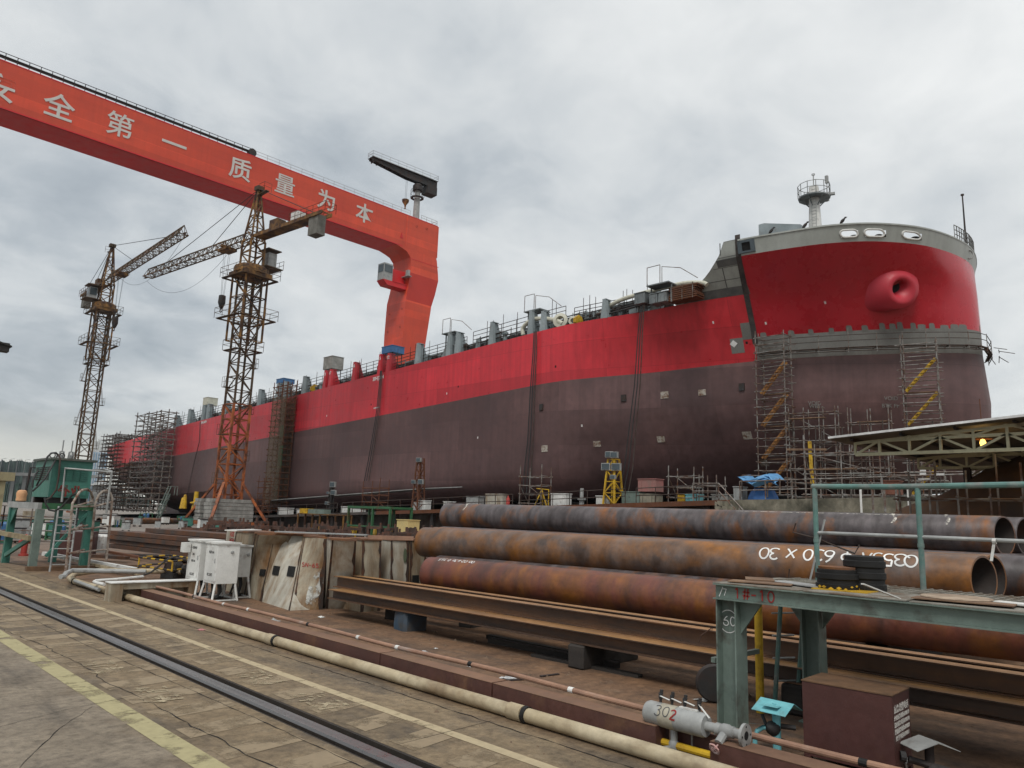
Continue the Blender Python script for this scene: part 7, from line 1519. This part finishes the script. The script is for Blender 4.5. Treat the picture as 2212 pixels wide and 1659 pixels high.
# fire extinguisher, yellow stool, blue barrel and tarp
e_ = on_walk('y3', 907, 405); t = thing('fire_extinguisher', 'red fire extinguisher standing on the walkway', 'fire extinguisher', e_); mb = MB(); mb.lathe([(.001, 0), (.17, 0), (.17, .75), (.06, .95), (.06, 1.05), (.001, 1.05)], e_, n=12); mb.build('cylinder', mRed, t, True); mb = MB(); mb.tube([e_+Vector((0, 0, 1.05)), e_+Vector((0, .15, 1.1)), e_+Vector((0, .22, .7))], .03, 6); mb.build('hose', mCable, t)
e_ = on_walk('y3', 1170, 425); t = thing('yellow_stand', 'yellow tripod stand with hose reel on the walkway', 'stand', e_); mb = MB()
for a in (30, 150, 270): mb.tube([e_+Vector((.6*math.cos(R(a)), .6*math.sin(R(a)), 0)), e_+Vector((0, 0, 1.4))], .06, 6)
mb.tube([e_+Vector((0, -.8, 0)), e_+Vector((0, -.8, 1.4)), e_+Vector((0, .6, 1.5))], .05, 6); mb.build('tripod', mYellow, t)
e_ = on_walk('y4', 1275, 555); t = thing('blue_tarpaulin', 'crumpled light blue tarpaulin slung over a tube frame at the walkway end', 'tarpaulin', e_); X_ = 46.
top = [AX(*Z('y4', x, y), X_) for x, y in ((1090, 295), (1140, 310), (1200, 330), (1260, 335), (1320, 300), (1375, 275), (1420, 300), (1470, 330), (1500, 345))]; bot = [AX(*Z('y4', x, y), X_-.2) for x, y in ((1105, 345), (1150, 385), (1200, 412), (1240, 425), (1300, 405), (1360, 370), (1420, 365), (1460, 395), (1500, 415))]
rows = []
for j in range(9):
    v = j/8; rows.append([a.lerp(b_, v)+Vector((random.uniform(-.25, .25)-.5*math.sin(v*3.1), random.uniform(-.06, .06), random.uniform(-.07, .07))) for a, b_ in zip(top, bot)])
mb = MB(); mb.grid(rows); mb.grid([[p+Vector((1.2+random.uniform(-.1, .1), 0, random.uniform(-.1, .1))) for p in rows[0]], rows[0]]); mb.build('sheet', mTarpB, t)
mb = MB()
for x, y0, y1 in ((1085, 540, 295), (1372, 540, 290), (1510, 520, 330)): mb.tube([AX(*Z('y4', x, y0), X_+.1), AX(*Z('y4', x, y1), X_+.1)], .05, 6)
mb.tube([top[0], top[4], top[-1]], .04, 6); mb.build('frame_tube', mScaf, t)
e_ = AX(*Z('y4', 1275, 555), 46.2); t = thing('blue_barrel', 'bright blue draped barrel under the light blue tarpaulin', 'barrel', e_); mb = MB(); h = AX(*Z('y4', 1275, 425), 46.2).z-e_.z; mb.lathe([(.001, 0), (1.0, 0), (.95, h*.3), (.75, h*.8), (.55, h), (.001, h)], (46.8, e_.y, slz(e_.y)), n=9); mb.build('drape', M('blue_drape', (.04, .15, .40), (.03, .10, .28), rough=.55), t)
# yellow pole with arrows and bollards on the walkway
for i, (k, x, y0, y1, r_, lab) in enumerate((('w4', 1140, 1390, 1165, .3, 'yellow mooring post with collar by the ballast blocks'), ('w4', 1012, 1365, 1200, .28, 'taller yellow cone beside another yellow cone'), ('w4', 990, 1365, 1235, .28, 'shorter yellow cone beside the taller one'), ('y3', 1487, 430, 295, .2, 'grey and yellow valve pillar on the walkway'))):
    X_ = 40. if i < 3 else 46.3; a = AX(*Z(k, x, y0), X_); b_ = AX(*Z(k, x, y1), X_); mb = MB(); h = b_.z-a.z; z0 = max(0, a.z)
    if i in (1, 2): mb.lathe([(.001, 0), (r_*1.3, 0), (r_*1.15, h*.15), (r_*.8, h*.85), (.14, h), (.001, h)], (X_, a.y, z0), n=10)
    elif i == 0: mb.lathe([(.001, 0), (.5, 0), (.45, .5), (.3, 1.), (.3, h*.35), (.7, h*.38), (.7, h*.44), (.3, h*.47), (.28, h), (.001, h)], (X_, a.y, z0), n=12)
    else: mb.lathe([(.001, 0), (.2, 0), (.2, h*.3), (.35, h*.32), (.35, h*.4), (.15, h*.45), (.15, h), (.001, h)], (X_, a.y, slz(a.y)), n=10)
    tag(mb.build('yellow_post' if i < 3 else 'valve_pillar', mYellow if i < 3 else mGreyPaint, None, True), lab, 'post', 'yellow posts by the slipway' if i < 3 else None)
A = AX(*Z('z8', 740, 910), 50.); B = AX(*Z('z8', 760, 1200), 50.); t = thing('yellow_pole', 'tall yellow pole with black arrow marks and a plank across its top', 'pole', B); mb = MB(); mb.bar(B, A, .2, .14); mb.build('shaft', mYellow, t); mb = MB(); mb.bar(A+Vector((0, 1.6, -.5)), A+Vector((0, -1.1, -.6)), .22, .14); mb.build('plank', mPlank, t)
# lamp masts with floodlights
def lampmast(lab, k, x, yb, yt, mat, X, w, lamps, lattice=True):
    p = AX(*Z(k, x, yb), X); q = AX(*Z(k, x, yt), X); z0 = slz(p.y) if X > 45 else 0; t = thing('lamp_mast', lab, 'lamp mast', (X, p.y, z0), 0, 'floodlight masts'); mb = MB()
    if lattice: mb.lattice((X, p.y, z0), (X, p.y, q.z), w, w, .9, .06, .03, up=(0, 1, 0), w2=w*.55, h2=w*.55)
    else: mb.tube([(X, p.y, z0), (X, p.y, q.z)], .09, 8)
    mb.build('mast', mat, t)
    for (lx, ly, s_) in lamps:
        s_ *= .62; c = AX(*Z(k, lx, ly), X-.4); m2 = MB(); m2.box(c, (.25, s_, s_*.75), .25); lb = m2.build('floodlight', mGreyPaint, t); m2 = MB(); m2.box(c+Vector((-.14, -.03, 0)), (.02, s_*.85, s_*.6), .25); m2.build('lens', mGlass, lb); m2 = MB(); m2.tube([c, Vector((X, p.y, c.z))], .04, 5); m2.build('arm', mat, lb)
lampmast('dark lamp mast with two floodlights left of the green frame', 'w5', 1030, 460, 130, mDark, 46.2, .5, ((1062, 145, 1.3), (1070, 235, 1.2), (1010, 240, .6), (995, 355, .8)))
lampmast('red brown lattice lamp mast in front of the dark hull', 'y3', 200, 400, 75, mScafRust, 46.2, .9, ((205, 85, .9), (165, 258, .8), (220, 258, 1.0)))
lampmast('yellow lattice lamp mast with four floodlights', 'y3', 1735, 430, 80, mYellow, 46.2, 1.1, ((1705, 42, 1.0), (1745, 45, 1.0), (1680, 138, 1.2), (1762, 140, 1.2), (1735, 220, .7)))
# guard rails of the walkway
gr_ = 'dark guard rails along the slipway walkway'
for k, (y0, y1, lab) in enumerate(((92, 74, 'dark guard rail on the walkway behind the ballast blocks'), (73, 60, 'dark guard rail on the walkway above the trestles'), (59, 46, 'dark guard rail on the walkway by the red lamp mast'), (45, 34, 'dark guard rail on the walkway above the top pipe left half'), (33, 26.2, 'dark guard rail on the walkway above the top pipe near the blue tarpaulin'))):
    rail_thing(lab, [(45.75, y, slz(y)) for y in (y0, (y0+y1)/2, y1)], 1.1, .035, 2.2, (.5,), mScafDark, group=gr_)
rail_thing('light tube railing on the apron wall behind the green railing', [(44.6, 24, 4.2), (44.6, 17, 4.35), (44.6, 10, 4.5)], 1.15, .04, 1.8, (.5,), mScaf)
for i in range(5): a = AX(*Z('w8', 235+i*145, 1100), 42.+i*.3); mb = MB(); zt = AX(*Z('w8', 235, 820), 42.).z; mb.tube([(a.x, a.y, 0), (a.x, a.y, zt+.3*(i % 2))], .06, 6); tag(mb.build('white_post', mWhite if i in (0, 4) else mScaf, None), ('white tube post in front of the stained apron wall', 'second tube post before the apron wall, dull grey', 'third tube post before the apron wall', 'fourth tube post at the lip of the rusty hull block', 'white tube post among the scaffold by the rusty block')[i], 'post', 'tube posts by the apron wall')
# yellow cabinet, orange tarp, fender rack under the walkway
p = AX(*Z('w5', 1905, 655), 38.); crate('yellow_cabinet', 'cream yellow cabinet standing in front of the slipway wall', 'cabinet', (38., p.y, 0), (1.2, 1.5, AX(*Z('w5', 1905, 548), 38.).z), M('cream_yellow', (.62, .50, .22), (.5, .4, .18), rough=.6))
c = GP(*Z('w5', 2030, 690), 1.0); rows = []
for j in range(7):
    rows.append([Vector((c.x+(i-5)*.42+random.uniform(-.1, .1), c.y+(j-3)*.45, max(.02, 1.25*math.exp(-((i-5)/3.4)**2-((j-3)/2.2)**2)+random.uniform(-.12, .12)-.1))) for i in range(11)])
mb = MB(); mb.grid(rows); tag(mb.build('orange_tarpaulin', mTarpO, None), 'pale orange tarpaulin heaped over goods left of the middle pipe', 'tarpaulin')
p = AX(*Z('w5', 900, 475), 43.); t = thing('yellow_bench', 'long yellow framed work bench with grey green trunk under the walkway', 'bench', p)
A = AX(*Z('w5', 715, 475), 43.); B = AX(*Z('w5', 1230, 475), 43.)
mb = MB(); mb.bx(42.4, 43.6, B.y, A.y, p.z-.1, p.z)
for i in range(7): yy = B.y+(A.y-B.y)*i/6; mb.bx(42.45, 42.6, yy-.04, yy+.04, 0, p.z-.1); mb.bx(43.4, 43.55, yy-.04, yy+.04, 0, p.z-.1)
mb.build_each('bench_frame', mCraneY, t); a = AX(*Z('w5', 815, 470), 43.); b_ = AX(*Z('w5', 1000, 470), 43.); h = AX(*Z('w5', 815, 420), 43.).z-a.z
mb = MB(); mb.bx(42.6, 43.4, b_.y, a.y, p.z, p.z+h); tag(mb.build('trunk', mTealG, None), 'grey green long trunk lying on the yellow bench', 'trunk')
a = AX(*Z('w5', 720, 470), 43.); b_ = AX(*Z('w5', 805, 470), 43.); mb = MB(); mb.bx(42.6, 43.4, b_.y, a.y, p.z, p.z+h*1.1); tag(mb.build('yellow_box', mYellow, None), 'yellow box on the left end of the yellow bench', 'box')
# grey green gangway ladder at the after tower, with hoops
p = AX(*Z('w4', 680, 1480), 42.); q = AX(*Z('w4', 820, 1190), 43.5); t = thing('gangway_stair', 'pale grey green gangway stair at the foot of the grey scaffold tower', 'stair', (p.x, p.y, 0)); mb = MB()
for u in (0, 1.1):
    a, b_ = Vector((p.x, p.y-u, .1)), Vector((q.x, q.y-u, q.z)); mb.bar(a, b_, .08, .25); mb.tube([a+Vector((0, 0, 1.0)), b_+Vector((0, 0, 1.1)), b_+Vector((1.0, 0, 1.1)), b_+Vector((1.0, 0, -.2))], .06, 6)
mb.build('stringer', mTealG, t); mb = MB()
for i in range(14): a = Vector((p.x, p.y, .1)).lerp(Vector((q.x, q.y, q.z)), (i+.5)/14); mb.box(a+Vector((0, -.55, 0)), (.28, 1.05, .05))
mb.build('tread', mTealG, t)
# assorted yard machines at far left and under the stern
mach = []
for i in range(46):
    px_ = rnd.uniform(225, 480) if i > 14 else rnd.uniform(-10, 200); dist = rnd.uniform(75, 120) if i > 14 else rnd.uniform(48, 70)
    d = ray(px_, 1110); dh = Vector((d.x, d.y, 0)).normalized(); c = Vector((dh.x*dist, dh.y*dist, 0))
    if c.x > 45 and c.y < 170: c *= 44/c.x
    s_ = rnd.uniform(.55, 1.35); kind_ = i % 4 if i % 8 != 3 else 1
    nm = ('welding_set', 'tool_crate', 'gas_rack', 'white_switch_box')[kind_]; m_ = (mGreen, mGreyPaint, mGreen2, mWhite)[kind_]
    t = thing(nm, ('dark green welding set', 'dull grey tool crate', 'green gas bottle rack', 'white switch box')[kind_]+' in the cluttered yard towards the stern', ('machine', 'crate', 'rack', 'box')[kind_], c, rnd.uniform(0, 3), ('green welding sets in the yard', 'grey tool crates in the yard', 'green bottle racks in the yard', 'white switch boxes in the yard')[kind_]); L = Loc(c, t.rotation_euler.z)
    if kind_ == 2:
        mb = MB()
        for u in (-.5, .5):
            for v in (-.4, .4): mb.box(L(u*s_, v*s_, s_*.5), (.1, .1, s_), t.rotation_euler.z)
        for z in (.1, .5, .98): mb.box(L(0, -.4*s_, z*s_), (s_, .06, .08), t.rotation_euler.z); mb.box(L(0, .4*s_, z*s_), (s_, .06, .08), t.rotation_euler.z)
        mb.build('rack_frame', m_, t); mb = MB()
        for u in (-.3, 0, .3): mb.lathe([(.001, 0), (.14*s_, 0), (.14*s_, s_*.8), (.05*s_, s_*.95), (.001, s_*.95)], L(u*s_, 0, .05), n=8)
        mb.build('gas_bottle', mBlue, t)
    else:
        mb = MB(); mb.box(L(0, 0, s_*.5+.15), (s_*.9, s_*.7, s_*.8), t.rotation_euler.z); mb.build('casing', m_, t)
        mb = MB()
        for u in (-.35, .35):
            for v in (-.28, .28): mb.box(L(u*s_, v*s_, s_*.06+.02), (.1, .1, s_*.16+.06), t.rotation_euler.z)
        mb.box(L(0, 0, s_*.9+.19), (s_*.95, s_*.75, .06), t.rotation_euler.z); mb.build_each('stand', mDark, t)
# cream gate pier and panel behind the table
p = GP(*Z('w2', 540, 1540)); mb = MB(); mb.box((p.x+.3, p.y, .75), (1.6, .4, 1.5)); tag(mb.build('low_wall', mPanel, None), 'low cream stained wall panel behind the transformer table', 'wall')
p = AY(*Z('w2', 60, 580), 40.); mb = MB(); mb.bx(p.x-2.2, p.x+.35, 39.5, 41, p.z-.1, p.z+.28); mb.bx(p.x-.15, p.x+.05, 39.6, 39.8, 0, p.z-.1); mb.bx(p.x-1.9, p.x-1.7, 39.6, 39.8, 0, p.z-.1); tag(mb.build('canopy', M('old_cream2', (.35, .31, .18), (.25, .21, .13), rust=RUST, ramt=.35, rough=.8), None), 'old cream canopy edge on dark posts at the far left', 'canopy')
for i, (y_, z_) in enumerate(((44, .9), (44, 2.1))): rail_thing(('lower grey tube fence behind the transformer table', 'upper grey tube fence behind the transformer table')[i], [(5.5, 44, z_-.9), (8.4, 44, z_-.9), (12, 44, z_-.9)], 1.0, .035, 1.3, (.5,), mScaf, group='tube fences at the left')
# ------------------------------------------------------------------ shed with cream truss at the right, rusty hull block under it
XT = 22.
sh = thing('open_shed', 'open shed with sloping sheet roof on cream lattice trusses', 'shed', (25, 4, 0))
def wT(x, y, X=XT): return AX(*Z('w8', x, y), X)
bl_, tl_ = wT(165, 410), wT(165, 275); zB = bl_.z
yL = bl_.y; nodes = [yL, wT(460, 400).y, wT(825, 385).y, wT(1205, 370).y, wT(1610, 360).y, wT(2025, 340).y]; dY_ = nodes[-1]-nodes[-2]; nodes += [nodes[-1]+dY_*(i+1)*.95 for i in range(5)]
zroof = [wT(x, y).z for x, y in ((165, 262), (460, 222), (825, 172), (1190, 140), (1600, 95), (2020, 42))]; sl_ = (zroof[-1]-zroof[1])/(nodes[5]-nodes[1]); zroof += [zroof[5]+sl_*(y-nodes[5]) for y in nodes[6:]]
zch = [None, wT(460, 240).z, wT(825, 213).z, wT(1195, 195).z, wT(1600, 175).z, wT(2025, 155).z]; zch += [zch[5]+(zch[5]-zch[4])*(i+1) for i in range(5)]
for xo, nm in ((0, ''), (5.5, ''), (11, '')):
    mb = MB(); X = XT+xo
    mb.bar((X, nodes[0], zB), (X, nodes[-1], zB), .07, .09); mb.bar((X, nodes[0], zroof[0]-.03), (X, nodes[-1], zroof[-1]-.03), .07, .08); mb.bar((X, nodes[1], zch[1]), (X, nodes[-1], zch[-1]), .06, .08)
    for i, y in enumerate(nodes):
        mb.bar((X, y, zB), (X, y, zroof[i]), .065)
        if i+1 < len(nodes):
            if i == 0: mb.bar((X, y, zB), (X, nodes[1], zch[1]), .06)
            elif i % 2: mb.bar((X, y, zch[i]), (X, nodes[i+1], zB), .06); mb.bar((X, nodes[i+1], zch[i+1]), (X, y, zroof[i]), .05) if i > 2 else None
            else: mb.bar((X, y, zB), (X, nodes[i+1], zch[i+1]), .06); mb.bar((X, y, zch[i]), (X, nodes[i+1], zroof[i+1]), .05) if i > 2 else None
    mb.build('truss', mShedY, sh)
mb = MB(); ye, ze = nodes[-1], zroof[-1]; y0r, z0r = yL+.55, zroof[0]-.55*sl_
mb.prism([(XT-.5, y0r, z0r+.03), (XT-.5, ye, ze+.03), (XT-.5, ye, ze+.09), (XT-.5, y0r, z0r+.09)], (13, 0, 0)); mb.build('roof_sheet', mRoof, sh)
mb = MB(); mb.bar((XT-.52, y0r, z0r+.075), (XT-.52, ye, ze+.075), .05, .06); mb.build('roof_edge', mRoofEdge, sh)
mb = MB()
for i in range(8): y = yL-1.1*i*1.2; z = z0r+(y-y0r)*sl_; mb.bar((XT-.3, y, z-.02), (XT+12, y, z-.02), .06, .1)
mb.build('purlin', mDark, sh)
mb = MB()
for X in (XT+5.5, XT+11):
    for y in (nodes[2], nodes[6], nodes[-1]): mb.bx(X-.1, X+.1, y-.1, y+.1, 0, zB)
mb.build_each('shed_column', mDark, sh)
lb = wT(1712, 262, XT+1.2); t = thing('hanging_lamp', 'lit yellow bulb lamp with flat shade hanging under the shed roof', 'lamp', lb); mb = MB(); mb.lathe([(.001, -.13), (.06, -.1), (.08, 0), (.05, .08), (.001, .1)], lb, n=12); mb.build('bulb', mBulb, t, True)
mb = MB(); mb.lathe([(.24, .09), (.06, .15), (.03, .22), (.001, .22)], lb, n=14); mb.tube([lb+Vector((0, 0, .2)), lb+Vector((0, 0, 1.2))], .012, 4); mb.build('shade', mScafRust, t)
bd = bpy.data.lights.new('bulb_light', 'POINT'); bd.energy = 8; bd.color = (1, .6, .2); bd.shadow_soft_size = .1; bo = bpy.data.objects.new('bulb_light', bd); COL.objects.link(bo); bo.location = lb-Vector((0, 0, .25))
# big rusty curved hull block lying under the shed
hbk = thing('hull_block', 'huge dark rusty curved hull block with cut lip lying under the shed', 'hull block', (28, 5, 0)); XB = 26.
prof_ = [wT(x, y, XB) for x, y in ((410, 1060), (560, 975), (850, 880), (1010, 815), (1230, 690), (1400, 590), (1560, 480))]
ys_ = [p.y for p in prof_]; zs_ = [p.z for p in prof_]; sl2 = (zs_[-1]-zs_[-2])/(ys_[-1]-ys_[-2]); ys_ += [ys_[-1]-1.2*(i+1) for i in range(6)]; zs_ += [min(8.2, zs_[6]-sl2*-1*0+.5*(i+1)**.6) for i in range(6)]
rows = []
for y, z in zip(ys_, zs_):
    row = []
    for a in range(0, 181, 12):
        c, s_ = math.cos(R(a)), math.sin(R(a)); row.append(Vector((XB+3.2-3.4*math.copysign(abs(c)**.7, c), y, max(0, z)*abs(s_)**.55)))
    rows.append(row)
mb = MB(); mb.grid(rows); mb.build('shell', mBlock, hbk, 50)
mb = MB(); inn = [p+Vector((.25, -.1, -.12)) for p in rows[1]]; mb.grid([rows[0], inn]); mb.build('cut_lip', mGreyPaint, hbk)
t = scaffold('rusty tube scaffold in front of the rusty hull block', (23.6, wT(700, 900, 23.6).y, 0), R(-90), 4, 1, wT(700, 900, 23.6).y-wT(2212, 900, 23.6).y, .8, 0, wT(700, 820, 23.6).z, 1.05, mat=mScaf, brace=False, r=.03, top=1.2, group='scaffolding in the yard')
# small white things in the dark under the shed
for i, (x0, y0, x1, y1, lab) in enumerate((((945, 585, 1010, 612, 'white panel hanging in the dark beyond the shed, upper')), (945, 628, 1012, 655, 'white panel hanging in the dark beyond the shed, lower'), (1140, 635, 1235, 662, 'white sheet wedge at the top of the rusty block'), (925, 698, 1060, 712, 'long white strip on the apron beyond the shed'))):
    a, b_ = wT(x0, y1, 33.), wT(x1, y0, 33.); mb = MB(); mb.bx(33, 33.1, b_.y, a.y, a.z, b_.z); tag(mb.build('white_sheet', mRoofEdge, None), lab, 'panel', 'white panels under the shed')
# dim brown staging along the slipway under the bow
scaffold('tangled grey scaffold on the apron between shed and bow', (46.5, 20.5, 0), R(-88), 4, 1, 9.0, 1.6, 4.3, 7.6, 1.3, mat=mScaf, r=.04, top=.8, boards=((0, 3, .3, 6.2), (4, 8, .3, 7.3)))
# ------------------------------------------------------------------ distance: hills, bridge, towers, building
def hill(name, pts, D, depth, seed):
    rnd = random.Random(seed); rows = [[], [], [], []]
    n = len(pts); P = []
    for (xa, ya), (xb, yb_) in zip(pts, pts[1:]):
        k = max(1, int((xb-xa)/1.5)); P += [(xa+(xb-xa)*i/k, ya+(yb_-ya)*i/k-rnd.random()**2*3.5) for i in range(k)]
    P.append(pts[-1])
    for x, y in P:
        d = ray(x, y); h = Vector((d.x, d.y, 0)); hl = h.length; dh = h/hl; D_ = D*rnd.uniform(.985, 1.015); z = H+d.z/hl*D_
        rows[0].append(dh*(D_-depth*.7)+Vector((0, 0, -3))); rows[1].append(dh*(D_-depth*.3)+Vector((0, 0, z*rnd.uniform(.5, .62)))); rows[2].append(dh*D_+Vector((0, 0, z))); rows[3].append(dh*(D_+depth)+Vector((0, 0, -3)))
    mb = MB(); mb.grid(rows); return tag(mb.build(name, mHill, None, origin=(0, 0, 0)), kind='structure')
hill('hills', [(-120, 1002), (-60, 992), (0, 1000), (6, 994), (14, 999), (22, 996), (34, 997), (44, 995), (55, 998), (68, 1000), (76, 996), (84, 1001), (110, 1010), (150, 1030), (200, 1052), (260, 1070)], 1500, 500, 3)
hill('low_hills', [(-120, 1040), (0, 1048), (60, 1044), (120, 1052), (200, 1062), (330, 1076)], 900, 250, 5)
D_ = 520.
def far(x, y, D): d = ray(x, y); h = Vector((d.x, d.y, 0)).length; return CAM+d*(D/h)
bg = thing('road_bridge', 'long pale road bridge with lamp posts in front of the hills', 'bridge', far(40, 1070, D_)); mConcF = M('far_concrete', (.27, .275, .27), rough=.9, bump=0, scale=.05)
a, b_ = far(-160, 1018, D_*1.0), far(215, 1030, D_*1.05); mb = MB(); mb.bar(a, b_, 9, 1.8); mb.build('deck', mConcF, bg); mb = MB()
for i in range(16): p = a.lerp(b_, i/15); mb.bar(p-Vector((0, 0, 1)), Vector((p.x, p.y, -1)), 1.6, 1.6)
mb.build('pier', mConcF, bg); mb = MB()
for i in range(22): p = a.lerp(b_, (i+.5)/22); mb.tube([p, p+Vector((0, 0, 8.5)), p+Vector((2.5, 1.5, 9.2))], .14, 5)
mb.build('street_lamp', mConcF, bg)
bt_ = thing('tower_building', 'pale blue glass tower building with white crown behind the stern', 'building', far(212, 1075, 600.)); 
a, b_ = far(186, 1075, 600.), far(222, 1075, 600.); zt1 = far(204, 978, 600.).z; zt2 = far(204, 956, 600.).z; w_ = (b_-a).length; c = (a+b_)/2; az_ = -math.atan2(c.x, c.y)
mb = MB(); mb.box((c.x, c.y, zt1/2-1), (w_, w_, zt1+2), az_); mb.build('wall', mBldg, bt_); mb = MB(); mb.box((c.x, c.y, (zt1+zt2)/2), (w_*.92, w_*.92, zt2-zt1), az_); mb.box((c.x, c.y, zt2+1), (w_*.5, w_*.5, 3), az_); mb.build('crown', mBldgW, bt_)
L = Loc((c.x, c.y, 0), az_); mb = MB()
for k in range(7): mb.box(L(-w_*.5+w_*(k+.5)/7, -w_*.505, zt1*.5), (.5, .6, zt1*.98), az_)
mb.build('mullion', mBldgW, bt_); mb = MB()
for k in range(5): mb.box(L(w_*.18, -w_*.51, zt1*.95-k*5.5), (3., .6, 3.2), az_)
mb.build_each('window', mGlass, bt_)
for i, (x, yb_, yt) in enumerate(((123, 1055, 950), (143, 1055, 951), (40 - 0, 1055, 985))):
    if i == 2: continue
    p, q = far(x, yb_, 800.), far(x+.5, yt, 800.); t = thing('lattice_tower', ('left', 'right')[i]+' one of two thin pale lattice towers on the horizon', 'tower', p, 0, 'far lattice towers'); mb = MB(); mb.lattice((p.x, p.y, 0), (p.x, p.y, q.z*.82), 9, 9, 9, .5, .3, up=(0, 1, 0), w2=2.5, h2=2.5); mb.build('lattice', mConcF, t); mb = MB(); mb.tube([(p.x, p.y, q.z*.82), (p.x, p.y, q.z)], .6, 6); mb.build('spire', mConcF, t)
for i, (x0, x1, yt, lab) in enumerate(((196, 232, 1046, 'low white shed roof below the blue tower'), (226, 262, 1056, 'low pale shed left of the stern scaffold'))):
    a, b_ = far(x0, 1080, 330.), far(x1, 1080, 330.); h = far(x0, yt, 330.).z; c = (a+b_)/2; az_ = -math.atan2(c.x, c.y); t = thing('far_shed', lab, 'shed', (c.x, c.y, 0), 0, 'far pale sheds'); mb = MB(); mb.box((c.x, c.y, h/2-.5), ((b_-a).length, 12, h), az_); mb.build('wall', mConcF, t); mb = MB(); L = Loc((c.x, c.y, h-.5), az_); w_ = (b_-a).length/2; mb.prism([L(-w_-1, -7, 0), L(w_+1, -7, 0), L(0, -7, 2.5)], L(0, 14, 0)-L(0, 0, 0)); mb.build('roof', mBldgW, t)

# birds resting on the bulwark, edge of a lamp at the far left
for i, (x, y, lab) in enumerate(((475, 460, 'small dark bird perched on the breakwater end of the bulwark'), (697, 424, 'small dark bird perched left of the foremast'), (957, 398, 'small dark bird perched upright right of the foremast'))):
    yy, bb = bow_y(*Z('z7', x, y+8), 23.9); p = S(SX-bb+.1, yy, 23.91); mb = MB(); mb.lathe([(.001, -.28), (.07, -.2), (.13, 0), (.10, .16), (.05, .26)], p+Vector((0, 0, .22)), (.2, -.6, .75), 8); mb.lathe([(.001, -.09), (.075, -.03), (.07, .05), (.015, .12), (.001, .18)], p+Vector((.06, -.2, .46)), (.1, -.95, .1), 8); mb.bar(p+Vector((-.04, .14, .05)), p+Vector((-.1, .38, -.1)), .08, .03); mb.tube([p, p+Vector((0, 0, .15))], .02, 4); tag(mb.build('bird', mDark, None, True), lab, 'bird', 'birds on the bulwark')
p = AY(2, 750, 26.); t = thing('floodlight', 'dark floodlight head just entering the frame at the left edge', 'floodlight', (p.x-.5, p.y, 0)); mb = MB(); mb.tube([(p.x-.5, p.y, 0), (p.x-.5, p.y, p.z)], .06, 8); mb.build('pole', mDark, t); mb = MB(); mb.box((p.x-.02, p.y, p.z), (.42, .3, .26)); mb.prism([(p.x-.3, p.y-.2, p.z+.14), (p.x+.24, p.y-.2, p.z+.02), (p.x+.24, p.y-.2, p.z+.06), (p.x-.3, p.y-.2, p.z+.2)], (0, .4, 0)); mb.build('lamp_head', mDark, t)
# ------------------------------------------------------------------ air between the yard and the hills
hz = bpy.data.materials.new('haze'); hz.use_nodes = True; nt = hz.node_tree; nt.nodes.clear()
pv = NN(nt, 'ShaderNodeVolumePrincipled', {'Color': (.80, .87, .95, 1), 'Density': .00008, 'Anisotropy': .2})
om = NN(nt, 'ShaderNodeOutputMaterial'); nt.links.new(pv.outputs[0], om.inputs['Volume'])
mb = MB(); mb.bx(-700, 1900, -300, 2600, -5, 190); o = mb.build('haze', hz, None, origin=(0, 0, 0)); o['kind'] = 'stuff'
